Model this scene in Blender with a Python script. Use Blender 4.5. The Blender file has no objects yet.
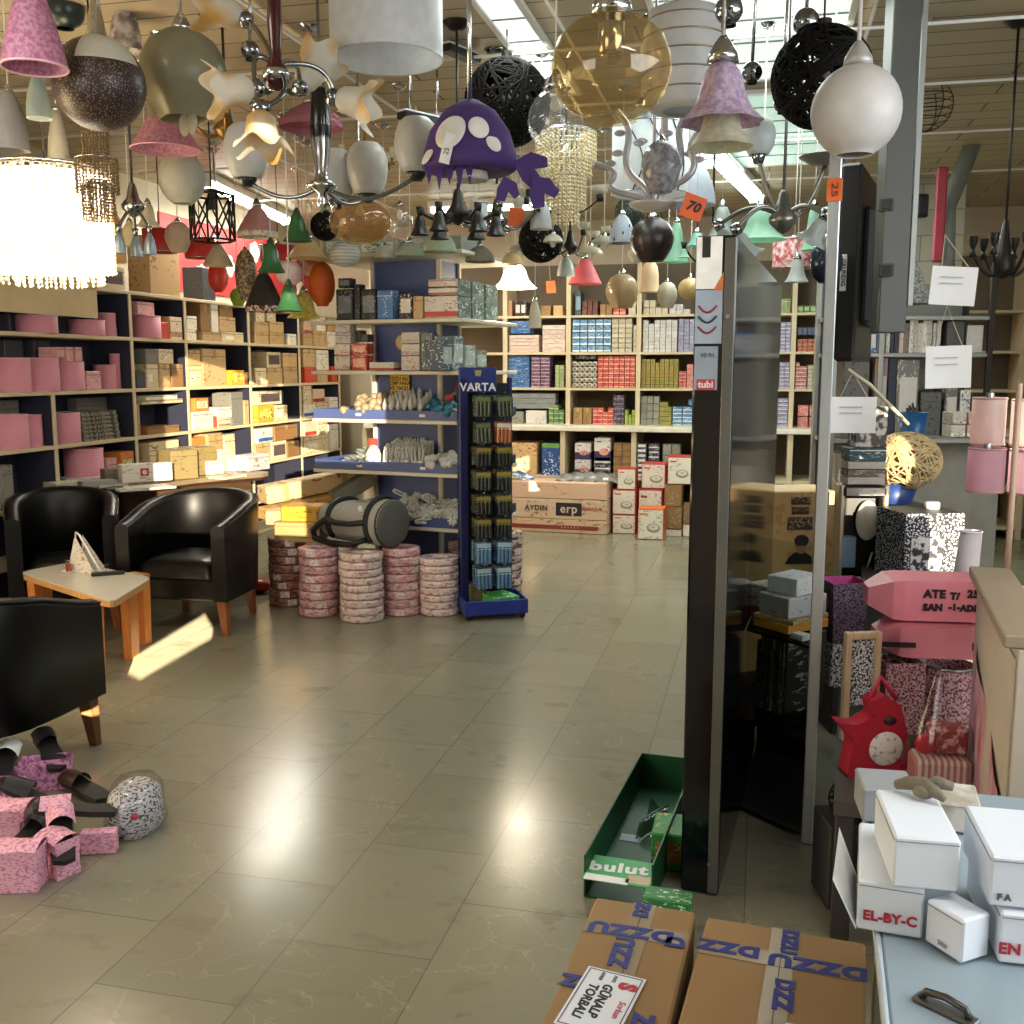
import bpy, bmesh, math, random
from mathutils import Vector, Matrix, Euler
random.seed(7)
sc = bpy.context.scene
COL = sc.collection
PI = math.pi
# ---------------------------------------------------------------- camera
F = 1026.0
YAW = math.radians(13.6); TILT = math.radians(8.0); ROLL = math.radians(0.0)
CAM = Vector((0, 0, 1.55))
FH = Vector((-math.sin(YAW), math.cos(YAW), 0))
RT = Vector((math.cos(YAW), math.sin(YAW), 0))
FW = FH * math.cos(TILT) + Vector((0, 0, -math.sin(TILT)))
UP = FH * math.sin(TILT) + Vector((0, 0, math.cos(TILT)))
cd = bpy.data.cameras.new('camera'); co = bpy.data.objects.new('camera', cd); COL.objects.link(co)
cd.sensor_width = 36; cd.lens = 36 * F / 1024; cd.clip_start = 0.02
co.location = CAM
co.matrix_world = Matrix(((RT.x, UP.x, -FW.x, CAM.x), (RT.y, UP.y, -FW.y, CAM.y), (RT.z, UP.z, -FW.z, CAM.z), (0, 0, 0, 1)))
sc.camera = co
# survey helpers: a sight line of the photograph met with a real plane of the room
def ray(px, py): return FW + RT * ((px - 512) / F) + UP * ((512 - py) / F)
def at(px, py, s): return CAM + ray(px, py) * s
def onz(px, py, z=0.0):
    r = ray(px, py); return CAM + r * ((z - CAM.z) / r.z)
def onx(px, py, X):
    r = ray(px, py); return CAM + r * (X / r.x)
def ony(px, py, Y):
    r = ray(px, py); return CAM + r * (Y / r.y)
def onplane(px, py, p, n):
    r = ray(px, py); return CAM + r * ((p - CAM).dot(n) / r.dot(n))
# ---------------------------------------------------------------- materials
def lin(c):
    if isinstance(c, str):
        c = tuple(int(c[i:i + 2], 16) / 255 for i in (0, 2, 4))
    return tuple((x / 12.92 if x <= .04045 else ((x + .055) / 1.055) ** 2.4) for x in c[:3]) + (1,)
MATS = {}
class NT:
    def __init__(s, m):
        m.use_nodes = True; s.t = m.node_tree; s.t.nodes.clear()
        s.out = s.n('ShaderNodeOutputMaterial')
    def n(s, typ, **kw):
        nd = s.t.nodes.new(typ)
        for k, v in kw.items():
            if k.startswith('i_'):
                key = k[2:]; key = int(key) if key.isdigit() else key.replace('_', ' ')
                nd.inputs[key].default_value = v
            else: setattr(nd, k, v)
        return nd
    def l(s, a, b): s.t.links.new(a, b)
    def coord(s, which='Object'): return s.n('ShaderNodeTexCoord').outputs[which]
    def mapping(s, src, scale=(1, 1, 1), rot=(0, 0, 0), loc=(0, 0, 0)):
        m = s.n('ShaderNodeMapping'); s.l(src, m.inputs[0])
        m.inputs['Scale'].default_value = scale; m.inputs['Rotation'].default_value = rot; m.inputs['Location'].default_value = loc
        return m.outputs[0]
    def noise(s, vec, scale, detail=3, rough=.55):
        n = s.n('ShaderNodeTexNoise'); n.inputs['Scale'].default_value = scale; n.inputs['Detail'].default_value = detail; n.inputs['Roughness'].default_value = rough
        s.l(vec, n.inputs['Vector']); return n.outputs['Fac']
    def mix(s, fac, a, b):
        m = s.n('ShaderNodeMix', data_type='RGBA')
        for sock, v in ((m.inputs[0], fac), (m.inputs[6], a), (m.inputs[7], b)):
            if hasattr(v, 'links'): s.l(v, sock)
            else: sock.default_value = v
        return m.outputs[2]
    def ramp(s, fac, p0, p1):
        m = s.n('ShaderNodeMapRange'); m.inputs[1].default_value = p0; m.inputs[2].default_value = p1
        s.l(fac, m.inputs[0]); return m.outputs[0]
    def math(s, op, a, b=0.0):
        m = s.n('ShaderNodeMath', operation=op)
        for i, v in enumerate((a, b)):
            if hasattr(v, 'links'): s.l(v, m.inputs[i])
            else: m.inputs[i].default_value = v
        return m.outputs[0]
    def bsdf(s, col, rough=.5, metal=0.0, spec=.5, **kw):
        b = s.n('ShaderNodeBsdfPrincipled')
        for k, v in (('Base Color', col), ('Roughness', rough), ('Metallic', metal), ('Specular IOR Level', spec)):
            if hasattr(v, 'links'): s.l(v, b.inputs[k])
            else: b.inputs[k].default_value = v
        for k, v in kw.items(): b.inputs[k.replace('_', ' ')].default_value = v
        return b
    def bump(s, h, b, strength=.3, dist=.01):
        n = s.n('ShaderNodeBump'); n.inputs['Strength'].default_value = strength; n.inputs['Distance'].default_value = dist
        s.l(h, n.inputs['Height']); s.l(n.outputs[0], b.inputs['Normal'])
    def done(s, b): s.l(b.outputs[0], s.out.inputs[0])
def shade(c, k): return (c[0] * k, c[1] * k, c[2] * k, 1)
def newmat(key):
    m = bpy.data.materials.new(key); MATS[key] = m; return m, NT(m)
def plain(col, rough=.55, metal=0.0, var=.12, scale=9, spec=.5, bump=0.0, rnd=0.0, coat=0.0):
    key = f'plain_{col}_{rough}_{metal}_{var}_{scale}_{bump}_{rnd}_{coat}_{spec}'
    if key in MATS: return MATS[key]
    m, t = newmat(key); c = lin(col); co_ = t.coord()
    f = t.noise(co_, scale)
    cc = t.mix(t.ramp(f, .3, .7), shade(c, 1 - var), shade(c, 1 + var))
    if rnd:
        oi = t.n('ShaderNodeObjectInfo'); hs = t.n('ShaderNodeHueSaturation')
        t.l(t.math('ADD', t.math('MULTIPLY', oi.outputs['Random'], rnd), 1 - rnd / 2), hs.inputs['Value']); t.l(cc, hs.inputs['Color']); cc = hs.outputs[0]
    b = t.bsdf(cc, rough, metal, spec, Coat_Weight=coat)
    if bump: t.bump(t.noise(co_, scale * 3), b, bump)
    t.done(b); return m
def speckle(col, col2, scale=60, lo=.45, hi=.55, rough=.6, stretch=(1, 1, 1), vor=False, metal=0.0, rnd=0.0, transl=0.0):
    key = f'speck_{col}_{col2}_{scale}_{lo}_{hi}_{rough}_{stretch}_{vor}_{rnd}_{transl}'
    if key in MATS: return MATS[key]
    m, t = newmat(key); co_ = t.coord()
    v = t.mapping(co_, stretch)
    if rnd:
        oi = t.n('ShaderNodeObjectInfo'); va = t.n('ShaderNodeVectorMath', operation='ADD'); cx = t.n('ShaderNodeCombineXYZ')
        t.l(t.math('MULTIPLY', oi.outputs['Random'], 40.0), cx.inputs[0]); t.l(v, va.inputs[0]); t.l(cx.outputs[0], va.inputs[1]); v = va.outputs[0]
    if vor:
        n = t.n('ShaderNodeTexVoronoi'); n.inputs['Scale'].default_value = scale; t.l(v, n.inputs['Vector']); f = n.outputs['Distance']
    else: f = t.noise(v, scale, 2)
    cc = t.mix(t.ramp(f, lo, hi), lin(col), lin(col2))
    b = t.bsdf(cc, rough, metal)
    if transl:
        tr = t.n('ShaderNodeBsdfTranslucent'); t.l(cc, tr.inputs[0]); mx = t.n('ShaderNodeMixShader'); mx.inputs[0].default_value = transl
        t.l(b.outputs[0], mx.inputs[1]); t.l(tr.outputs[0], mx.inputs[2]); t.done(mx)
    else: t.done(b)
    return m
def bands(col, col2, n=8, duty=.5, axis=2, rough=.5, soft=.04, metal=0.0):
    """n stripes across the thing's own bounding box"""
    key = f'bands_{col}_{col2}_{n}_{duty}_{axis}_{rough}_{metal}'
    if key in MATS: return MATS[key]
    m, t = newmat(key); g = t.coord('Generated'); sp = t.n('ShaderNodeSeparateXYZ'); t.l(g, sp.inputs[0])
    f = t.math('FRACT', t.math('MULTIPLY', sp.outputs[axis], n))
    cc = t.mix(t.ramp(f, duty - soft, duty + soft), lin(col), lin(col2))
    nz = t.noise(t.coord(), 14)
    cc = t.mix(t.math('MULTIPLY', nz, .15), cc, (0.05, .04, .03, 1))
    t.done(t.bsdf(cc, rough, metal)); return m
def printed(base, ink, ink2=None, scale=(7, 7, 16), thr=.56, rough=.55, rnd=.25, band=None):
    """printed cardboard: blocks of small print and a coloured band"""
    key = f'print_{base}_{ink}_{ink2}_{scale}_{thr}_{band}_{rough}'
    if key in MATS: return MATS[key]
    m, t = newmat(key); g = t.coord('Generated'); oi = t.n('ShaderNodeObjectInfo')
    cx = t.n('ShaderNodeCombineXYZ'); va = t.n('ShaderNodeVectorMath', operation='ADD')
    for i in range(3): t.l(t.math('MULTIPLY', oi.outputs['Random'], 17.0 + i), cx.inputs[i])
    t.l(g, va.inputs[0]); t.l(cx.outputs[0], va.inputs[1])
    f = t.noise(t.mapping(va.outputs[0], scale), 1.0, 2, .6)
    big = t.noise(va.outputs[0], 2.3, 1)
    fac = t.math('MULTIPLY', t.ramp(f, thr, thr + .04), t.ramp(big, .46, .54))
    cc = t.mix(fac, lin(base), lin(ink))
    if ink2:
        big2 = t.noise(t.mapping(va.outputs[0], (1.5, 1.5, 2.5), loc=(5, 3, 1)), 1.4, 1)
        cc = t.mix(t.ramp(big2, .56, .6), cc, lin(ink2))
    if band:
        sp = t.n('ShaderNodeSeparateXYZ'); t.l(g, sp.inputs[0]); bc, z0, z1 = band
        w = t.math('MULTIPLY', t.math('GREATER_THAN', sp.outputs[2], z0), t.math('LESS_THAN', sp.outputs[2], z1))
        cc = t.mix(w, cc, lin(bc))
    hs = t.n('ShaderNodeHueSaturation'); t.l(t.math('ADD', t.math('MULTIPLY', oi.outputs['Random'], rnd), 1 - rnd / 2), hs.inputs['Value']); t.l(cc, hs.inputs['Color'])
    t.done(t.bsdf(hs.outputs[0], rough)); return m
def glass(col='ffffff', tint=.9, rough=.02, refl=.5, milk=0.0):
    """thin clear wall: see-through with sheen at grazing angles, milk = share of light it scatters"""
    key = f'glass_{col}_{tint}_{rough}_{refl}_{milk}'
    if key in MATS: return MATS[key]
    m, t = newmat(key); c = lin(col)
    tr = t.n('ShaderNodeBsdfTransparent'); nz = t.noise(t.coord(), 5)
    cc = t.mix(nz, shade(c, tint), shade(c, min(1, tint * 1.04))); t.l(cc, tr.inputs[0]); base = tr
    if milk:
        df = t.n('ShaderNodeBsdfDiffuse'); tl = t.n('ShaderNodeBsdfTranslucent'); m0 = t.n('ShaderNodeMixShader'); m1 = t.n('ShaderNodeMixShader'); m0.inputs[0].default_value = .5; m1.inputs[0].default_value = milk
        t.l(cc, df.inputs[0]); t.l(cc, tl.inputs[0]); t.l(df.outputs[0], m0.inputs[1]); t.l(tl.outputs[0], m0.inputs[2]); t.l(tr.outputs[0], m1.inputs[1]); t.l(m0.outputs[0], m1.inputs[2]); base = m1
    gl = t.n('ShaderNodeBsdfGlossy'); gl.inputs['Roughness'].default_value = rough
    lw = t.n('ShaderNodeLayerWeight'); lw.inputs[0].default_value = .25
    mx = t.n('ShaderNodeMixShader'); t.l(t.math('ADD', t.math('MULTIPLY', t.math('POWER', lw.outputs['Facing'], 3.0), .5 * refl), .04), mx.inputs[0])
    t.l(base.outputs[0], mx.inputs[1]); t.l(gl.outputs[0], mx.inputs[2]); t.done(mx); return m
def frosted(col, trans=.45, rough=.35, col2=None, scale=20, clear=0.0, gloss=.5):
    """opal / frosted glass or thin plastic: part reflected, part let through"""
    key = f'frost_{col}_{trans}_{rough}_{col2}_{scale}_{clear}'
    if key in MATS: return MATS[key]
    m, t = newmat(key); nz = t.noise(t.coord(), scale)
    c = lin(col); cc = t.mix(t.ramp(nz, .4, .6), shade(c, .95), lin(col2) if col2 else shade(c, 1.03))
    b = t.bsdf(cc, rough, 0, gloss); tr = t.n('ShaderNodeBsdfTranslucent'); t.l(cc, tr.inputs[0])
    mx = t.n('ShaderNodeMixShader'); mx.inputs[0].default_value = trans; t.l(b.outputs[0], mx.inputs[1]); t.l(tr.outputs[0], mx.inputs[2])
    if clear:
        tp = t.n('ShaderNodeBsdfTransparent'); t.l(cc, tp.inputs[0]); m2 = t.n('ShaderNodeMixShader'); m2.inputs[0].default_value = clear
        t.l(mx.outputs[0], m2.inputs[1]); t.l(tp.outputs[0], m2.inputs[2]); mx = m2
    t.done(mx); return m
def emit(col, strength, base='ffffff'):
    key = f'emit_{col}_{strength}'
    if key in MATS: return MATS[key]
    m, t = newmat(key); nz = t.noise(t.coord(), 6); c = lin(col)
    b = t.bsdf(lin(base), .4); t.l(t.mix(nz, shade(c, .95), c), b.inputs['Emission Color']); b.inputs['Emission Strength'].default_value = strength
    t.done(b); return m
def leather():
    if 'leather' in MATS: return MATS['leather']
    m, t = newmat('leather'); co_ = t.coord()
    n = t.n('ShaderNodeTexVoronoi'); n.inputs['Scale'].default_value = 160; t.l(co_, n.inputs['Vector'])
    b = t.bsdf(t.mix(t.noise(co_, 5), lin('060606'), lin('0e0d0c')), .36, 0, .28); t.bump(n.outputs['Distance'], b, .12, .002)
    t.done(b); return m
def wood(c1, c2, rough=.4, scale=3, stretch=(1, 1, 8)):
    key = f'wood_{c1}_{c2}_{rough}_{stretch}'
    if key in MATS: return MATS[key]
    m, t = newmat(key); v = t.mapping(t.coord(), tuple(8 / s for s in stretch))
    f = t.noise(v, scale * 3, 4); t.done(t.bsdf(t.mix(t.ramp(f, .3, .7), lin(c1), lin(c2)), rough)); return m
CHROME = plain('c9ccd0', .12, 1.0, .05)
STEEL = plain('a9acae', .3, 1.0, .08)
BLACKM = plain('141414', .35, 0, .1)
BLACKG = plain('0c0d10', .08, 0, .1, spec=.6)
IRON = plain('2a2622', .45, .6, .1)
WHITE = plain('e9e8e4', .5, 0, .04)
CARD = plain('a58a63', .75, 0, .08, rnd=.15)
# ---------------------------------------------------------------- mesh building
def rotz(a): return Matrix.Rotation(a, 4, 'Z')
def TR(loc=(0, 0, 0), rx=0, ry=0, rz=0, s=1):
    return Matrix.Translation(loc) @ Euler((rx, ry, rz)).to_matrix().to_4x4() @ (Matrix.Diagonal((s, s, s, 1)) if not hasattr(s, '__len__') else Matrix.Diagonal((*s, 1)))
class MB:
    def __init__(s): s.v = []; s.f = []; s.m = []; s.sm = []
    def add(s, v, f, mat=0, smooth=False, M=None):
        o = len(s.v)
        if M is not None: v = [tuple(M @ Vector(p)) for p in v]
        s.v += [tuple(p) for p in v]
        for q in f: s.f.append([o + i for i in q]); s.m.append(mat); s.sm.append(smooth)
        return s
    def box(s, c, d, mat=0, rz=0.0, M=None, b=0.0):
        """box of size d centred at c, edges chamfered by b"""
        hx, hy, hz = d[0] / 2, d[1] / 2, d[2] / 2
        if b <= 0:
            v = [(x, y, z) for x in (-hx, hx) for y in (-hy, hy) for z in (-hz, hz)]
            f = [(0, 1, 3, 2), (4, 6, 7, 5), (0, 4, 5, 1), (2, 3, 7, 6), (0, 2, 6, 4), (1, 5, 7, 3)]
        else:
            b = min(b, hx * .9, hy * .9, hz * .9); v = []; idx = {}
            for sx in (-1, 1):
                for sy in (-1, 1):
                    for sz in (-1, 1):
                        for ax in range(3):
                            p = [sx * (hx - b), sy * (hy - b), sz * (hz - b)]; p[ax] = (sx * hx, sy * hy, sz * hz)[ax]
                            idx[(sx, sy, sz, ax)] = len(v); v.append(tuple(p))
            f = []
            I = lambda a, b_, c_, ax: idx[(a, b_, c_, ax)]
            for q in (-1, 1):
                f.append([I(q, -1, -1, 0), I(q, 1, -1, 0), I(q, 1, 1, 0), I(q, -1, 1, 0)][::q])
                f.append([I(-1, q, -1, 1), I(-1, q, 1, 1), I(1, q, 1, 1), I(1, q, -1, 1)][::q])
                f.append([I(-1, -1, q, 2), I(1, -1, q, 2), I(1, 1, q, 2), I(-1, 1, q, 2)][::q])
                for r in (-1, 1):
                    f.append([I(q, r, -1, 0), I(q, r, -1, 1), I(q, r, 1, 1), I(q, r, 1, 0)][::-q * r])
                    f.append([I(q, -1, r, 0), I(q, -1, r, 2), I(q, 1, r, 2), I(q, 1, r, 0)][::q * r])
                    f.append([I(-1, q, r, 1), I(-1, q, r, 2), I(1, q, r, 2), I(1, q, r, 1)][::-q * r])
                    for w in (-1, 1): f.append([I(q, r, w, 0), I(q, r, w, 1), I(q, r, w, 2)][::q * r * w])
        T = Matrix.Translation(c) @ rotz(rz)
        return s.add(v, f, mat, False, (M @ T) if M is not None else T)
    def lathe(s, prof, seg=28, mat=0, M=None, smooth=True, wob=None, arc=None, close=False):
        """prof: [(r, z)...]; wob(phi, t) scales the radius"""
        v = []; f = []; n = len(prof); full = arc is None; cols = seg if full else seg + 1
        for j in range(cols):
            a = (2 * PI * j / seg) if full else arc[0] + (arc[1] - arc[0]) * j / seg
            for i, (r, z) in enumerate(prof):
                k = 1.0; dz = 0
                if wob:
                    w = wob(a, i / (n - 1)); k, dz = w if isinstance(w, tuple) else (w, 0)
                v.append((r * k * math.cos(a), r * k * math.sin(a), z + dz))
        for j in range(seg):
            a, b = j * n, ((j + 1) % cols) * n
            for i in range(n - 1): f.append((a + i, b + i, b + i + 1, a + i + 1))
        return s.add(v, f, mat, smooth, M)
    def shell(s, prof, th, seg=28, mat=0, M=None, wob=None):
        """prof runs from bottom rim to top; thin wall of thickness th"""
        inner = [(max(r - th, .0005), z) for r, z in prof][::-1]
        return s.lathe(prof + inner + [prof[0]], seg, mat, M, seg > 6, (lambda a, t: wob(a, 1 - abs(2 * min(t, .98) / .98 - 1))) if wob else None)
    def disc(s, r, z, mat=0, seg=24, M=None, r0=0.0):
        return s.lathe([(r, z), (r0 + 1e-4, z)], seg, mat, M, False)
    def cyl(s, r, z0, z1, mat=0, seg=20, M=None, r1=None, b=0.0):
        r1 = r if r1 is None else r1
        return s.lathe([(1e-4, z0), (r - b, z0), (r, z0 + b), (r1, z1 - b), (r1 - b, z1), (1e-4, z1)] if b else [(1e-4, z0), (r, z0), (r, z0), (r1, z1), (r1, z1), (1e-4, z1)], seg, mat, M, b > 0)
    def ball(s, r, c=(0, 0, 0), mat=0, seg=20, rings=12, sc=(1, 1, 1), M=None):
        T = TR(c, s=sc)
        return s.lathe([(max(r * math.sin(PI * i / rings), 1e-5), -r * math.cos(PI * i / rings)) for i in range(rings + 1)], seg, mat, (M @ T) if M is not None else T)
    def tube(s, pts, r, mat=0, seg=8, closed=False, M=None, taper=None, cap=True):
        pts = [Vector(p) for p in pts]; n = len(pts); v = []; f = []
        up = Vector((0, 0, 1)); prev = None
        for i, p in enumerate(pts):
            if closed: d = pts[(i + 1) % n] - pts[i - 1]
            else: d = pts[min(i + 1, n - 1)] - pts[max(i - 1, 0)]
            d = d.normalized() if d.length > 1e-9 else Vector((0, 0, 1))
            if prev is None: a = d.cross(up) if abs(d.dot(up)) < .95 else d.cross(Vector((1, 0, 0)))
            else: a = prev - d * prev.dot(d)
            a = a.normalized() if a.length > 1e-9 else d.orthogonal().normalized(); b = d.cross(a); prev = a
            rr = r * (taper[i] if taper else 1)
            for k in range(seg):
                t = 2 * PI * k / seg; v.append(tuple(p + a * (rr * math.cos(t)) + b * (rr * math.sin(t))))
        for i in range(n if closed else n - 1):
            o, q = i * seg, ((i + 1) % n) * seg
            for k in range(seg): f.append((o + k, o + (k + 1) % seg, q + (k + 1) % seg, q + k))
        if cap and not closed: f.append(tuple(range(seg))[::-1]); f.append(tuple(range((n - 1) * seg, n * seg)))
        return s.add(v, f, mat, True, M)
    def prism(s, poly, z0, z1, mat=0, M=None, matside=None):
        n = len(poly); v = [(x, y, z0) for x, y in poly] + [(x, y, z1) for x, y in poly]
        s.add(v, [tuple(range(n))[::-1], tuple(range(n, 2 * n))], mat, False, M)
        return s.add(v, [(i, (i + 1) % n, n + (i + 1) % n, n + i) for i in range(n)], mat if matside is None else matside, False, M)
    def quad(s, a, b, c, d, mat=0, M=None): return s.add([a, b, c, d], [(0, 1, 2, 3)], mat, False, M)
    def loft(s, rings, mat=0, smooth=True, closed=True, cap=True, M=None):
        n = len(rings[0]); v = [p for r in rings for p in r]; f = []
        for i in range(len(rings) - 1):
            for k in range(n if closed else n - 1):
                f.append((i * n + k, i * n + (k + 1) % n, (i + 1) * n + (k + 1) % n, (i + 1) * n + k))
        s.add(v, f, mat, smooth, M)
        if cap: s.add(list(rings[0]), [tuple(range(n))[::-1]], mat, False, M); s.add(list(rings[-1]), [tuple(range(n))], mat, False, M)
        return s
    def grid(s, fn, nu, nv, mat=0, smooth=True, M=None):
        v = [fn(i / nu, j / nv) for i in range(nu + 1) for j in range(nv + 1)]
        f = [(i * (nv + 1) + j, (i + 1) * (nv + 1) + j, (i + 1) * (nv + 1) + j + 1, i * (nv + 1) + j + 1) for i in range(nu) for j in range(nv)]
        return s.add(v, f, mat, smooth, M)
    def mesh(s, name, mats):
        me = bpy.data.meshes.new(name); me.from_pydata(s.v, [], s.f)
        for m in (mats if isinstance(mats, (list, tuple)) else [mats]): me.materials.append(m)
        me.polygons.foreach_set('material_index', s.m); me.polygons.foreach_set('use_smooth', s.sm)
        me.update(); return me
    def build(s, name, mats, parent=None, loc=None, rz=None, mod=None):
        o = bpy.data.objects.new(name, s.mesh(name, mats)); COL.objects.link(o)
        if parent is not None: o.parent = parent
        if loc is not None: o.location = loc
        if rz is not None: o.rotation_euler = (0, 0, rz)
        if mod == 'sub': sm = o.modifiers.new('s', 'SUBSURF'); sm.levels = sm.render_levels = 2
        if isinstance(mod, float): sm = o.modifiers.new('b', 'BEVEL'); sm.width = mod; sm.segments = 3; sm.limit_method = 'ANGLE'; sm.angle_limit = .6
        return o
def soft(pts, n=2):
    pts = [Vector(p) for p in pts]
    for _ in range(n):
        q = [pts[0]]
        for a, b in zip(pts, pts[1:]): q += [a.lerp(b, .25), a.lerp(b, .75)]
        pts = q + [pts[-1]]
    return pts
LABELS = {}
def tag(o, label, cat, group=None, kind=None):
    nw = len(label.split())
    if not 4 <= nw <= 16: print('LABEL WORDS', nw, label)
    if label in LABELS and not (group and LABELS[label] == group): print('LABEL TWICE', label)
    LABELS[label] = group
    o['label'] = label; o['category'] = cat
    if group: o['group'] = group
    if kind: o['kind'] = kind
    return o
def thing(name, label, cat, loc=(0, 0, 0), rz=0.0, group=None):
    o = bpy.data.objects.new(name, None); COL.objects.link(o); o.empty_display_size = .1
    o.location = loc; o.rotation_euler = (0, 0, rz); return tag(o, label, cat, group)
def struct(o): o['kind'] = 'structure'; return o
KIDS = {}
def dup(root, loc=None, rz=None, label=None, group=None):
    def cp(o, par):
        c = o.copy(); COL.objects.link(c)
        if par is not None: c.parent = par
        for ch in list(o.children): cp(ch, c)
        return c
    c = cp(root, None)
    if loc is not None: c.location = loc
    if rz is not None: c.rotation_euler = (0, 0, rz)
    if label: tag(c, label, c['category'], group or c.get('group'))
    if group: c['group'] = group
    return c
def text(s, size, mat, parent, M, extrude=.0006, align='CENTER', name='lettering', bold=0.0, sx=1.0, shear=0.0):
    cu = bpy.data.curves.new('t', 'FONT'); cu.body = s; cu.size = size; cu.align_x = align; cu.align_y = 'CENTER'; cu.extrude = extrude; cu.offset = bold; cu.shear = shear
    cu.resolution_u = 3; cu.space_character = 1.0 + min(.12, bold * 40)
    o = bpy.data.objects.new('t', cu); COL.objects.link(o); bpy.context.view_layer.update()
    me = bpy.data.meshes.new_from_object(o.evaluated_get(bpy.context.evaluated_depsgraph_get()))
    bpy.data.objects.remove(o)
    me.transform(M @ Matrix.Diagonal((sx, 1, 1, 1))); me.materials.clear(); me.materials.append(mat)
    o = bpy.data.objects.new(name, me); COL.objects.link(o)
    if parent is not None: o.parent = parent
    return o
# a standing sheet of lettering: text plane whose x runs along 'xd' and whose normal is 'n'
def face(loc, xd, yd):
    xd = Vector(xd).normalized(); yd = Vector(yd); yd = (yd - xd * yd.dot(xd)).normalized(); n = xd.cross(yd)
    return Matrix(((xd.x, yd.x, n.x, loc[0]), (xd.y, yd.y, n.y, loc[1]), (xd.z, yd.z, n.z, loc[2]), (0, 0, 0, 1)))
ORD = ['first', 'second', 'third', 'fourth', 'fifth', 'sixth', 'seventh', 'eighth', 'ninth', 'tenth', 'eleventh', 'twelfth', 'thirteenth', 'fourteenth']
# ---------------------------------------------------------------- the room
XL, XR, YB, YF, ZC = -4.9, 2.9, 10.75, -.75, 3.05
def floor_mat():
    m, t = newmat('marble_floor'); co_ = t.coord()
    br = t.n('ShaderNodeTexBrick'); br.offset = .5; br.inputs['Scale'].default_value = 1.0; br.inputs['Mortar Size'].default_value = .0022; br.inputs['Mortar Smooth'].default_value = .3
    br.inputs['Brick Width'].default_value = .6; br.inputs['Row Height'].default_value = .4
    br.inputs['Color1'].default_value = lin('858270'); br.inputs['Color2'].default_value = lin('7a7867'); br.inputs['Mortar'].default_value = lin('5f5c4d')
    t.l(t.mapping(co_, rot=(0, 0, PI / 2)), br.inputs['Vector'])
    big = t.noise(co_, 1.1, 5, .6); c = t.mix(t.math('MULTIPLY', t.ramp(big, .42, .7), .5), br.outputs[0], lin('80785f'))
    med = t.noise(t.mapping(co_, (1, 1.6, 1)), 4.5, 6, .65); c = t.mix(t.math('MULTIPLY', t.ramp(med, .56, .64), .28), c, lin('655c48'))
    st = t.noise(t.mapping(co_, (1, 1, 1), loc=(3, 1, 0)), 2.6, 8, .62); c = t.mix(t.math('MULTIPLY', t.ramp(st, .63, .66), .35), c, lin('584f3c'))
    v = t.n('ShaderNodeTexVoronoi', feature='DISTANCE_TO_EDGE'); v.inputs['Scale'].default_value = 1.3
    wv = t.n('ShaderNodeVectorMath', operation='ADD'); nz = t.n('ShaderNodeTexNoise'); nz.inputs['Scale'].default_value = 3; nz.inputs['Detail'].default_value = 5
    t.l(co_, nz.inputs['Vector']); t.l(co_, wv.inputs[0]); t.l(nz.outputs['Color'], wv.inputs[1]); t.l(wv.outputs[0], v.inputs['Vector'])
    c = t.mix(t.math('MULTIPLY', t.math('SUBTRACT', 1.0, t.ramp(v.outputs['Distance'], 0, .008)), .12), c, lin('d8d0ba'))
    r = t.math('ADD', t.math('MULTIPLY', med, .18), .13)
    b = t.bsdf(c, r, 0, .5); t.done(b); return m
mb = MB(); mb.box(((XL + XR) / 2, (YB + YF) / 2, -.05), (XR - XL, YB - YF, .1)); struct(mb.build('floor', floor_mat()))
def ceil_mat():
    m, t = newmat('ceiling_planks'); co_ = t.coord()
    br = t.n('ShaderNodeTexBrick'); br.offset = .5; br.inputs['Scale'].default_value = 1.0; br.inputs['Mortar Size'].default_value = .006; br.inputs['Mortar Smooth'].default_value = .1
    br.inputs['Brick Width'].default_value = 1.2; br.inputs['Row Height'].default_value = .2
    br.inputs['Color1'].default_value = lin('b3a88f'); br.inputs['Color2'].default_value = lin('a99e86'); br.inputs['Mortar'].default_value = lin('3b352b')
    t.l(co_, br.inputs['Vector'])
    c = t.mix(t.math('MULTIPLY', t.noise(co_, 3), .25), br.outputs[0], lin('978a70')); t.done(t.bsdf(c, .45, 0, .3)); return m
mb = MB(); mb.box(((XL + XR) / 2, (YB + YF) / 2, ZC + .05), (XR - XL, YB - YF, .1)); struct(mb.build('ceiling', ceil_mat()))
WALLM = plain('b9ad97', .8, 0, .06, 2); BLOCK = None
def block_mat():
    m, t = newmat('painted_block'); br = t.n('ShaderNodeTexBrick'); br.inputs['Scale'].default_value = 1.0
    br.inputs['Brick Width'].default_value = .4; br.inputs['Row Height'].default_value = .2; br.inputs['Mortar Size'].default_value = .004
    br.inputs['Color1'].default_value = lin('a3a092'); br.inputs['Color2'].default_value = lin('969386'); br.inputs['Mortar'].default_value = lin('6d6a5f')
    t.l(t.mapping(t.coord(), rot=(PI / 2, 0, 0)), br.inputs['Vector']); t.done(t.bsdf(br.outputs[0], .8)); return m
mb = MB(); mb.box((XL - .05, (YB + YF) / 2, ZC / 2), (.1, YB - YF, ZC)); struct(mb.build('wall_left', WALLM))
mb = MB(); mb.box(((XL + XR) / 2, YB + .05, ZC / 2), (XR - XL + .2, .1, ZC)); struct(mb.build('wall_back', WALLM))
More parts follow.
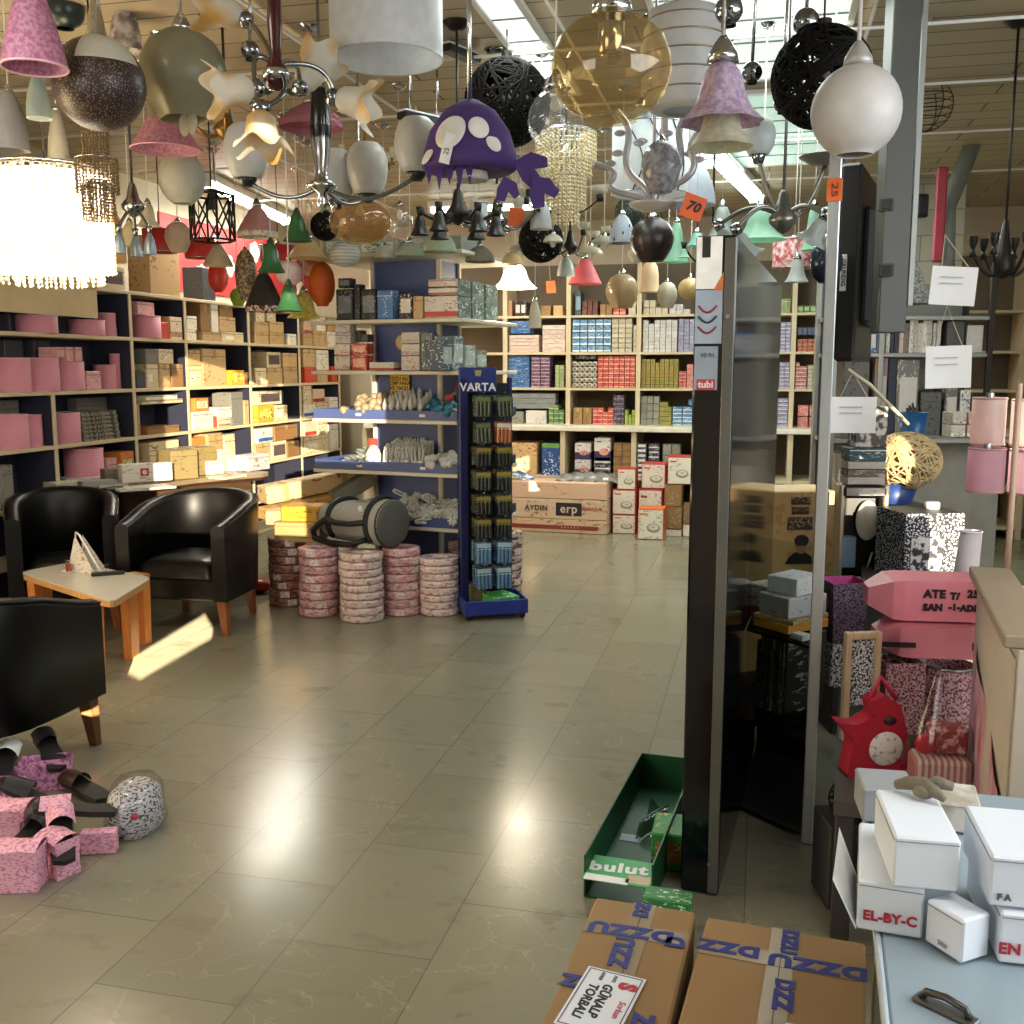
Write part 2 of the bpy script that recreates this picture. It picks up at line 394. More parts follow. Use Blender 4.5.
# right wall with a shop window, front wall with one window and openings shaped for the sun
def wall_with_holes(name, axis, pos, a0, a1, holes, th=.12):
    """wall in the plane axis=pos, running a0..a1; holes are (lo, hi, z0, z1)"""
    mb = MB(); xs = sorted({a0, a1, *[h[0] for h in holes], *[h[1] for h in holes]}); zs = sorted({0, ZC, *[h[2] for h in holes], *[h[3] for h in holes]})
    for i in range(len(xs) - 1):
        for k in range(len(zs) - 1):
            cx, cz = (xs[i] + xs[i + 1]) / 2, (zs[k] + zs[k + 1]) / 2
            if any(h[0] < cx < h[1] and h[2] < cz < h[3] for h in holes): continue
            c = (pos, cx, cz) if axis == 'x' else (cx, pos, cz); d = (th, xs[i + 1] - xs[i], zs[k + 1] - zs[k]) if axis == 'x' else (xs[i + 1] - xs[i], th, zs[k + 1] - zs[k])
            mb.box(c, d)
    return struct(mb.build(name, WALLM))
SUN_H = math.radians(118); SUN_E = math.radians(7.0)      # heading of the light measured from +X, elevation
SD = Vector((math.cos(SUN_H) * math.cos(SUN_E), math.sin(SUN_H) * math.cos(SUN_E), -math.sin(SUN_E)))
def back(p): return p - SD * ((p.y - YF) / SD.y)        # where the sunbeam that reaches p comes through the front wall
gap = [back(onz(*q)) for q in ((116, 668), (207, 613), (219, 634), (141, 679))]
gx0, gx1 = min(p.x for p in gap) - .02, max(p.x for p in gap) + .02; gz0, gz1 = min(p.z for p in gap) - .02, max(p.z for p in gap) + .02
wf = wall_with_holes('wall_front', 'y', YF - .06, XL, XR, [(-3.6, -1.7, 1.0, 2.3), (gx0, gx1, gz0, gz1), (-.3, .85, 1.42, 2.78), (.85, 1.45, 1.92, 2.5)])
def slit_panel(name, quad, rect):
    """unseen panel added to cut the sun into a slanting strip"""
    x0, x1, z0, z1 = rect; cx = sum(p.x for p in quad) / 4; cz = sum(p.z for p in quad) / 4
    q = sorted(quad, key=lambda p: math.atan2(p.z - cz, p.x - cx)); R = [(x0, z0), (x1, z0), (x1, z1), (x0, z1)]
    k = min(range(4), key=lambda i: (q[i].x - x0) + (q[i].z - z0)); q = q[k:] + q[:k]
    v = [(x, YF, z) for x, z in R] + [(p.x, YF, p.z) for p in q]
    v += [(x, YF - .03, z) for x, y, z in v]
    f = [(i, (i + 1) % 4, 4 + (i + 1) % 4, 4 + i) for i in range(4)]; f += [tuple(8 + i for i in g[::-1]) for g in f]
    f += [(4 + i, 4 + (i + 1) % 4, 12 + (i + 1) % 4, 12 + i) for i in range(4)]
    return struct(MB().add(v, f).build(name, WALLM))
slit_panel('sun_gap_panel', gap, (gx0, gx1, gz0, gz1))  # added out of view to shape the sun strip on the floor
wall_with_holes('wall_right', 'x', XR + .06, YF, YB, [(-.5, 4.6, .85, 2.85)])
mb = MB(); mb.box((3.55, 3.71, 2.2), (.1, 9.0, 4.4)); mb.box((3.55, -1.29, 3.3), (.1, 1.0, 2.2)); struct(mb.build('wall_sun_block', WALLM))  # unseen wall added to block the sun, notched to leave one patch
def window(name, axis, pos, a0, a1, z0, z1, n):
    mb = MB(); w = .06
    def bar(lo, hi, zl, zh):
        c = (pos, (lo + hi) / 2, (zl + zh) / 2) if axis == 'x' else ((lo + hi) / 2, pos, (zl + zh) / 2)
        d = (w, hi - lo, zh - zl) if axis == 'x' else (hi - lo, w, zh - zl); mb.box(c, d)
    bar(a0, a1, z0, z0 + .05); bar(a0, a1, z1 - .05, z1)
    for i in range(n + 1):
        x = a0 + (a1 - a0) * i / n; x = min(max(x, a0 + .025), a1 - .025); bar(x - .025, x + .025, z0 + .05, z1 - .05)
    return struct(mb.build(name, STEEL))
window('window_1', 'y', YF - .06, -3.6, -1.7, 1.0, 2.3, 2)
window('window_3', 'x', XR + .06, -.5, 4.6, .85, 2.85, 4)
def pane(name, axis, pos, a0, a1, z0, z1, col, tint):
    mb = MB(); v = [(pos, a0, z0), (pos, a1, z0), (pos, a1, z1), (pos, a0, z1)] if axis == 'x' else [(a0, pos, z0), (a1, pos, z0), (a1, pos, z1), (a0, pos, z1)]
    return struct(mb.add(v, [(0, 1, 2, 3)]).build(name, glass(col, tint, .02, .3)))
pane('sun_filter_wide', 'y', YF - .06, -.3, .85, 1.42, 2.78, 'ffffff', .062); pane('sun_filter_narrow', 'y', YF - .06, .85, 1.45, 1.92, 2.5, 'ffffff', .062); pane('window_6', 'x', XR + .06, -.5, 4.6, .85, 2.85, 'ffffff', .09)  # front panes added out of view; all three darkened to dim the sun
# daylight
def area(name, loc, target, sx, sy, power, col):
    l = bpy.data.lights.new(name, 'AREA'); l.shape = 'RECTANGLE'; l.size = sx; l.size_y = sy; l.energy = power; l.color = col
    o = bpy.data.objects.new(name, l); COL.objects.link(o); o.location = loc
    o.rotation_euler = (Vector(target) - Vector(loc)).to_track_quat('-Z', 'Y').to_euler(); return o
w = bpy.data.worlds.new('world'); sc.world = w; w.use_nodes = True
bg = w.node_tree.nodes['Background']; sky = w.node_tree.nodes.new('ShaderNodeTexSky'); sky.sky_type = 'HOSEK_WILKIE'; sky.turbidity = 3
sky.sun_direction = -SD
w.node_tree.links.new(sky.outputs[0], bg.inputs[0]); bg.inputs[1].default_value = 1.2
s = bpy.data.lights.new('sun', 'SUN'); s.energy = 170; s.angle = math.radians(.15); s.color = (1, .85, .62)
so = bpy.data.objects.new('sun', s); COL.objects.link(so); so.rotation_euler = SD.to_track_quat('-Z', 'Y').to_euler(); so.location = (0, -6, 4)
area('daylight_right', (XR - .02, 2.1, 1.9), (0, 2.6, 1.2), 4.6, 1.9, 190, (.93, .97, 1))
area('daylight_front', (-2.6, YF + .05, 1.65), (-2.2, 4, 1.2), 1.9, 1.3, 40, (1, .97, .93))
# ceiling strips: two real fluorescent fixtures, the others added as fill
def tube_light(p0, p1, label, power, col, name='fluorescent_or_fill_light', em=24.0):
    p0, p1 = Vector(p0), Vector(p1); c = (p0 + p1) / 2; L = (p1 - p0).length; a = math.atan2(p1.y - p0.y, p1.x - p0.x)
    r = thing(name, label, 'ceiling light', (c.x, c.y, ZC), a)
    MB().box((0, 0, -.03), (L, .16, .06), b=.008).build('housing', WHITE, r)
    for s_ in (-1, 1): MB().box((s_ * (L / 2 - .015), 0, -.085), (.03, .12, .05), b=.004).build('tube_socket', WHITE, r)
    for s_ in (-1, 1): MB().cyl(.016, -L / 2 + .03, L / 2 - .03, M=TR((0, s_ * .035, -.085), ry=PI / 2)).build('tube', emit('f4fff6', em), r)
    l = area('tube_glow', (c.x, c.y, ZC - .14), (c.x, c.y, 0), L, .12, power * .55, col); l.rotation_euler = (0, 0, a); return r
c1 = onz(712, 142, ZC); c2 = onz(757, 190, ZC)
TL = ((c1, c2, 'bright fluorescent ceiling light with twin tubes above the steel chandelier', 75, (.86, 1, .93)),
      (onz(203, 172, ZC), onz(288, 214, ZC), 'fluorescent ceiling light above the long shelving with warm cartons', 90, (1, .93, .78)),
      )
for q in TL: tube_light(*q)
for x, y, p, cl, lb in ((-2.6, 2.2, 26, (1, .95, .86), 'added fill light in an unseen tube fixture over the armchairs'), (.9, 1.2, 30, (.93, .97, 1), 'added fill light in an unseen tube fixture over the trestle table'),
                        (-2.4, 9.2, 60, (1, .9, .74), 'added fill light in a tube fixture before the back wall shelving')):
    tube_light(Vector((x - .6, y, ZC)), Vector((x + .6, y, ZC)), lb, p, cl, em=9.0)  # fill fixtures added for brightness, no such lamps known here
def light_panel(x0, x1, y0, y1, col, em, power, label):
    rt = thing('ceiling_light', label, 'ceiling light', ((x0 + x1) / 2, (y0 + y1) / 2, ZC), 0); w_, l_ = x1 - x0, y1 - y0
    for c, d in (((-w_ / 2, 0, -.012), (.03, l_, .022)), ((w_ / 2, 0, -.012), (.03, l_, .022)), ((0, -l_ / 2, -.012), (w_, .03, .022)), ((0, l_ / 2, -.012), (w_, .03, .022))): MB().box(c, d, b=.003).build('frame', WHITE, rt)
    MB().box((0, 0, -.008), (w_ - .03, l_ - .03, .008)).build('diffuser', emit(col, em), rt)
    n = int(l_ / .3)
    for k in range(1, n): MB().box((0, -l_ / 2 + l_ * k / n, -.014), (w_ - .03, .012, .006)).build('glazing_bar', plain('7a8a86', .5), rt)
    area('panel_glow', ((x0 + x1) / 2, (y0 + y1) / 2, ZC - .04), ((x0 + x1) / 2, (y0 + y1) / 2, 0), w_, l_, power, (.9, 1, .96))
light_panel(-.5, .32, 4.15, 5.75, 'eef8f4', .75, 26, 'wide white light panel in the ceiling behind the lilac bell pendant'); light_panel(-.62, .42, 6.0, 8.1, 'b4e8da', .62, 24, 'mint tinted light panel in the ceiling above the steel chandelier'); light_panel(-1.2, -1.02, 3.9, 5.8, 'e8f6f2', 1.0, 14, 'narrow white light strip in the ceiling left of the amber globe')
sc.view_settings.view_transform = 'Standard'; sc.view_settings.look = 'None'; sc.view_settings.gamma = 1; sc.view_settings.use_curve_mapping = False
sc.view_settings.exposure = 0.08
sc.cycles.use_denoising = True; sc.cycles.max_bounces = 8; sc.cycles.transparent_max_bounces = 16; sc.cycles.sample_clamp_indirect = 6; sc.cycles.caustics_reflective = False; sc.cycles.caustics_refractive = False
# ---------------------------------------------------------------- cartons
CM = {}
def carton_mesh(w, d, h, style):
    """upright carton with its face on -Y: chamfered body, lid seam, tape; w x d x h, base at z=0"""
    key = (round(w, 2), round(d, 2), round(h, 2), style)
    if key in CM: return CM[key]
    mb = MB(); b = min(.004, w * .04, h * .04); mb.box((0, 0, h / 2), (w, d, h), 0, b=b)
    e = .0012
    if 'T' in style:   # tape down the face and over the lid
        tw = min(.05, w * .3)
        mb.box((0, -d / 2 - e / 2, h * .86), (tw, e, h * .26), 1); mb.box((0, 0, h + e / 2), (tw, d * .98, e), 1)
    if 'L' in style:   # paper label
        mb.box((-w * .16, -d / 2 - e / 2, h * .42), (w * .36, e, h * .3), 2)
    if 'S' in style:   # lid seam
        mb.box((0, -d / 2 - e / 2, h * .8), (w * .985, e, .004), 3)
    if 'P' in style:   # printed panel
        mb.box((w * .02, -d / 2 - e / 2, h * .5), (w * .78, e, h * .56), 2)
    if 'B' in style:   # band
        mb.box((0, -d / 2 - e / 2, h * .22), (w * .97, e, h * .24), 2)
    if 'O' in style:   # round picture
        mb.add([(w * .3 * math.cos(2 * PI * k / 16) + w * .1, -d / 2 - e, h * .4 + h * .16 * math.sin(2 * PI * k / 16)) for k in range(16)], [tuple(range(16))[::-1]], 2)
        mb.box((-w * .2, -d / 2 - e / 2, h * .84), (w * .3, e, h * .05), 3)
    CM[key] = mb; return mb
CMESH = {}
def carton(loc, w, d, h, rz, mats, style, label, cat='box', group=None, name='carton'):
    key = (round(w, 2), round(d, 2), round(h, 2), style, tuple(m.name for m in mats))
    if key not in CMESH:
        CMESH[key] = carton_mesh(w, d, h, style).mesh(name, mats)
    o = bpy.data.objects.new(name, CMESH[key]); COL.objects.link(o); o.location = loc; o.rotation_euler = (0, 0, rz)
    return tag(o, label, cat, group)
TAPE = plain('b59a6a', .25, 0, .05); INK = plain('3a3530', .6); PAPER = plain('e8e3d6', .7, 0, .05); DARKP = plain('4a443c', .7)
def cm(body, label='e8e3d6', ink='3a3530', rnd=.18):
    return [printed(body, '85694a' if body not in ('7d7a72', '3f4048') else '55524c', rnd=rnd, thr=.58), TAPE, printed(label, ink, scale=(9, 9, 12), thr=.52), plain(ink, .6)]
LB = {'tan': (cm('c3a172'), 'ST', 'tan taped carton'), 'pale': (cm('d8c39c'), 'SL', 'pale cream carton'), 'white': (cm('e9e2d0', 'd5b9a0'), 'S', 'white card box'),
      'orange': (cm('d8833a', 'e8d8a8'), 'P', 'orange printed box'), 'yellow': (cm('dca52e', 'e8c860'), 'P', 'yellow printed box'), 'brown': (cm('8d6840'), 'ST', 'brown carton'),
      'pic': (cm('d7c4a2', '5a4a48', '30303a'), 'SP', 'cream carton with a dark picture'), 'red': (cm('d9b69a', 'b03a34'), 'B', 'cream box with red band'), 'blue': (cm('e0d8c8', '2f64a8'), 'B', 'white box with blue band'),
      'grey': (cm('7d7a72'), 'S', 'grey card box'), 'darkgrey': (cm('3f4048'), 'S', 'dark grey box'), 'striped': (cm('e2cdb2', 'b88a6a'), 'SB', 'white box with striped lettering'), 'pinkbox': (cm('d6a0a4', 'b86a74'), 'S', 'pink card box'),
      'redside': (cm('c8452c', 'd9603c'), 'S', 'bright red box')}
# ---------------------------------------------------------------- long shelving on the left
SX, SDP = -4.45, .30                      # front plane and depth
LZ = [.06, .34, .685, 1.05, 1.40, 1.77, 2.10]
LY = [3.6, 4.7, 5.78, 6.67, 7.40, 8.44, 9.46, 10.44]
CREAM = plain('cdbd9c', .5, 0, .05, 3); NAVY = plain('23263a', .7, 0, .12, 4)
r = thing('shelving_unit', 'long cream shelving with navy back panels along the side wall', 'shelving', (SX, 7, 0))
def lp(c): return (c[0] - SX, c[1] - 7, c[2])
MB().box(lp((SX - SDP - .01, 7.02, 1.06)), (.02, 6.84, 2.1)).build('back_panel', NAVY, r)
for z in LZ: MB().box(lp((SX - SDP / 2, 7.02, z - .0125)), (SDP, 6.84, .025), b=.002).build('shelf_board', CREAM, r)
for y in LY:
    mb = MB()
    for i in range(len(LZ) - 1):
        if y == 5.78 and i > 3: continue
        mb.box(lp((SX - SDP / 2 - .003, y, (LZ[i] + LZ[i + 1] - .025) / 2)), (SDP - .008, .028, LZ[i + 1] - .025 - LZ[i]), 1); mb.box(lp((SX + .001, y, (LZ[i] + LZ[i + 1] - .025) / 2)), (.008, .032, LZ[i + 1] - .025 - LZ[i]), 0)
    mb.build('upright', [CREAM, NAVY], r)
MB().box(lp((SX - .01, 5.05, 1.985)), (.02, 2.5, .2), b=.002).build('fascia', plain('cdb991', .6, 0, .12, 3), r)
MB().box(lp((SX - SDP / 2, 7.02, .0225)), (SDP - .04, 6.8, .045)).build('plinth', CREAM, r)
ROWN = ['floor', 'lowest', 'fifth', 'fourth', 'third', 'second', 'top']
CNT = {}
PLC = []
def shelf_spot(pa, pb, row):
    """row, bay, clamped span along the wall and the height of what is already there"""
    y = (pa.y + pb.y) / 2; zb = (pa.z + pb.z) / 2 if row is None else LZ[row]
    rw = max(i for i in range(len(LZ)) if LZ[i] <= zb + .06) if row is None else row; bay = max(i for i in range(len(LY)) if LY[i] <= y)
    LR = [q for q in LY if not (rw > 3 and q == 5.78)]; bb = max(i for i in range(len(LR)) if LR[i] <= y)
    lo, hi = max(min(pa.y, pb.y), LR[bb] + .019), min(max(pa.y, pb.y), LR[min(bb + 1, len(LR) - 1)] - .019)
    return rw, bay, lo, hi
def base_of(rw, lo, hi, layer, row):
    if row is not None: return LZ[row]
    return max([LZ[rw]] + [t for r_, a, b, t, l_ in PLC if r_ == rw and l_ == layer and min(b, hi) - max(a, lo) > .02])
def lbox(x0, x1, y0, y1, kind, row=None, off=0.0, name='carton'):
    """a box on the long shelving, its face seen between x0..x1, y0..y1 in the photograph"""
    layer = 1 if off > 0 else 0; P = SX - .012 - (.20 if layer else 0)
    pa, pb = onx(x0, y1, P), onx(x1, y1, P); ptop = onx((x0 + x1) / 2, y0, P).z
    if layer and row is None: row = max(i for i in range(len(LZ)) if LZ[i] <= (pa.z + pb.z) / 2 + .02)
    rw, bay, lo, hi = shelf_spot(pa, pb, row); zb = base_of(rw, lo, hi, layer, row)
    w = hi - lo - .006; h = max(ptop - zb - .002, .03); y = (lo + hi) / 2
    nxt = LZ[rw + 1] - .03 if rw + 1 < len(LZ) else 9
    h = max(.015, min(h, nxt - zb)); d = .08 if layer else min(.185, max(.14, w * .9)); k = (rw, bay, kind); CNT[k] = CNT.get(k, 0) + 1
    PLC.append((rw, lo, hi, zb + h + .002, layer)); mats, style, desc = LB[kind]
    where = f"{ORD[bay]} bay, {ROWN[rw]} shelf of long shelving"
    lab = f"{desc}, {ORD[CNT[k] - 1]} in {where}"
    return carton((P - d / 2, y, zb + .001), w, d, h, PI / 2, mats, style, lab)
def lcyl(x0, x1, y0, y1, row=None, col='d58fa0'):
    """a pink drum lampshade on the long shelving"""
    pa, pb = onx(x0, y1, SX - .07), onx(x1, y1, SX - .07); rw, bay, lo, hi = shelf_spot(pa, pb, row); rad = min((hi - lo) / 2 * .97 - .003, .13); y = (lo + hi) / 2
    zb = base_of(rw, lo, hi, 0, row); zt = onx((x0 + x1) / 2, y0, SX - .03).z; nxt = LZ[rw + 1] - .03 if rw + 1 < len(LZ) else 9; h = max(.05, min(zt - zb, .36, nxt - zb - .004))
    PLC.append((rw, lo, hi, zb + h + .003, 0))
    k = (rw, bay, 'cyl'); CNT[k] = CNT.get(k, 0) + 1
    rt = thing('lampshade', f"pink drum lampshade, {ORD[CNT[k] - 1]} in {ORD[bay]} bay, {ROWN[rw]} shelf of the long shelving", 'lampshade', (SX - .105, y, zb + .001))
    pm = bands(col, 'c27b8e', 14, .9, 2, .7)
    MB().shell([(rad, 0), (rad, h)], .004, 32).build('shade', pm, rt)
    mb = MB(); mb.disc(rad - .005, h - .02, 0, 32); mb.tube([(rad * math.cos(a * PI / 16), rad * math.sin(a * PI / 16), h - .001) for a in range(32)], .0025, 1, 6, True)
    mb.build('top_ring', [plain('d9a2ae', .7), plain('e0b2bc', .6)], rt); return rt
# second row down (z 1.77)
for a in ((28, 56, 315.5, None), (80, 103, 320, None), (104, 117, 313, None), (136, 159, 316, None)): lcyl(a[0], a[1], a[2], 339, 5)
lcyl(118, 126, 328, 339, 5)
lbox(10, 26, 314, 335, 'darkgrey', 5, .05); lbox(59, 76, 321, 338, 'darkgrey', 5, .05); lbox(160, 170, 322, 341, 'redside', 5); lbox(171, 184, 317, 341, 'striped', 5)
lbox(138, 155, 302, 316, 'pinkbox'); lbox(157, 165, 303, 317, 'pinkbox', None, .03)
# third row (z 1.40)
for a in ((1, 30, 358), (31, 58, 358), (59, 83, 362), (103, 117, 365), (117, 132, 354)): lcyl(a[0], a[1], a[2], 389, 4)
lbox(87, 102, 371, 388, 'pinkbox', 4)
for x0, x1 in ((57, 65), (67, 74), (76, 83)): lbox(x0, x1, 347, 361, 'pinkbox')
lbox(5, 24, 340, 357, 'darkgrey', None, .1); lbox(35, 51, 340, 357, 'darkgrey', None, .1); lbox(104, 118, 353, 364, 'darkgrey', None, .12)
lbox(147, 159, 364, 386, 'pale', 4); lbox(160, 171, 364, 386, 'tan', 4); lbox(172, 184, 364, 385, 'brown', 4); lbox(146, 158, 349, 363, 'grey'); lbox(159, 174, 349, 363, 'pale')
lbox(137, 146, 371, 387, 'darkgrey', 4)
# fourth row (z 1.05)
for a in ((0, 28, 415), (28, 55, 415), (58, 80, 413)): lcyl(a[0], a[1], a[2], 444, 3)
lbox(0, 20, 400, 414, 'grey', None, .08); lbox(24, 42, 396, 414, 'darkgrey', None, .08); lbox(43, 53, 399, 413, 'grey', None, .08)
lbox(77, 115, 397, 411, 'grey', None, .02); lcyl(116, 141, 406, 437, 3, 'b5986a')
lbox(148, 180, 426, 435, 'brown', 3); lbox(143, 184, 409, 426, 'pale', None); lbox(146, 178, 399, 408, 'white', None)
bk = [speckle('8c877a', '3c3a36', 40, .48, .52, .7), TAPE, PAPER, INK]
for k in range(7):   # checked flat packs
    pa, pb = onx(82, 440, SX - .04), onx(119, 440, SX - .04); z = LZ[3] + .001 + k * .029
    carton((SX - .13, (pa.y + pb.y) / 2 + (k % 2) * .006 - .04 * k / 7, z), pb.y - pa.y - .02, .22, .027, PI / 2, bk, 'S', f'flat pack with black and grey check, {ORD[k]} from the bottom of its stack', 'box', 'checked flat packs on the long shelving')
# fifth row (z .685) and lower
lcyl(72, 105, 449, 476, 2); lbox(122, 138, 451, 476, 'orange', 2); lbox(20, 50, 456, 480, 'grey', 2, .03); lbox(2, 14, 465, 482, 'grey', 2); lbox(150, 180, 441, 462, 'pale', 2); lbox(108, 118, 458, 476, 'pinkbox', 2)
# bay after bay of warm cartons
for q in sorted(((186.5, 197, 330, 343, 'white', 5), (187, 197.5, 316, 329, 'white', None), (203, 221, 332, 343, 'tan', 5), (222, 244, 332, 343, 'pale', 5), (201, 211, 304, 331, 'brown', None), (212, 219, 304, 331, 'white', None), (220, 236, 317, 331, 'tan', None), (220, 233, 305, 316, 'brown', None),
          (255.5, 269, 333, 345, 'tan', 5), (270, 284, 333, 345, 'tan', 5), (255.5, 269, 322, 332, 'tan', None), (270, 284, 322, 332, 'tan', None), (256, 265, 310, 321, 'pale', None), (267, 276, 310, 321, 'pale', None), (288, 300, 334, 346, 'white', 5), (286, 297, 321, 333, 'redside', None, .05),
          (303.5, 313, 335, 346, 'tan', 5), (314, 327, 331, 346, 'tan', 5), (317, 326, 316, 330, 'white', None), (328, 338, 316, 331, 'tan', None), (328, 338, 332, 346, 'white', 5), (304, 312, 321, 334, 'red', None), 
          (188, 202, 366, 385, 'pale', 4), (189, 201, 350, 365, 'tan', None), (203.5, 227, 349, 385, 'tan', 4), (231, 245, 370, 385, 'yellow', 4), (246, 252, 372, 385, 'brown', 4), (231, 250, 362, 369, 'grey', None, .1),
          (256, 267, 368, 384, 'pale', 4), (268, 283, 368, 384, 'tan', 4), (284, 299, 367, 383, 'tan', 4), (267, 281, 352, 367, 'pic', None), (283, 298, 353, 366, 'tan', None), (256, 266, 350, 367, 'brown', None, .06),
          (305, 317, 367, 383, 'redside', 4), (318, 328, 370, 383, 'tan', 4), (303.5, 315, 349, 366, 'tan', None), (317, 329, 350, 369, 'white', None), (332, 339, 366, 383, 'redside', 4),
          (193, 214, 411, 431, 'white', 3), (195, 209, 398, 410, 'orange', None), (217, 232, 407, 417, 'white', None), (218, 231, 418, 428, 'striped', 3), (232, 244, 392, 426, 'grey', 3), (245, 254, 400, 425, 'tan', 3), (215.5, 217.5, 416, 429, 'redside', 3),
          (258, 275, 405, 424, 'yellow', 3), (276, 288, 405, 421, 'pale', 3), (258, 282, 391, 404, 'pic', None), (290, 299, 411, 420, 'grey', 3, .05),
          (304, 316, 404, 418, 'blue', 3), (317, 329, 403, 417, 'pale', 3), (303.5, 312, 386, 403, 'pale', None), (313, 325, 389, 402, 'red', None), (330, 340, 397, 416, 'white', 3),
          (193, 206, 437, 465, 'orange', 2), (209, 224, 433, 462, 'tan', 2), (225, 236, 434, 460, 'pale', 2),
          (258, 273, 428, 442, 'blue', None), (275, 298, 425, 440, 'brown', None), (256, 271, 443, 461, 'tan', 2), (272, 287, 441, 459, 'pic', 2), (288, 300, 441, 458, 'brown', 2),
          (304.5, 329, 436, 455, 'pale', 2), (305, 317, 421, 435, 'red', None), (318, 328, 420, 435, 'pale', None), (331, 340, 424, 453, 'white', 2)), key=lambda q: q[5] is None):
    lbox(*q[:6], off=q[6] if len(q) > 6 else 0.0)
# cartons standing on top of the shelving
for x0, x1, y0, y1, kind in ((100, 150, 268, 292, 'pic'), (151, 197, 240, 299, 'tan'), (203, 216, 268, 298, 'darkgrey'), (60, 99, 262, 288, 'pale'), (20, 58, 262, 284, 'tan')): lbox(x0, x1, y0, y1, kind, 6)
# ---------------------------------------------------------------- back wall shelving with a counter
BY = 10.28; BD = .42
BX = [ony(x, 380, BY).x for x in (462, 505, 568, 638, 703, 792, 838)]; BX[0] = -4.0; BX.append(2.3)
BZ = [1.35, 1.705, 2.07]
r = thing('shelving_unit', 'cream wall shelving filled with small cartons behind the white counter', 'shelving', (0, BY, 0))
x0, x1 = BX[0], BX[-1]
def bp(c): return (c[0], c[1] - BY, c[2])
for z in BZ: MB().box(bp(((x0 + x1) / 2, BY + BD / 2, z - .0125)), (x1 - x0, BD, .025), b=.002).build('shelf_board', CREAM, r)
for x in BX:
    mb = MB()
    for za, zb in ((.98, BZ[0]), (BZ[0], BZ[1]), (BZ[1], BZ[2]), (BZ[2], 2.62)): mb.box(bp((x, BY + BD / 2, (za + zb - .025) / 2)), (.045, BD, zb - .025 - za))
    mb.build('upright', CREAM, r)
MB().box(bp(((x0 + x1) / 2, BY + BD + .012, 1.79)), (x1 - x0, .02, 1.62)).build('back_panel', plain('6b5f4e', .7, 0, .1, 3), r)
CY = 9.98
r = thing('counter', 'white topped counter with open shelves below the back wall shelving', 'counter', (0, CY, 0))
def cp_(c): return (c[0], c[1] - CY, c[2])
MB().box(cp_(((x0 + x1) / 2, CY + .36, .955)), (x1 - x0, .72, .05), b=.006).build('worktop', plain('e6dfcb', .35), r)
for z in (.47, .10): MB().box(cp_(((x0 + x1) / 2, CY + .37, z)), (x1 - x0, .66, .03), b=.003).build('shelf_board', CREAM, r)
for x in BX: MB().box(cp_((x, CY + .37, .465)), (.05, .68, .93), b=.003).build('upright', CREAM, r)
MB().box(cp_(((x0 + x1) / 2, CY + .715, .465)), (x1 - x0, .02, .92)).build('back_panel', plain('5a4f40', .7, 0, .1, 3), r)
BNAME = {}
def bay_of(x): return ORD[max(0, min(6, sum(1 for b in BX[1:] if x > b)))]
def zrow(z): return 'counter top' if .95 < z < 1.3 else 'under the counter' if z < .95 else 'middle shelf' if z < 1.7 else 'upper shelf' if z < 2.05 else 'top shelf'
def bgrid(x0, x1, y0, y1, nx, nz, kind, what, z=None, Y=None, jitter=.0, keep=1.0, cat='box', d=.2, round_=False, style='', label=None):
    """a block of like cartons on the back wall shelving, seen in the photograph between x0..x1, y0..y1"""
    Y = BY + .03 if Y is None else Y
    pa, pb = ony(x0, y1, Y), ony(x1, y1, Y); zt = ony((x0 + x1) / 2, y0, Y).z
    zb = min((.98, 1.35, 1.705, 2.07, .485, .115), key=lambda q: abs(q - pa.z)) if z is None else z
    bi = max(0, min(len(BX) - 2, sum(1 for q in BX[1:] if (pa.x + pb.x) / 2 > q))); pa.x, pb.x = max(pa.x, BX[bi] + .026), min(pb.x, BX[bi + 1] - .026)
    w = (pb.x - pa.x) / nx; zt = min(zt, zb + .335) if zb < 2.0 else zt; h = (zt - zb) / nz
    wh = zrow(zb); g = f"{what} in {bay_of((pa.x + pb.x) / 2)} bay, {wh}"
    k = BNAME[g] = BNAME.get(g, 0) + 1
    if k > 1: g += f", block {ORD[k - 1]}"
    lab = label or f"{what} stacked in {bay_of((pa.x + pb.x) / 2)} bay, {'under the counter' if zb < .9 else wh + ' of the back wall'}" + (f", {ORD[k - 1]} block" if k > 1 else '')
    for i in range(nx):
        for j in range(nz):
            if j == nz - 1 and nx > 2 and random.random() > keep: continue
            x = pa.x + w * (i + .5); zz = zb + .001 + j * h
            if round_:
                o = MB()
                if (what, 'c') not in CMESH:
                    CMESH[(what, 'c')] = MB().cyl(min(w, h) * .46, -.1, .1, 0, 16, TR(rx=PI / 2), b=.006).cyl(min(w, h) * .3, .1, .102, 1, 12, TR(rx=PI / 2)).mesh('bulb_box', kind)
                q = bpy.data.objects.new('bulb_box', CMESH[(what, 'c')]); COL.objects.link(q); q.location = (x, Y + d / 2, zz + min(w, h) * .46); tag(q, lab, cat, g)
            else:
                carton((x, Y + d / 2 + random.uniform(0, jitter), zz), w * .925, d, h * .95, 0, kind, style, lab, cat, g if nx * nz > 1 else None, '_'.join(what.split()[-2:]).replace('and_', ''))
def K(body, ink='3a3530', label='e8e3d6', ink2=None, band=None): return [printed(body, ink, ink2, band=band), TAPE, printed(label, ink, scale=(9, 9, 12), thr=.52), plain(ink, .6)]
kB = K('2c5f94', 'd8e4ee', '1f3f78'); kPP = K('d9c3b4', '8a6a60'); kC = K('4f7fa6', 'e8eef2', 'dfe7ea'); kCr = K('c9bfa6', '6e6458'); kW = K('cfc9c2', '6a5f80', 'b4a6bc'); kPu = K('5f3a58', 'd8c8d0', 'c8a8b8')
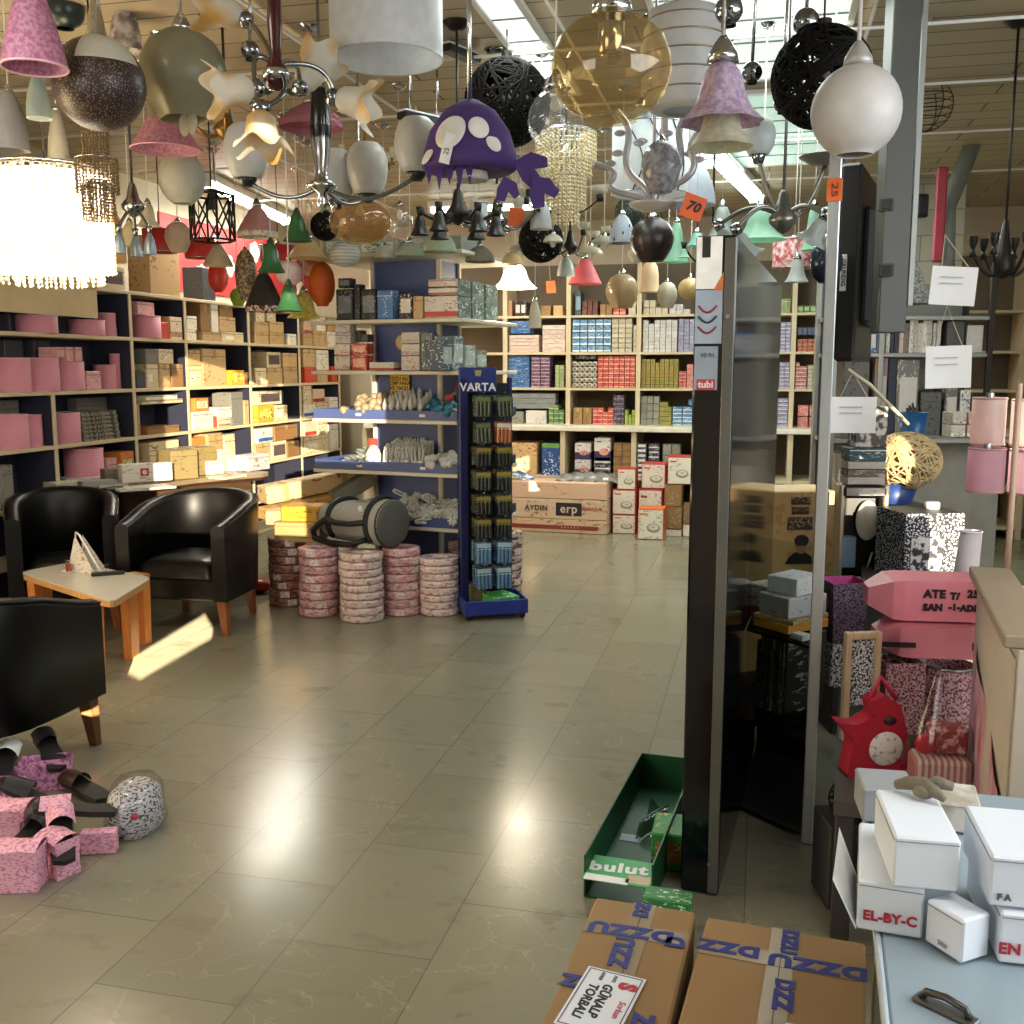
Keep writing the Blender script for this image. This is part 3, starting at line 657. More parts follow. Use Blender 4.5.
kG = K('8f9a66', 'dfe3c0', 'c8cf9a'); kR = K('b8402f', 'f0d0c0', 'e0a090'); kOl = K('7f8440', 'c86a3a', 'a8a860'); kRP = K('c07068', 'f0e0dc', 'e6ccc8'); kGr = K('8a897c', '5a584e'); kBr = K('9a774a', '5a4026'); kDk = K('34283a', 'c8b8c8', '7a6a80'); kYG = K('8a9a3a', 'e0e6a0', 'c8d070'); kGn = K('4a6f3c', 'c8d8b0', 'a0b880')
kWP = K('ddd6cc', '6a4a7a', 'e0a080', None, ('3f2f55', 0, .42)); kBW = K('2a2a30', 'e8e4de', 'e2dfda'); kTan = K('cfae7c', 'b0603a'); kOs = K('27508c', 'f2f2f2', '3a5f9a', None, ('6f9a3f', .86, 1)); kSil = K('777a78', '9a9c98'); kLav = K('8a86a0', 'e4e0ea', 'd0c8dc'); kOr = K('a8583a', 'e8b090', 'd89070')
# upper shelf
bgrid(510, 531, 321, 334, 1, 4, kB, 'flat blue box', z=1.705 + .19); bgrid(506, 540, 335, 352, 1, 5, kPP, 'long pale pink box'); bgrid(541.5, 567, 325, 352, 1, 6, kPP, 'pale pink box')
bgrid(572, 611, 319, 352, 5, 5, kC, 'small blue and white carton', style='B'); bgrid(611.5, 632, 318, 352, 3, 7, kCr, 'small cream carton', style='S'); bgrid(633, 637, 325, 352, 1, 5, kCr, 'slim cream carton')
bgrid(642.5, 677, 320, 352, 6, 9, kW, 'tiny white and mauve carton', keep=.7); bgrid(678, 700, 319, 352, 4, 8, kLav, 'tiny lavender carton', keep=.6)
# middle shelf
bgrid(507, 530, 355, 387, 1, 8, kB, 'flat blue box'); bgrid(531, 550, 356, 387, 2, 9, kPu, 'purple lamp box', style='B'); bgrid(555, 564, 365, 387, 2, 5, kG, 'pale green box')
bgrid(572, 597, 361, 388, 5, 5, [plain('ded8cc', .5), plain('6a5a48', .6)], 'round white bulb sleeve', round_=True); bgrid(597.5, 635, 356, 388, 7, 7, kR, 'red bulb carton', style='B'); bgrid(575, 596, 355, 361, 3, 1, kBW, 'black and white box', z=1.35 + .285)
bgrid(641, 678, 359, 390, 8, 8, kOl, 'olive green bulb carton', keep=.85, style='S'); bgrid(678.5, 686, 371, 390, 2, 5, kR, 'small red box', style='B'); bgrid(686.5, 700, 365, 390, 3, 6, kRP, 'rose and white box', keep=.6)
# on the counter
for k in range(3):
    pa, pb = ony(500, 408, BY - .05), ony(556, 408, BY - .05); z = 1.14 + k * .062
bgrid(502, 557, 393, 409, 1, 3, kSil, 'long grey aluminium profile box', z=1.135); bgrid(525, 547, 410, 424, 1, 1, kW, 'white long box', z=.981); bgrid(503, 524, 411, 424, 1, 1, kGr, 'grey lamp box', z=.981); bgrid(548.5, 564, 405, 424, 3, 4, kGn, 'green white bulb box', keep=.7, style='B')
bgrid(573, 592, 407, 424, 2, 1, kBr, 'brown carton', style='T'); bgrid(592.5, 613, 408, 424, 4, 4, kR, 'small red carton', keep=.5, style='B'); bgrid(613, 624, 395, 424, 3, 6, kDk, 'dark purple box', keep=.6, style='B'); bgrid(624.5, 635, 410, 424, 3, 3, kYG, 'yellow green box', keep=.6)
bgrid(640.5, 659, 396, 426, 3, 4, kGr, 'grey tall box', style='S'); bgrid(659.5, 671, 402, 426, 3, 5, kOl, 'dark olive box', keep=.6); bgrid(672, 692, 407, 426, 2, 5, kC, 'flat blue carton', keep=.5, style='B'); bgrid(688, 700, 400, 412, 2, 2, kB, 'blue box', z=1.18)
# under the counter
YC = CY + .05
bgrid(504, 538, 433, 470, 1, 1, kTan, 'big sunlit tan carton', Y=YC, d=.4); bgrid(541, 565, 437, 470, 1, 1, kOs, 'blue green topped lamp box', Y=YC, d=.35); 
bgrid(574, 591, 434, 471, 1, 2, kWP, 'purple footed white box', Y=YC, d=.3, style='O'); bgrid(593.5, 611, 437, 456, 1, 1, kWP, 'taller purple footed white box', Y=YC, d=.3, z=.485 + .155, style='O'); bgrid(593.5, 611, 457, 471, 1, 3, kBW, 'flat black and white box', Y=YC, d=.3, style='B')
bgrid(613, 633, 443, 472, 2, 5, kBr, 'small brown box', Y=YC, style='S'); bgrid(635, 646.5, 438, 472, 1, 7, kBW, 'slim black and white box', Y=YC, style='P'); bgrid(648, 659, 438, 472, 1, 7, kBW, 'slim white and black box', Y=YC, style='B'); bgrid(662, 680, 444, 474, 2, 3, kGr, 'grey carton', Y=YC)
# top shelf
bgrid(500, 512, 300, 316, 1, 1, K('b58a68', '6a3a2a'), 'terracotta box'); bgrid(515, 526, 301, 316, 2, 1, K('221f22', 'd8d0c8', 'e0dcd4'), 'black box with white lettering', style='P'); bgrid(541, 551, 305, 316, 1, 1, kBr, 'brown box'); bgrid(553, 563, 305, 316, 1, 1, kTan, 'tan box')
bgrid(575, 581, 290, 316, 1, 1, K('3a4450', '9aa4b0', '88a0b0'), 'tall slate box', style='P'); bgrid(582, 598, 300, 316, 3, 1, K('5a2f26', 'b08070'), 'dark red bottle box'); bgrid(600, 612, 304, 316, 2, 1, kBr, 'brown small box'); bgrid(613, 626, 306, 316, 2, 1, kR, 'red small box', style='B'); bgrid(628, 636, 300, 316, 1, 2, kCr, 'cream small box')
bgrid(643, 668, 300, 316, 4, 2, kCr, 'white long carton', keep=.6); bgrid(669, 690, 304, 316, 3, 2, kW, 'white printed carton', keep=.6)
# bays seen beyond the tall black panel
bgrid(781, 790, 298, 316, 3, 1, kG, 'pale green bottle box', style='S'); bgrid(797, 822, 305, 316, 4, 1, kGn, 'green spray bottle box', style='P')
bgrid(780, 790.5, 322, 353, 2, 8, kLav, 'white and violet box', keep=.6, style='B'); bgrid(797, 822, 327, 342, 5, 1, K('4a5068', '8088a0'), 'slate blue box', z=1.86); bgrid(797, 822, 339, 353, 5, 3, kOr, 'rust red spool box', keep=.6, style='S')
bgrid(779, 789.5, 362, 390, 2, 7, kLav, 'violet and white box', keep=.6, style='B'); bgrid(795, 806, 362, 390, 3, 7, kRP, 'rose box', keep=.5, style='B'); bgrid(807, 822, 365, 390, 3, 6, kCr, 'cream tile box', style='S')
bgrid(777, 788, 398, 424, 1, 7, kLav, 'flat white and violet box', style='B'); bgrid(797, 820, 405, 424, 2, 2, kRP, 'crumpled white bag box', keep=.6)
# floor in front of the counter: white lamp cartons with red edges
def lamp_carton(x0, x1, y0, y1, label, base=None, side='b8322c', Y=9.55, stack=None, style='O', body='e6dccb', rz=0.0):
    pa, pb = ony(x0, y1, Y), ony(x1, y1, Y); w = pb.x - pa.x; zt = ony(x0, y0, Y).z; zb = .001 if base is None else base
    d = min(w, .3); h = zt - zb - .003
    rt = thing('lamp_carton', label, 'box', ((pa.x + pb.x) / 2, Y + d / 2, zb), rz)
    MB().box((0, 0, h / 2), (w * .97, d, h), b=.004).build('carton', plain(side, .5), rt)
    MB().box((-w * .01, -d / 2 - .0015, h * .49), (w * .9, .003, h * .93), b=.001).build('printed_front', printed(body, 'b0a498', rnd=.05), rt)
    if style == 'O':
        mb = MB(); T = TR((w * .1, -d / 2 - .0035, h * .38), rx=PI / 2)
        mb.add([(w * .25 * math.cos(2 * PI * k / 28), h * .15 * math.sin(2 * PI * k / 28), 0) for k in range(28)], [tuple(range(28))], 0, False, T)
        mb.add([(w * .19 * math.cos(2 * PI * k / 28), h * .03 + h * .10 * math.sin(2 * PI * k / 28), .0008) for k in range(28)], [tuple(range(28))], 1, False, T)
        mb.add([(w * .05 * math.cos(2 * PI * k / 16), h * .03 + h * .03 * math.sin(2 * PI * k / 16), .0016) for k in range(16)], [tuple(range(16))], 2, False, T)
        mb.build('lamp_picture', [plain('8f8a7c', .5), plain('d6d0c0', .5), plain('a39c8c', .5)], rt)
        MB().box((-w * .26, -d / 2 - .0035, h * .82), (w * .26, .001, h * .05)).build('title', plain(side, .5), rt)
    return zt, rt
zt, _ = lamp_carton(612, 636, 514, 537, 'white lamp carton with red edges, bottom of the pair by the long cartons')
zt, _ = lamp_carton(612, 636, 489, 513, 'white lamp carton with dark red lid, on the lowest white one', zt)
zt, _ = lamp_carton(617, 636, 468, 487, 'smaller white lamp carton topping the pair by the long cartons', zt)
zt, _ = lamp_carton(637.5, 662, 488, 538, 'white lamp carton with half dome picture behind the orange one', None, Y=9.6)
zt2, _ = lamp_carton(641, 666, 463, 487, 'tilted white lamp carton with red lid atop the half dome one', zt, Y=9.6)
lamp_carton(637, 664, 508, 545, 'white lamp carton with orange side standing foremost', None, 'd0662a', Y=9.25)
zt, _ = lamp_carton(665, 682, 529, 541, 'low white label box under two brown cartons', None, '8a6a44', Y=9.5, style='')
zt, _ = lamp_carton(664.5, 682, 506, 529, 'brown carton on the low white label box', zt, '7d5c37', Y=9.5, style='', body='8f6c42')
zt, _ = lamp_carton(664, 682, 484, 506, 'upper brown carton beneath the cream lamp carton', zt, '7d5c37', Y=9.5, style='', body='8f6c42')
zt, _ = lamp_carton(667, 692, 456, 483, 'cream lamp carton with large disc topping the brown cartons', zt, Y=9.5)
zt, _ = lamp_carton(682.5, 692, 524, 543, 'narrow white carton on the floor beside brown cartons', None, Y=9.5, style='')
lamp_carton(683, 694, 503, 524, 'brown carton on the narrow white one by the black panel', zt, '7d5c37', Y=9.5, style='', body='806040')
# long luminaire cartons lying on the floor
def long_carton(y0, y1, label, zb, cols, strip=None, txt=(), Y=9.45):
    a, b = ony(497, y1, Y), ony(608, y1, Y); zt = ony(560, y0, Y).z; w = b.x - a.x + .1; h = zt - zb; d = .32
    rt = thing('long_carton', label, 'box', ((a.x + b.x) / 2 - .05, Y + d / 2, zb), math.radians(-3))
    MB().box((0, 0, h / 2), (w, d, h - .004), b=.005).build('carton', printed(cols, '9a7a60', scale=(20, 6, 5)), rt)
    if strip: MB().box((.0, -d / 2 - .001, h * .4), (w * .86, .002, h * .3)).build('colour_strip', plain(strip, .5), rt)
    if any(q[0] == 'erp' for q in txt): MB().box((.19 * w, -d / 2 - .0012, .5 * h), (.25, .0022, .125), b=.001).build('logo_plate', plain('22222c', .5), rt)
    for s_, x, z, size, c in txt: text(s_, size, plain(c, .6), rt, face((x * w, -d / 2 - .0025, z * h), (1, 0, 0), (0, 0, 1)), bold=.002)
    return zt
z = long_carton(519, 536, 'long pale carton with dark red strip, lowest of the floor stack', .001, 'cfae90', '8a3a2c', ((u'· · · · · ·', .2, .4, .05, 'e8cbb0'),))
z = long_carton(499, 518, 'long pale carton marked erp, in the middle of the floor stack', z, 'd2b496', None, (('erp', .19, .52, .115, 'd8bc9c'), ('C E', -.3, .55, .08, '2a2a2a'), ('AYDIN', -.08, .52, .07, '2a2a2a'), ('ARMATUR', .38, .55, .04, 'a84a40')))
z = long_carton(482, 498, 'long pale pink carton with tape streaks topping the floor stack', z, 'd8b296', None, (('ARMATUR', -.39, .66, .05, 'b04a40'), ('AYDINLATMA', -.385, .4, .035, 'b04a40')))
for i in range(5):
    pass
rt = thing('plastic_bundle', 'grey plastic wrapped flat bundle on the long floor cartons', 'bundle', ony(588, 481, 9.6) + Vector((0, .1, 0)))
mb = MB(); mb.grid(lambda u, v: ((u - .5) * .62, (v - .5) * .3, .07 * math.sin(PI * u) ** .3 * math.sin(PI * v) ** .3 + .012 * math.sin(u * 31 + v * 9)), 24, 12)
mb.build('wrap', frosted('8f928c', .2, .15), rt)
rt = thing('folded_leaflet', 'blue and white folded leaflet on the long floor cartons', 'leaflet', ony(512, 481, 9.5) + Vector((0, .1, 0)))
MB().add([(-.16, -.1, 0), (.12, -.12, 0), (.2, .08, .02), (-.12, .1, .05), (-.02, -.1, .07), (.02, .08, .09)], [(0, 4, 5, 3), (4, 1, 2, 5)]).build('sheet', printed('30507e', 'd8d8d4', 'c8c8c4'), rt)

bn0, bn1 = onx(165, 250, XL + .06), onx(336, 250, XL + .06)
rt = thing('wall_banner', 'red banner with cream flowers on the wall above the long shelving', 'banner', (XL + .008, (bn0.y + bn1.y) / 2, 2.52)); bl = abs(bn1.y - bn0.y)
MB().box((0, 0, 0), (.01, bl, .62), b=.002).build('banner_sheet', plain('a8282a', .6, 0, .1), rt)
for k in range(14):
    y = -bl / 2 + bl * (k + .5) / 14; z = .16 * math.sin(k * 2.4); mb = MB()
    for a in range(5): mb.ball(.05, (.008, y + .055 * math.cos(a * 1.257), z + .055 * math.sin(a * 1.257)), 0, 10, 6, (.12, 1, 1))
    mb.build('flower_print', plain('e8dcc8', .6), rt)
# ---------------------------------------------------------------- blue island display with trays
GA = YAW - math.radians(22)
C0 = CAM + FH * 6.9 + RT * (-.475); C0.z = 0
gx, gy = Vector((math.cos(GA), math.sin(GA), 0)), Vector((-math.sin(GA), math.cos(GA), 0))
GW, GD, OV = .52, .33, .30
GC = C0 - gx * (GW / 2) + gy * (GD / 2)
BLUE = plain('46578c', .5, 0, .06, 3); BLUE_SHADE = plain('262f52', .5, 0, .06); GEDGE = plain('cfc8b4', .4, 0, .05)  # the darker blue puts shade into the colour of the right tray sides
g = thing('display_island', 'blue column display island with cream boards and bulb trays', 'display stand', GC, GA)
MB().box((0, 0, 1.13), (GW - .03, GD - .03, 2.26)).build('core_panel', BLUE, g)
mb = MB()
for sx in (-1, 1):
    for sy in (-1, 1): MB().box((sx * (GW / 2 - .012), sy * (GD / 2 - .012), 1.13), (.03, .03, 2.26), b=.004).build('corner_post', GEDGE, g)
SH = [2.28, 1.86, 1.53]; TRY = [1.215, .875, .52]
for z in SH: MB().box((0, 0, z - .0125), (GW + 2 * OV, GD + 2 * OV, .025), b=.004).build('shelf_board', GEDGE, g)
for z in TRY:
    t_ = MB().box((0, 0, z - .0125), (GW + 2 * OV, GD + 2 * OV, .025), b=.004).build('tray_board', GEDGE, g)
    hx, hy = GW / 2 + OV - .01, GD / 2 + OV - .01; fh = .062
    MB().box((0, -hy, z + fh / 2), (2 * hx, .015, fh), b=.003).build('tray_front', BLUE, t_)
    MB().box((hx, 0, z + fh / 2), (.015, 2 * hy - .02, fh), b=.003).build('tray_side', BLUE_SHADE, t_)
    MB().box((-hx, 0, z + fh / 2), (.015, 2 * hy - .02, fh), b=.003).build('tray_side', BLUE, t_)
    for k, x in enumerate((-.33, .08, .5)): MB().box((x, -hy + .14, z + fh / 2 + .004), (.012, .29, fh), b=.002).build('tray_divider', GEDGE, t_)
    for x in (-.2, .27): MB().box((x, -hy - .009, z + .03), (.04, .003, .018)).build('price_label', PAPER, t_)
mb = MB(); mb.lathe([(.001, 0), (.033, 0), (.033, .004), (.028, .006), (.026, .004), (.02, .004), (.018, .007), (.001, .007)], 28, 0, TR((-.02, -GD / 2 - .002, 1.72), rx=PI / 2, s=1.6))
mb.build('round_sticker', plain('d3b98a', .4), g)
sg = MB().box((-.045, -GD / 2 - .006, 1.415), (.145, .004, .19), b=.001).build('yellow_sign', plain('e2bd35', .6, 0, .04), g)
for s_, z in (('OZU ALI', 1.475), ('CMP PARA', 1.445), ('VE TARZLI', 1.413), ('VERMEK', 1.38)): text(s_, .032, plain('5a3a20', .6), sg, face((-.045, -GD / 2 - .0085, z), (1, 0, 0), (0, 0, 1)), bold=.0012, shear=.15)
MB().box((-.045, -GD / 2 - .0085, 1.333), (.145, .002, .018)).build('sign_stripe', plain('8a3a30', .6), sg)
GN = -gy; GP = GC + GN * (GD / 2 + OV - .03)
GCNT = {}
def gbox(x0, x1, y0, y1, z, mats, style, desc, inset=0.0, side=False):
    P, N = (GP - GN * inset, GN) if not side else (GC + gx * (GW / 2 + OV - .03 - inset), gx)
    a, b = onplane(x0, y1, P, N), onplane(x1, y1, P, N); t = onplane((x0 + x1) / 2, y0, P, N)
    zb = a.z if z is None else z; w = (b - a).length - .004; h = max(.02, t.z - zb - .002); d = min(.2, max(.08, w * .8)); c = (a + b) / 2 - N * (d / 2)
    return carton((c.x, c.y, zb + .001), w, d, h, GA if not side else GA + PI / 2, mats, style, desc, 'box')
kBk = K('1d1d20', '8a8e92', '6a6e74'); kSig = K('d9d0c2', 'b0584a', 'd8c8b4', None, ('b8483a', .05, .3)); kTeal = K('6f7d76', 'd6e0d8', '506a5c')
for q in ((336, 353, 289, 313, 1.862, kBk, 'P', 'black bulb carton with blue photo on the island upper board'), (354, 360, 284, 313, 1.862, kBk, '', 'slim black carton beside the black bulb carton'), (361, 376, 289, 313, 1.862, kBk, 'P', 'black carton with ringed lamp pictures on the island'),
          (377, 393, 290, 313, 1.862, K('4a76ad', 'e6eef4', '2f5590'), 'S', 'bright blue carton on the upper board of the island'), (399, 412, 293, 313, 1.862, K('26262c', 'e8e0d4', 'd8cfc0'), 'P', 'black carton with pale photo beside the bright blue one'), (413, 423, 296, 313, 1.862, kTan, 'S', 'small tan carton beside the flat white one'),
          (424, 456, 296, 314, 1.862, kSig, '', 'wide white carton with rust band on the island'), (428, 456, 288, 295, None, kSig, '', 'flat white box lying on the wide banded carton'), (428, 456, 279, 287, None, kPP, 'S', 'flat pinkish box topping the wide banded carton')): gbox(*q)
gbox(338, 350, 278, 288, None, kBk, 'P', 'small black carton on top of the black bulb carton', .0)
for i in range(3):
    gbox(459 + i * 13.5, 471 + i * 13.5, 297, 316 , 1.862, kTeal, 'P', f'grey green printed box, {ORD[i]} along the island side, lower row', .02, True)
    gbox(459 + i * 13.5, 471 + i * 13.5, 279 + i * 3, 296 + i * 1.5, None, kTeal, 'P', f'grey green printed box, {ORD[i]} along the island side, upper row', .02, True)
for q in ((334, 350, 356, 366.5, 1.532, kSig, 'B', 'white box with red wave, bottom of the island stack'), (351, 367, 355, 367, 1.532, kR, 'P', 'red and white box in the island stack'), (334, 350, 344, 355.5, None, kSig, 'B', 'white box with red wave lying second in the stack'), (351, 367, 343, 354.5, None, kR, 'P', 'red swoosh box lying second in the stack'),
          (335, 351, 333, 343.5, None, kW, 'S', 'white box lying third in the island stack'), (335, 350, 322, 332.5, None, kW, 'S', 'white box topping the island stack'), (369, 394, 362, 368, 1.532, kSig, '', 'low flat white and red box on the island'),
          (401, 420, 356, 369, 1.532, K('d8d4cc', 'd2602c', 'c8c4bc'), 'B', 'white and orange bulb box, bottom of its stack'), (401, 420, 344, 355.5, None, K('d8d4cc', 'd2602c', 'c8c4bc'), 'B', 'white and orange bulb box, middle of its stack'), (401, 420, 332, 343.5, None, K('d8d4cc', 'd2602c', 'c8c4bc'), 'B', 'white and orange bulb box, top of its stack'),
          (421, 433, 333, 369, 1.532, kTeal, 'P', 'tall teal printed carton beside the orange bulb boxes'), (425, 443, 361, 370, 1.532, kCr, 'S', 'low white box in front of the teal carton')): gbox(*q, inset=0 if 'low white' in q[-1] else .06)
for i, (x, y0, c) in enumerate(((447, 340, '3f4a58'), (458, 336, '59686a'), (470, 345, '8a8f86'), (481, 350, '6d7466'))):
    gbox(x - 5, x + 6, y0, 368, 1.532, K(c, 'd8dcd8', 'a8b0a8'), 'P', f'plastic bulb pack, {ORD[i]} from the corner along the island side', .03, True)
for i, (x, y0, c) in enumerate(((354, 330, '4a4844'), (361, 334, '5a5a58'))): gbox(x, x + 7, y0, 342, None, K(c), 'S', f'dark small box, {ORD[i]} behind the white box stack', .12)
# bulbs heaped in the trays
def bulb_mesh(kind, glassm, basem):
    mb = MB()
    if kind == 'globe':
        mb.lathe([(.0005, .075), (.012, .0735), (.022, .068), (.028, .057), (.029, .047), (.025, .033), (.017, .02), (.013, .012)], 16)
        mb.lathe([(.0135, .013), (.0135, -.008), (.009, -.014), (.001, -.016)], 12, 1)
    elif kind == 'candle':
        mb.lathe([(.0005, .09), (.006, .078), (.014, .055), (.0175, .038), (.015, .018), (.011, .008)], 14); mb.lathe([(.0115, .009), (.0115, -.01), (.001, -.014)], 12, 1)
    else:
        for s_ in (-1, 1):
            for q in (-1, 1): mb.tube([(s_ * .011, q * .01, .018), (s_ * .011, q * .01, .085)], .0065, 0, 8)
            mb.tube([(s_ * .011, .01 * math.cos(a), .085 + .01 * math.sin(a)) for a in (0, .8, 1.57, 2.3, PI)], .0065, 0, 8)
        mb.lathe([(.001, .024), (.02, .022), (.022, .006), (.013, -.002), (.0135, -.018), (.001, -.024)], 14, 1)
    return mb.mesh('light_bulb', [glassm, basem])
OPAL = frosted('efece6', .3, .25); BM = {}
for k, c in (('globe', OPAL), ('candle', OPAL), ('cfl', frosted('f2f0ea', .3, .3))): BM[k] = bulb_mesh(k, c, WHITE if k == 'cfl' else STEEL)
BM['tan'] = bulb_mesh('globe', frosted('b9a888', .3, .3), STEEL); BM['teal'] = bulb_mesh('globe', frosted('2f7d92', .2, .2), STEEL); BM['red'] = bulb_mesh('globe', frosted('b8383a', .2, .2), STEEL); BM['grey'] = bulb_mesh('candle', frosted('8e948e', .3, .2), STEEL)
def heap(kind, x0, x1, z, n, label, y0=-GD / 2 - OV + .035, y1=-GD / 2 - .03, lay=True, h=.10):
    nx = max(1, round(math.sqrt(n * (x1 - x0) / (y1 - y0)))); ny = max(1, math.ceil(n / nx))
    for i in range(n):
        o = bpy.data.objects.new('light_bulb', BM[kind]); COL.objects.link(o)
        x = x0 + (x1 - x0) * ((i % nx) + .5 + random.uniform(-.3, .3)) / nx; y = y0 + (y1 - y0) * ((i // nx) + .5 + random.uniform(-.3, .3)) / ny; f = (y - y0) / (y1 - y0)
        if lay: o.rotation_euler = (PI / 2 + random.uniform(-.6, .4), random.uniform(-.5, .5), random.uniform(-1.4, 1.4)); zz = z + .045 + h * f * random.uniform(.55, 1) + .01
        else: o.rotation_euler = (random.uniform(-.2, .2), random.uniform(-.2, .2), random.uniform(0, 6)); zz = z + .045 + h * f
        p = GC + gx * x + gy * y; o.location = (p.x, p.y, zz)
        tag(o, label, 'light bulb', label)
heap('tan', -.31, -.06, 1.215, 30, 'tan frosted bulb in the upper island tray'); heap('candle', -.04, .24, 1.215, 34, 'white pear bulb standing in the upper island tray', lay=False, h=.08)
heap('teal', .28, .49, 1.215, 16, 'blue green bulb at the upper tray corner'); heap('red', .33, .45, 1.29, 3, 'red bulb among blue ones in the upper tray', y0=-GD / 2 - .2)
heap('cfl', -.06, .24, .875, 40, 'white compact bulb standing in the middle island tray', lay=False, h=.07); heap('globe', .26, .5, .875, 26, 'round white bulb lying at the middle tray corner', h=.05); heap('grey', -.32, -.2, .875, 14, 'grey candle bulb in the middle tray end')
heap('cfl', .0, .26, .52, 44, 'white compact bulb heaped in the lowest tray', h=.14); heap('cfl', .28, .5, .52, 34, 'white compact bulb heaped at the lowest tray corner', h=.1); heap('cfl', -.5, -.36, .52, 7, 'white compact bulb behind the grey duffel bag', h=.12)
# small goods in the trays
p = GC + gx * -.16 + gy * (-GD / 2 - OV + .12)
rt = thing('bulb_bag', 'clear bag of white bulbs with red header card in middle tray', 'bag', (p.x, p.y, .876), GA)
MB().loft([[(.055 * k * math.cos(a), .04 * k * math.sin(a), z) for a in [i * PI / 8 for i in range(16)]] for z, k in ((0, .8), (.03, 1.1), (.09, 1.1), (.13, .8), (.16, .35))], 0).build('bag_body', speckle('e6e4dd', '9c9c94', 45, .45, .6, .2), rt)
MB().box((0, 0, .18), (.07, .012, .05), b=.003).build('header_card', plain('b8443c', .5), rt)
p = GC + gx * -.30 + gy * (-GD / 2 - OV + .12)
rt = thing('open_box', 'open grey box tipped up in the lowest tray behind the duffel', 'box', (p.x, p.y, .70), GA + .5); rt.rotation_euler = (math.radians(28), 0, GA - .75)
mb = MB()
for c, d in (((0, 0, .004), (.13, .3, .008)), ((-.063, 0, .05), (.004, .3, .1)), ((.063, 0, .05), (.004, .3, .1)), ((0, .148, .05), (.13, .004, .1)), ((0, -.148, .05), (.13, .004, .1))): mb.box(c, d)
mb.build('box_body', plain('6c685c', .6), rt); MB().box((0, .149, .05), (.12, .005, .09)).build('inner_liner', WHITE, rt)
p = GC + gx * -.06 + gy * (-GD / 2 - OV + .08)
carton((p.x, p.y, .522), .11, .12, .105, GA, K('d8b42c', '3a2a10', 'e8d070'), 'O', 'open yellow bulb box in the lowest tray', 'box')
# goods on the very top of the island
for i, (x, w, h, c, s_) in enumerate(((-.42, .22, .13, '9aa89a', 'P'), (-.12, .3, .1, 'a8b0a4', 'P'), (.22, .2, .12, 'b0aca0', 'S'), (.42, .14, .1, '7d8078', 'S'))):
    p = GC + gx * x + gy * -.2; carton((p.x, p.y, 2.282), w, .25, h, GA, K(c, '4a6a50', 'd8dcd4'), s_, f'pale green grey carton on top of the blue island, {ORD[i]} along', 'box')
# ---------------------------------------------------------------- cable coils
FILM = speckle('dcb4b4', 'b0767e', 30, .42, .62, .22, (1, 1, 3), rnd=1.0); FILMW = speckle('dccbc8', 'b0787e', 26, .5, .64, .22, (1, 1, 2), rnd=1.0); COIL = {}
def coil_mesh(R, h, m):
    k = (R, h, m.name)
    if k in COIL: return COIL[k]
    mb = MB(); r0 = R * .45; b = h * .3; pr = []
    for i in range(21):
        t = i / 20
        a = t * 2 * PI; cx, hw, hh = (R + r0) / 2, (R - r0) / 2, h / 2
        ca, sa = math.cos(a), math.sin(a); e = .3
        pr.append((cx + hw * math.copysign(abs(ca) ** e, ca), hh + hh * math.copysign(abs(sa) ** e, sa)))
    mb.lathe(pr, 36, 0, wob=lambda a, t: 1 + .012 * math.sin(9 * a + 5 * t))
    COIL[k] = mb.mesh('cable_coil', m); return COIL[k]
LABM = {}
def label_mesh(R, h):
    k = (R, h)
    if k not in LABM:
        mb = MB(); mb.grid(lambda u, v: ((R + .003) * math.cos(-.24 + .48 * u), (R + .003) * math.sin(-.24 + .48 * u), h * (.12 + .76 * v)), 6, 1, 0); LABM[k] = mb.mesh('paper_label', printed('e2d3cd', '9a5a5a', scale=(14, 14, 8), thr=.5))
    return LABM[k]
def stack(px, ybot, ytop, n, R, name, film=FILM, word='pink wrapped cable coil', z0=0.001, s=None):
    p = onz(px, ybot, 0); v = Vector((p.x, p.y, 0)); dirn = Vector((p.x - CAM.x, p.y - CAM.y, 0)).normalized(); c = v + dirn * R
    top = at(px, ytop, (p - CAM).dot(FW) + R * .6).z; h = (top - z0) / n
    for i in range(n):
        o = bpy.data.objects.new('cable_coil', coil_mesh(R, round(h - .002, 3), film)); COL.objects.link(o)
        o.location = (c.x + random.uniform(-.006, .006), c.y + random.uniform(-.006, .006), z0 + i * h); o.rotation_euler = (0, 0, random.uniform(0, 6))
        tag(o, f"{word}, {ORD[i]} up in {name}", 'cable coil', 'cable coils stacked on the floor')
        l = bpy.data.objects.new('paper_label', label_mesh(R, round(h - .002, 3))); COL.objects.link(l); l.parent = o
        l.rotation_euler = (0, 0, math.atan2(-dirn.y, -dirn.x) - o.rotation_euler.z + random.uniform(-.7, .9))
    return c, z0 + n * h
S1, z1 = stack(289, 607, 536, 8, .125, 'the stack nearest the armchair', speckle('a8776c', '74453c', 26, .42, .6, .25, (1, 1, 3), rnd=1.0), 'brownish pink cable coil')
S2, z2 = stack(320, 618, 546, 8, .128, 'the stack under the duffel strap')
S3, z3 = stack(362.5, 624, 551, 9, .135, 'the tallest stack foremost of all', FILMW, 'pale pink cable coil')
S4, z4 = stack(402, 617, 546, 8, .12, 'the stack below the duffel end')
S5, z5 = stack(440, 617, 556, 8, .128, 'the stack beside the battery rack', FILMW, 'pale pink cable coil')
stack(422, 592, 538, 6, .118, 'the rear stack under the bulb tray', speckle('b8b0a8', '7d6a62', 24, .45, .6, .25, (1, 1, 2), rnd=1.0), 'greyish cable coil')
stack(456, 592, 538, 6, .118, 'the rear stack behind the battery rack post')
stack(507, 594, 530, 8, .108, 'the printed stack behind the battery rack', speckle('b9aaa4', '6f4346', 20, .52, .58, .25, (1, 1, 2), rnd=1.0), 'red printed cable coil')
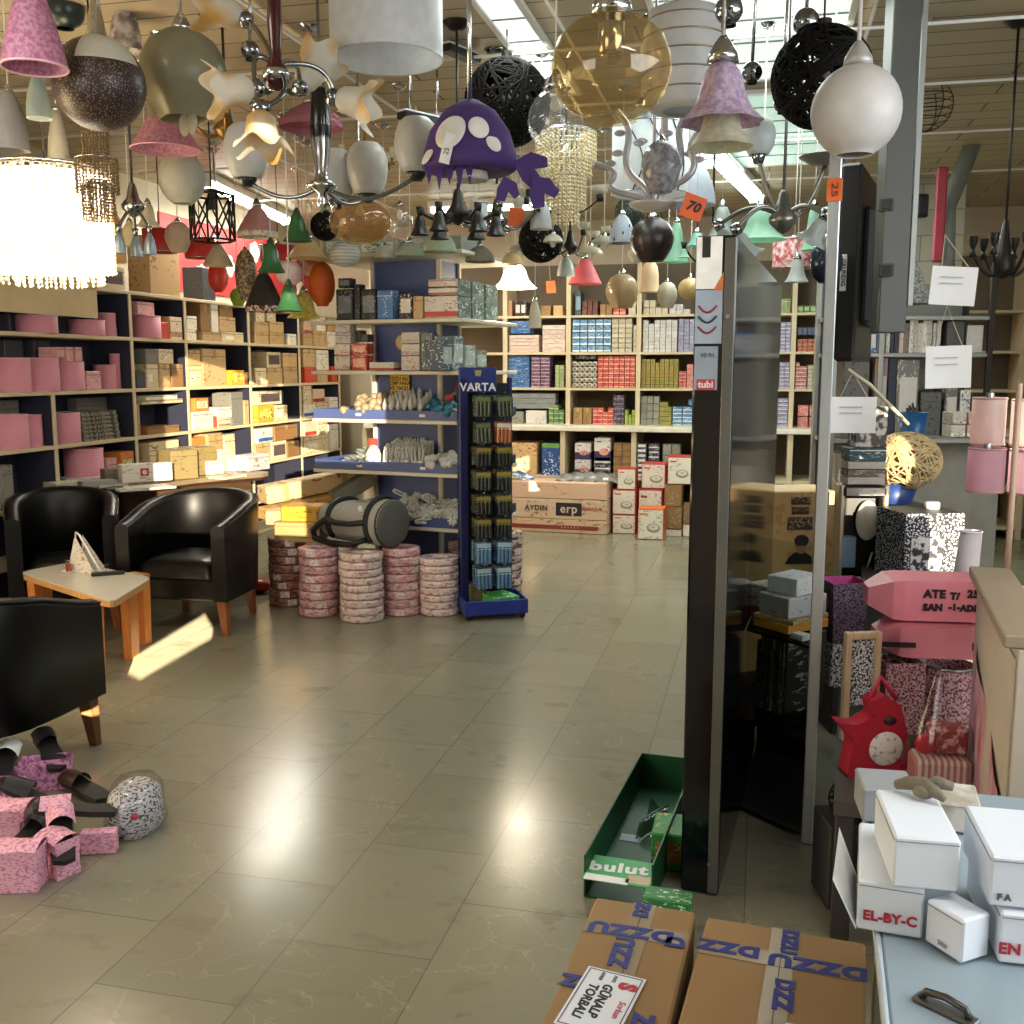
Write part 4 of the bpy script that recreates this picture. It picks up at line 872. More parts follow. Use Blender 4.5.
# ---------------------------------------------------------------- duffel bag lying on the coils
zt = max(z2, z3, z4) + .002
bp0 = (S2 + S4) / 2 + Vector((-.03, .1, 0))
bag = thing('duffel_bag', 'grey duffel bag with black straps lying on the cable coils', 'bag', (bp0.x, bp0.y, zt), YAW + math.radians(-38))
HE = speckle('a9a9a6', '85857f', 220, .4, .6, .85); BLK = plain('17171a', .6, 0, .1)
L = .29
def sect(x, k=1.0, sag=0.0):
    out = []
    for i in range(24):
        a = 2 * PI * i / 24; y = .15 * k * math.cos(a); z = .155 + .15 * k * math.sin(a)
        z = max(z, .004) - sag * max(0, math.sin(a)) ** 2
        out.append((x, y, z if i < 12 or z > .01 else .003))
    return out
MB().loft([sect(-L, .5, .02), sect(-L + .015, .86, .05), sect(-L + .07, .97, .05), sect(-.1, 1, .035), sect(.05, 1, .025), sect(.18, 1.0, .005), sect(.27, 1.0), sect(L, .98)], 0).build('body', HE, bag)
mb = MB(); mb.lathe([(.001, .012), (.12, .012), (.146, .004), (.147, -.006)], 32, 0, TR((L, 0, .152), ry=PI / 2)); mb.build('end_panel', plain('595955', .85, 0, .08, 30), bag)
def strap(pts, name='strap', w=.02): MB().tube(pts, w, 0, 6).build(name, BLK, bag)
for x in (-.14, .2): strap([(x, .152 * math.cos(a), .155 + .154 * math.sin(a) - (.035 if x < 0 else 0) * max(0, math.sin(a)) ** 2) for a in [PI * .25 + PI * i / 14 for i in range(15)]])
strap([(L - .01, .147 * math.cos(a), .152 + .147 * math.sin(a)) for a in [2 * PI * i / 28 for i in range(29)]], 'end_piping', .008); strap([(-.2 + .4 * i / 10, -.05, .287 - .045 * (1 - i / 10)) for i in range(11)], 'zip', .006)
strap([(-.14, -.155, .17), (-.19, -.18, .13), (-.27, -.17, .08), (-.25, -.17, .03), (-.1, -.175, .015), (.08, -.175, .02), (.2, -.16, .06)], 'shoulder_strap'); strap([(-.14, -.158, .165), (-.05, -.178, .15), (.1, -.178, .155), (.2, -.158, .17)], 'carry_handle'); 
MB().ball(.022, (.13, -.125, .245), 0, 12, 8, (1, .25, 1)).build('logo_patch', WHITE, bag)
# ---------------------------------------------------------------- battery rack
pa = onz(461, 615, 0)
RA = YAW + math.radians(14)
rk = thing('battery_rack', 'dark blue battery rack hung with blister packs, headed VARTA', 'display rack', (pa.x, pa.y, 0), RA)
RB = plain('161e52', .4, 0, .06)
MB().box((.03, .06, .76), (.055, .09, 1.46), b=.006).build('side_post', RB, rk)
MB().box((.34, .1, .76), (.03, .03, 1.46), b=.004).build('side_post', RB, rk)
hd = MB().box((.12, .03, 1.475), (.235, .03, .155), b=.004).build('header', plain('232f74', .35, 0, .04), rk)
text('VARTA', .068, WHITE, hd, face((.12, .0125, 1.43), (1, 0, 0), (0, 0, 1)), bold=.002)
MB().add([(.12 + a, .013, 1.515 + b) for a, b in ((-.022, .02), (.022, .02), (.016, -.016), (-.016, -.016))] , [(3, 2, 1, 0)]).build('emblem', plain('c8b46a', .3, .5), hd)
MB().box((.185, .1, .78), (.28, .012, 1.35)).build('back_mesh', plain('10121c', .5), rk)
tr = MB().box((.19, -.03, .05), (.4, .32, .03), b=.004).build('base_tray', plain('1b2f86', .4), rk)
for c, d in (((.19, -.185, .08), (.4, .012, .09)), ((.19, .125, .08), (.4, .012, .09)), ((-.005, -.03, .08), (.012, .3, .09)), ((.385, -.03, .08), (.012, .3, .09))): MB().box(c, d, b=.003).build('tray_wall', plain('1b2f86', .4), tr)
for x in (.02, .36):
    for y in (-.15, .1): MB().cyl(.02, -.012, .012, 0, 14, TR((x, y, .02), rx=PI / 2), b=.003).build('caster', BLACKM, rk)
def pack_mesh(card, cell, top, w, h):
    mb = MB(); mb.box((0, 0, -h / 2), (w, .003, h), 0, b=.001); n = 4
    mb.box((0, -.002, -h * .16), (w * .9, .0015, h * .2), 2)
    for i in range(n): mb.cyl(w * .105, -h * .95, -h * .34, 1, 10, TR((-w * .36 + w * .72 * i / (n - 1), -w * .1, 0)))
    for i in range(n): mb.cyl(w * .108, -h * .34, -h * .3, 2, 10, TR((-w * .36 + w * .72 * i / (n - 1), -w * .1, 0)))
    return mb.mesh('blister_pack', [printed(card, '8a9a8a', scale=(9, 9, 12)), plain(cell, .3, .2), plain(top, .4)])
PK = [pack_mesh('22282e', '3f4a42', '5f6a40', .1, .13), pack_mesh('1d2026', '2a3030', '8a7c30', .1, .12), pack_mesh('2c4058', '5a82aa', '9ab4c6', .1, .14), pack_mesh('8a3a2a', 'b07050', 'd8c8b8', .1, .13)]
ROWS = [(1.385, 0, 3, 'grey'), (1.225, 3, 3, 'red'), (1.075, 1, 4, 'black and yellow'), (.925, 1, 4, 'black and yellow'), (.775, 1, 4, 'black and gold'), (.63, 1, 4, 'black and gold'), (.485, 2, 4, 'blue and silver'), (.325, 2, 4, 'blue and silver')]
for ri, (z, k, n, cn) in enumerate(ROWS):
    for ci, x in enumerate((.125, .255)):
        MB().tube([(x, .095, z + .005), (x, -.13, z + .012), (x, -.14, z + .02)], .003, 0, 6).build('hook', STEEL, rk)
        for j in range(n):
            kk = k if not (k == 3 and ci == 0) else 0
            o = bpy.data.objects.new('blister_pack', PK[kk]); COL.objects.link(o); y = -.115 + j * .045
            q = Matrix.Translation((pa.x, pa.y, 0)) @ rotz(RA) @ Vector((x + random.uniform(-.004, .004), y, z - .003)); o.location = q; o.rotation_euler = (random.uniform(-.12, .05), random.uniform(-.05, .05), RA)
            lb = f"{cn} battery pack on {('inner', 'outer')[ci]} hook, {ORD[ri]} row of the rack"
            tag(o, lb, 'battery pack', lb)
q = Matrix.Translation((pa.x, pa.y, 0)) @ rotz(RA)
def onrack(x, y, z): return tuple(q @ Vector((x, y, z)))
carton(onrack(.24, -.06, .066), .17, .2, .07, RA + .25, K('3f9a4a', 'e8f4e0', '2f7a3a'), 'P', 'green battery carton lying in the rack base tray', 'box')
carton(onrack(.11, .05, .066), .11, .11, .13, RA, K('6a6644', '2a2a1c', '7d7850'), 'S', 'olive box standing at the back of the rack tray', 'box')
# ---------------------------------------------------------------- tub armchairs
LEA = leather(); LEGW = wood('7a3d1c', '9a5a2c', .35); DLEG = wood('4a2a18', '5f3820', .35)
def armchair(label, loc, rz, W=.68, D=.68, arm=.655, bk=.80, legm=LEGW):
    rt = thing('armchair', label, 'armchair', (*loc, 0), rz)
    t = .085; w = W / 2 - t / 2; pts = []          # centre line of the wrap-round shell, front of one arm to front of the other
    R = w * .98; n1, n2 = 6, 14; yb = D / 2 - t / 2
    for i in range(n1): pts.append((w, -D / 2 + (yb - R + D / 2) * i / n1, 0))
    for i in range(n2 + 1): a = PI * i / n2; pts.append((R * math.cos(a) + 0, yb - R + R * math.sin(a) ** .8 if math.sin(a) > 0 else yb - R, 0))
    for i in range(n1 - 1, -1, -1): pts.append((-w, -D / 2 + (yb - R + D / 2) * i / n1, 0))
    N = len(pts); rings = []; top = []
    for i, p in enumerate(pts):
        a, b = Vector(pts[max(i - 1, 0)]), Vector(pts[min(i + 1, N - 1)]); d = (b - a).normalized(); nrm = Vector((d.y, -d.x, 0))
        u = i / (N - 1); h = arm + (bk - arm) * max(0, math.sin(PI * u)) ** 1.3; tp = t * (1.0 - .25 * 0); P = Vector(p); rr = []
        lean = nrm * .035 * max(0, math.sin(PI * u))
        for (s_, z) in ((.5, .21), (.5, h - .035), (.38, h - .01), (.0, h), (-.38, h - .01), (-.5, h - .035), (-.5, .21)):
            q = P + nrm * (s_ * tp) + lean * (z / bk); rr.append((q.x, q.y, z))
        rings.append(rr); q = P + nrm * (.46 * tp) + lean * (h / bk); top.append((q.x, q.y, h - .014))
    MB().loft(rings, 0).build('shell', LEA, rt)
    MB().tube(top, .005, 0, 6).build('piping', LEA, rt)
    MB().box((0, -.03, .27), (W - 2 * t + .01, D - .12, .13), b=.01).build('seat_base', LEA, rt)
    def cush(u, v):
        x, y = (u - .5) * 2, (v - .5) * 2; e = (1 - abs(x) ** 6) * (1 - abs(y) ** 6); return (x * (W / 2 - t - .004), -.05 + y * (D / 2 - .075), .335 + .09 * e ** .35 + .02 * e)
    MB().grid(cush, 18, 18).build('seat_cushion', LEA, rt)
    for sx in (-1, 1):
        for sy in (-1, 1):
            x, y = sx * (W / 2 - (.05 if sy < 0 else .13)), sy * (D / 2 - (.06 if sy < 0 else .09)); o = .018 * sx
            MB().loft([[(x + o + dx * .017, y + dy * .017 + .015 * sy, .001) for dx, dy in ((-1, -1), (1, -1), (1, 1), (-1, 1))], [(x + dx * .03, y + dy * .03, .225) for dx, dy in ((-1, -1), (1, -1), (1, 1), (-1, 1))]], 0, False).build('leg', legm, rt)
    return rt
armchair('black leather tub chair between the coffee table and the cable coils', (-3.32, 5.55), math.radians(4))
armchair('black leather tub chair seen side on, nearest to the pink bags', (-2.94, 3.27), math.radians(180), .66, .68, .61, .76, DLEG)
armchair('black leather tub chair in front of the desk end, turned to the coffee table', (-4.07, 5.31), math.radians(36), .6, .56, .7, .82)
# ---------------------------------------------------------------- coffee table
TZ = .44
tc = [onz(x, y, TZ) for x, y in ((18, 572), (112, 602), (153, 577), (72, 562))]
cen = sum(tc, Vector()) / 4
rt = thing('coffee_table', 'low coffee table with pale top and orange wooden slab legs', 'table', (cen.x, cen.y, 0))
P2 = [(p.x - cen.x, p.y - cen.y) for p in tc]
def rounded(poly, r, n=5):
    out = []; m = len(poly)
    for i in range(m):
        p, a, b = Vector((*poly[i], 0)), Vector((*poly[i - 1], 0)), Vector((*poly[(i + 1) % m], 0)); da, db = (a - p).normalized() * r, (b - p).normalized() * r
        for k in range(n + 1): t = k / n; q = (p + da) * (1 - t) ** 2 + p * 2 * t * (1 - t) + (p + db) * t ** 2; out.append((q.x, q.y))
    return out
RP = rounded(P2, .09)
if sum(RP[i - 1][0] * RP[i][1] - RP[i][0] * RP[i - 1][1] for i in range(len(RP))) < 0: RP = RP[::-1]
MB().prism(RP, TZ - .035, TZ - .006, 0).build('table_top', wood('b5824a', 'c89a62', .4), rt); MB().prism([(x * .998, y * .998) for x, y in RP], TZ - .0055, TZ, 0).build('laminate', plain('cfcabb', .22, 0, .05, 2), rt)
OW = wood('a8622a', 'c47c3c', .35)
for q in ((94, 682), (132, 657), (142, 643), (44, 652)):
    p = onz(*q); x, y = p.x - cen.x, p.y - cen.y; a = math.atan2(y, x)
    MB().loft([[(x + dx * .055 * math.cos(a + PI / 2) + dy * .022 * math.cos(a), y + dx * .055 * math.sin(a + PI / 2) + dy * .022 * math.sin(a), .001) for dx, dy in ((-1, -1), (1, -1), (1, 1), (-1, 1))],
               [(x + dx * .065 * math.cos(a + PI / 2) + dy * .025 * math.cos(a), y + dx * .065 * math.sin(a + PI / 2) + dy * .025 * math.sin(a), TZ - .035) for dx, dy in ((-1, -1), (1, -1), (1, 1), (-1, 1))]], 0, False).build('leg', OW, rt)
# on the coffee table
p = onz(86, 572, TZ)
rt = thing('napkin_holder', 'white triangular paper holder standing on the coffee table', 'napkin holder', (p.x, p.y, TZ), math.radians(-20))
PW = frosted('eeece6', .15, .5)
MB().add([(-.12, -.03, .001), (.13, -.03, .001), (-.07, -.01, .2), (-.12, .05, .001), (.13, .05, .001), (-.06, .03, .2)], [(0, 1, 2), (5, 4, 3)]).build('sheet', printed('ece8e0', 'c08a70'), rt)
MB().tube([(-.13, 0, .005), (-.07, .0, .215), (-.04, .0, .2), (.14, 0, .005)], .006, 0, 6).build('wire_frame', WHITE, rt)
p = onz(69, 572, TZ)
rt = thing('tea_glass', 'small red tea glass on the coffee table beside the holder', 'glass', (p.x, p.y, TZ + .001))
MB().shell([(.018, 0), (.014, .02), (.017, .05), (.02, .07)], .0015, 16).build('glass_wall', glass('ffffff', .95), rt); MB().cyl(.0145, .003, .045, 0, 16).build('tea', frosted('b8502a', .5, .1), rt); MB().lathe([(.001, .0), (.035, .003), (.038, .008)], 18).build('saucer', WHITE, rt)
p = onz(108, 575, TZ)
rt = thing('remote_control', 'black remote control lying on the coffee table', 'remote', (p.x, p.y, TZ + .001), math.radians(38)); MB().box((0, 0, .009), (.17, .042, .018), b=.004).build('case', BLACKM, rt)
for i in range(5): MB().cyl(.004, .018, .0205, 0, 8, TR((-.06 + i * .028, 0, 0))).build('button', plain('6a6a6a', .5), rt)
p = onz(99, 566, TZ)
rt = thing('key_ring', 'metal key ring with keys on the coffee table', 'keys', (p.x, p.y, TZ + .003)); MB().tube([(.014 * math.cos(i * PI / 8), .014 * math.sin(i * PI / 8), 0) for i in range(16)], .002, 0, 6, True).build('ring', STEEL, rt)
for a in (0, .9, 2.0): MB().box((.035, 0, .003), (.045, .01, .002), M=rotz(a)).build('key_blade', STEEL, rt)
# ---------------------------------------------------------------- desk
DZ = .78
A, B_ = onz(60, 492, DZ), onz(272, 472, DZ)
dv = (B_ - A).normalized(); da = math.atan2(dv.y, dv.x); dl = (B_ - A).length
rt = thing('desk', 'brown curved front office desk behind the tub chairs', 'desk', (A.x, A.y, 0), da)
DW = wood('4a3524', '5c4430', .3, 2, (8, 1, 1)); iv = (Matrix.Translation((A.x, A.y, 0)) @ rotz(da)).inverted()
bk_ = [iv @ Vector((SX + .02, y, 0)) for y in (B_.y - .15, A.y + .1)]
top = [(.42, .02), (.5, -.05), (.7, -.05), (1.0, .02), (dl - .1, -.02), (dl, .03), (dl - .05, .3), (bk_[0].x, bk_[0].y), (bk_[1].x + .3, bk_[1].y - .02 + .0)]
MB().prism(rounded(top, .03, 3), DZ - .03, DZ, 0).build('desk_top', plain('8a7a62', .25, 0, .1, 4), rt); MB().prism(rounded(top, .034, 3), DZ - .05, DZ - .0305, 0).build('edge_band', plain('3a2618', .4), rt)
mb = MB(); mb.grid(lambda u, v: (.5 + u * (dl - .62), .1 - .05 * math.sin(PI * u), v * (DZ - .055) + .002), 20, 1, 0, True); mb.build('front_panel', DW, rt)
for x, y in ((.5, .16), (dl - .12, .18)): MB().box((x, y, (DZ - .055) / 2 + .001), (.03, .1, DZ - .057), b=.003).build('side_panel', DW, rt)
T = Matrix.Translation((A.x, A.y, 0)) @ rotz(da)
def ondesk(x, y, z=DZ): return tuple(T @ Vector((x, y, z)))
def dpx(px, py): return onz(px, py, DZ)
p = dpx(178, 478); carton((p.x, p.y, DZ + .001), .2, .22, .2, da - .1, K('8a7a50', '6a5c3a'), 'S', 'olive cardboard box standing on the desk beside the tub chair', 'box')
p = dpx(198, 474); carton((p.x, p.y, DZ + .001), .2, .2, .2, da - .1, K('857446', '6a5c3a'), 'S', 'second olive cardboard box on the desk, nearer its bright end', 'box')
p = dpx(146, 484); c = carton((p.x, p.y, DZ + .02), .33, .1, .12, da - .25, K('dcd8cf', '9a8a80'), '', 'white box with a red square logo on the desk', 'box')
MB().box((-.02, -.052, .065), (.055, .002, .05)).build('logo_square', plain('b8322c', .5), c); MB().add([(-.02 + .016 * math.cos(a), -.0535, .065 + .016 * math.sin(a)) for a in [i * PI / 8 for i in range(16)]], [tuple(range(16))[::-1]]).build('logo_ring', plain('e6d8d0', .5), c)
p = dpx(143, 489); carton((p.x, p.y, DZ + .001), .36, .2, .015, da - .2, K('d8d2c0'), '', 'white folder lying under the red logo box', 'folder')
p = dpx(160, 468)
rt = thing('laptop', 'black open laptop half hidden behind the olive box on desk', 'laptop', (p.x, p.y, DZ), da + .3)
MB().box((0, 0, .01), (.3, .22, .018), b=.004).build('keyboard_base', BLACKM, rt); MB().box((0, .12, .11), (.3, .012, .2), b=.003).build('screen', BLACKG, rt)
for i, (px, py, w, d, h, c, lb) in enumerate(((66, 487, .22, .16, .035, 'b8b09c', 'pile of grey papers near the desk end'), (82, 481, .3, .2, .03, 'c8c2b4', 'stack of white sheets behind the grey papers'), (98, 488, .22, .1, .05, '8d8c86', 'grey folder box on the desk'), (112, 482, .12, .12, .09, '5a5348', 'dark open caddy on the desk'), (125, 473, .28, .1, .06, 'd8d2c4', 'long white box at the back of the desk'), (108, 487, .2, .16, .02, 'c4c0b4', 'white clipboard on the desk'),
                                             (212, 474, .14, .12, .1, 'e4dccb', 'white small carton by the olive boxes'), (222, 471, .14, .1, .16, 'dccdb0', 'tall cream carton at the bright desk end'), (236, 470, .2, .14, .08, 'e8e2d6', 'white carton at the bright desk end'), (252, 470, .26, .14, .12, 'b8b4b8', 'grey plastic drawer box at the far desk end'), (228, 478, .24, .14, .02, 'cfc4a8', 'white catalogue near the desk edge'))):
    p = dpx(px, py); carton((p.x, p.y, DZ + .001), w, d, h, da + random.uniform(-.3, .3), K(c, '7a6e60'), 'S' if h > .05 else '', lb, 'papers' if h < .04 else 'box', None, 'paper_stack' if h < .04 else 'carton')
rt = thing('phone_handset', 'black phone lying on the desk edge', 'phone', dpx(112, 491) + Vector((0, 0, .001)), da + .4); MB().box((0, 0, .012), (.17, .06, .024), b=.008).build('handset', BLACKM, rt)
# ---------------------------------------------------------------- long cartons and parcels by the island
def beam(p0, p1, w, h, mats, style, label, cat='box', roll=0.0):
    p0, p1 = Vector(p0), Vector(p1); d = p1 - p0; L = d.length; rt = thing('long_carton', label, cat, (p0 + p1) / 2)
    rt.rotation_euler = d.to_track_quat('X', 'Z').to_euler()
    MB().box((0, 0, 0), (L, w, h), b=.006).build('carton', mats[0], rt)
    for x in (-L * .3, L * .32): MB().box((x, 0, 0), (.05, w + .004, h + .004), b=.006).build('tape', TAPE, rt)
    return rt
e0, e1 = at(268, 512, 7.0), at(368, 483, 7.9)
rt = thing('parcel_table', 'low wooden bench loaded with long cartons beside the tub chair', 'bench', (onz(322, 570).x, onz(322, 570).y, 0), YAW + .2)
beam(at(262, 495, 7.1), at(356, 476, 7.5), .17, .12, [printed('dcc494', 'b04a3a', scale=(14, 4, 4))], '', 'long cream carton with red print lying across the parcels'); 
beam(at(262, 514, 7.0), at(346, 497, 7.4), .17, .08, [printed('cfa769', '9a7040', scale=(14, 4, 4))], '', 'long tan carton under the cream red printed one')
MB().box((0, 0, .36), (.56, .3, .04), b=.005).build('bench_top', wood('a8824e', 'bb955e', .5), rt)
for x in (-.25, .25):
    for y in (-.12, .12): MB().box((x, y, .17), (.04, .04, .338), b=.003).build('leg', wood('a8824e', 'bb955e', .5), rt)
bx = onz(300, 575); 
for q in ((305, 512, 6.75, .26, .2, .1, K('d9a42c', '8a5a1a', 'e0b850'), '', 'yellow carton among parcels beside the duffel bag'), (302, 530, 6.75, .3, .22, .13, K('c3a06a', '9a7848'), 'S', 'tan cardboard box below the yellow carton'), (279, 516, 6.9, .12, .2, .09, K('d8c090', 'a8885a'), 'S', 'slim cream carton beside the yellow carton')):
    p = at(q[0], q[1], q[2]); carton((p.x, p.y, p.z - q[5] / 2), q[3], q[4], q[5], YAW - .1, q[6], q[7], q[8], 'box')
rt = thing('red_bag', 'red plastic bag lying under the tub chair side', 'bag', onz(258, 592)); MB().ball(.1, (0, 0, .05), 0, 16, 10, (1.2, .8, .5)).build('bag_body', plain('a8302a', .3, 0, .2, 30), rt)
# ---------------------------------------------------------------- pink gift bags and slippers in the left corner
PN = speckle('e0a9bc', 'b8708e', 85, .5, .6, .7, (1, 1, 2.2), rnd=1.0); PN2 = speckle('cf8fb0', '8a4f78', 80, .47, .58, .6, rnd=1.0)
def pouch(px, py, w, d, h, rz, label, mat=PN, flap=True, z=0.001):
    p = onz(px, py, z); rt = thing('gift_bag', label, 'gift bag', (p.x, p.y, z), rz)
    MB().loft([[(sx * w / 2 * k, sy * d / 2 * k2, zz) for sx, sy in ((-1, -1), (1, -1), (1, 1), (-1, 1))] for zz, k, k2 in ((0, 1, 1), (h * .55, 1.0, .95), (h, 1.04, 1.1))], 0, False, cap=False).add([(-w / 2, -d / 2, .002), (w / 2, -d / 2, .002), (w / 2, d / 2, .002), (-w / 2, d / 2, .002)], [(0, 1, 2, 3)]).build('bag_body', mat, rt)
    if flap: MB().grid(lambda u, v: ((u - .5) * w * 1.06, d * .55 - v * d * 1.15, h * (1.0 + .10 * math.sin(PI * v) + .03 * math.sin(7 * u + 3 * v))), 6, 8).build('flap', mat, rt)
    return rt
pouch(18, 886, .15, .09, .13, .3, 'pink printed gift bag at the corner edge, nearest the viewer'); pouch(60, 872, .10, .08, .12, -.35, 'pink gift bag with a narrow square base beside the nearest one'); pouch(8, 842, .16, .1, .13, .25, 'crumpled pink gift bag lying behind the nearest one')
p = onz(100, 852); carton((p.x, p.y, .001), .11, .04, .075, .35, [PN, TAPE, PAPER, INK], '', 'small pink card box at the front of the slipper pile', 'box')
pouch(48, 788, .17, .06, .12, .5, 'dark pink gift bag holding a black slipper, behind the pile', PN2, False); pouch(14, 800, .13, .08, .11, .3, 'pink floral gift bag under the white soled slipper', PN2, False)
def slipper(loc, rz, label, up=PN, rx=0.0):
    rt = thing('slipper', label, 'slipper', loc, rz); rt.rotation_euler = (rx, 0, rz)
    pr = [(-.035, -.12), (-.042, -.05), (-.034, .02), (-.042, .08), (-.03, .125), (0, .135), (.03, .125), (.04, .08), (.032, .02), (.036, -.05), (.03, -.12), (0, -.132)]
    if True: pr = pr[::-1]
    MB().prism(pr, 0, .018, 0).build('sole', plain('1c1a1a', .5), rt)
    MB().grid(lambda u, v: ((u - .5) * .085, .02 + v * .09, .016 + .045 * math.sin(PI * u) ** .6 * (1 - .35 * v)), 12, 6).build('upper', up, rt); return rt
BKM = plain('1a191b', .45, 0, .2, 20)
for px, py, z, rz, lb, up, rx in ((50, 752, .115, .9, 'black slipper lying on the dark pink gift bag', BKM, .3), (5, 765, .11, .5, 'slipper with white upper on the pink floral bag', WHITE, .2), (34, 800, .10, 1.9, 'black slipper wedged between the pink bags', BKM, .5), (62, 835, .1, .7, 'pink slipper lying across the pile beside the wrapped bundle', PN, .35), (85, 790, .02, 1.2, 'brown black slipper beside the wrapped bundle', plain('3a2418', .4), .1), (30, 838, .05, .2, 'black slipper between the crumpled bags', BKM, .2), (75, 812, .12, 2.2, 'pink strapped slipper topping the pile', PN, .2)):
    p = onz(px, py, z); slipper((p.x, p.y, z), rz, lb, up, rx)
p = onz(128, 833)
rt = thing('wrapped_bundle', 'plastic wrapped bundle of printed newspaper at the end of the slipper pile', 'bundle', (p.x, p.y + .05, .001), .3)
MB().loft([[(.085 * k * math.cos(a) * (1 + .06 * math.sin(3 * a + z * 40)), .12 * k * math.sin(a), z) for a in [i * PI / 10 for i in range(20)]] for z, k in ((0, .9), (.03, 1.05), (.08, 1.05), (.12, .95), (.15, .6))], 0).build('contents', speckle('c4c2c6', '3c3a40', 75, .5, .58, .6, (1, 1, 2.4)), rt)
MB().loft([[(.092 * k * math.cos(a) * (1 + .07 * math.sin(4 * a + z * 30)), .127 * k * math.sin(a), z) for a in [i * PI / 10 for i in range(20)]] for z, k in ((.002, .95), (.03, 1.05), (.08, 1.05), (.13, 1.0), (.165, .75), (.18, .2))], 0, cap=False).build('plastic_film', glass('ffffff', .9, .12, .7), rt)
MB().box((.03, -.115, .085), (.025, .02, .02), b=.006).build('red_tag', plain('a83040', .5), rt)
# ---------------------------------------------------------------- tall black showcase with glass front and aluminium post
a0 = onz(680, 890); a1 = onz(718, 897); sd = (a0 - CAM).dot(FW)
zs = at(697, 247, sd).z; far = onz(782, 285, zs); d = Vector((far.x - a1.x, far.y - a1.y, 0)); SL = d.length; d.normalize(); wv = Vector((d.y, -d.x, 0)); SW = .112
SA = math.atan2(d.y, d.x) - PI / 2
cb = a1 - wv * SW                                   # near left floor corner
pl = onz(807, 843)
sh = thing('glass_showcase', 'tall glossy black showcase panel with glass shelves and an aluminium post', 'showcase', (cb.x, cb.y, 0), SA)
inv = (Matrix.Translation((cb.x, cb.y, 0)) @ rotz(SA)).inverted()
def sl(p): return inv @ Vector(p)
BLK_GL = plain('090b0f', .1, 0, .1, 2, spec=.6); GREYT = plain('57564f', .35, .2, .08)
MB().box((SW / 2, SL / 2, zs / 2), (SW, SL, zs - .004), b=.006).build('side_panel', BLK_GL, sh)
MB().box((SW - .017, -.002, zs / 2), (.03, .008, zs - .02), b=.002).build('edge_trim', GREYT, sh)
ps = MB(); 
ps.box((.038, -.0012, zs - .075), (.07, .002, .14), 0); ps.box((.03, -.003, zs - .033), (.022, .0015, .055), 1)
ps.box((.04, -.0012, zs - .22), (.074, .002, .145), 2); ps.box((.036, -.0012, zs - .36), (.064, .002, .12), 4)
po = ps.build('poster', [plain('f2f0ea', .4), plain('1c1a18', .4), plain('9aa6b4', .4), plain('c8743c', .4), plain('8c98a4', .4)], sh)
for k, c in enumerate(('8a2f3a', '2a2c3c', '8a2f3a')): MB().tube([(.012 + .05 * i / 8, -.003, zs - .19 - .028 * k - .018 * math.sin(PI * i / 8)) for i in range(9)], .003, 0, 5).build('poster_stripe', plain(c, .5), po)
MB().add([(.05, -.003, zs - .15), (.078, -.003, zs - .10), (.078, -.003, zs - .15)], [(0, 1, 2)]).build('orange_corner', plain('c8743c', .5), po)
rl = MB().box((.037, -.003, zs - .405), (.05, .002, .03)).build('red_label', plain('a8323c', .4), po); text('tubi', .026, plain('e8c8c8', .5), rl, face((.037, -.005, zs - .405), (1, 0, 0), (0, 0, 1)), bold=.001)
text('10 91', .018, plain('3a4048', .5), rl, face((.04, -.003, zs - .325), (1, 0, 0), (0, 0, 1)))
MB().cyl(.006, 0, .006, 0, 12, TR((SW - .02, -.004, zs - .22), rx=PI / 2)).build('lock', STEEL, sh); MB().cyl(.004, 0, .004, 0, 12, TR((SW - .03, -.004, .1), rx=PI / 2)).build('screw_cap', STEEL, sh)
pp = sl(pl); ALU = plain('c9d0d4', .3, .75, .05); fp = sl(onz(735, 812))
ptop = at(832, 160, (pl - CAM).dot(FW) * .985).z
MB().box((pp.x, pp.y, ptop / 2), (.036, .03, ptop - .004), b=.003).build('aluminium_post', ALU, sh)
fx = SW + .004; q0 = Vector((fx, fp.y, 0)); q1 = Vector((pp.x - .02, pp.y, 0)); GLS = glass('e6f0ec', .93, .02, .6)
MB().quad((q0.x, q0.y, .04), (q1.x, q1.y, .04), (q1.x, q1.y, .99), (q0.x, q0.y, .99)).build('glass_pane', GLS, sh)
for i, (py, nm) in enumerate(((637, 'upper'), (732, 'middle'), (833, 'lower'))):
    n = Vector((q1.y - q0.y, -(q1.x - q0.x), 0)); w0 = Matrix.Translation((cb.x, cb.y, 0)) @ rotz(SA); P0 = w0 @ q0; N = (w0.to_3x3() @ n).normalized()
    z = max(.03, onplane(775, py, P0, N).z)
    MB().prism([(q0.x, q0.y + .004), (q1.x, q1.y + .004), (q1.x, q1.y + .62), (q0.x, q0.y + .62)], z - .008, z).build('glass_shelf' if i < 2 else 'base_board', glass('7f9a90', .6, .03, .8) if i < 2 else plain('2a2a26', .3), sh)
    if i == 0: ZS0 = z
    if i == 1: ZS1 = z
MB().quad((q0.x, q0.y + .61, .03), (q1.x, q1.y + .61, .03), (q1.x, q1.y + .61, ZS1), (q0.x, q0.y + .61, ZS1)).build('back_glass', glass('20221e', .35, .05, .5), sh)
w0 = Matrix.Translation((cb.x, cb.y, 0)) @ rotz(SA)
tgo = MB().box((0, 0, 0), (.05, .003, .045), b=.001).build('price_tag', plain('d8642a', .6, 0, .05)); pt_ = w0 @ Vector((pp.x, pp.y - .018, 0)); tz = at(833, 206, (pl - CAM).dot(FW)).z; tgo.location = (pt_.x, pt_.y, tz); tgo.rotation_euler = (0, 0, SA)
tag(tgo, 'orange price tag stuck on the aluminium post', 'price tag'); tgo.scale = (.9, 1, 1.5); text('25', .03, plain('4a2010', .5), tgo, face((0, -.0025, 0), (0, 0, -1), (1, 0, 0)))
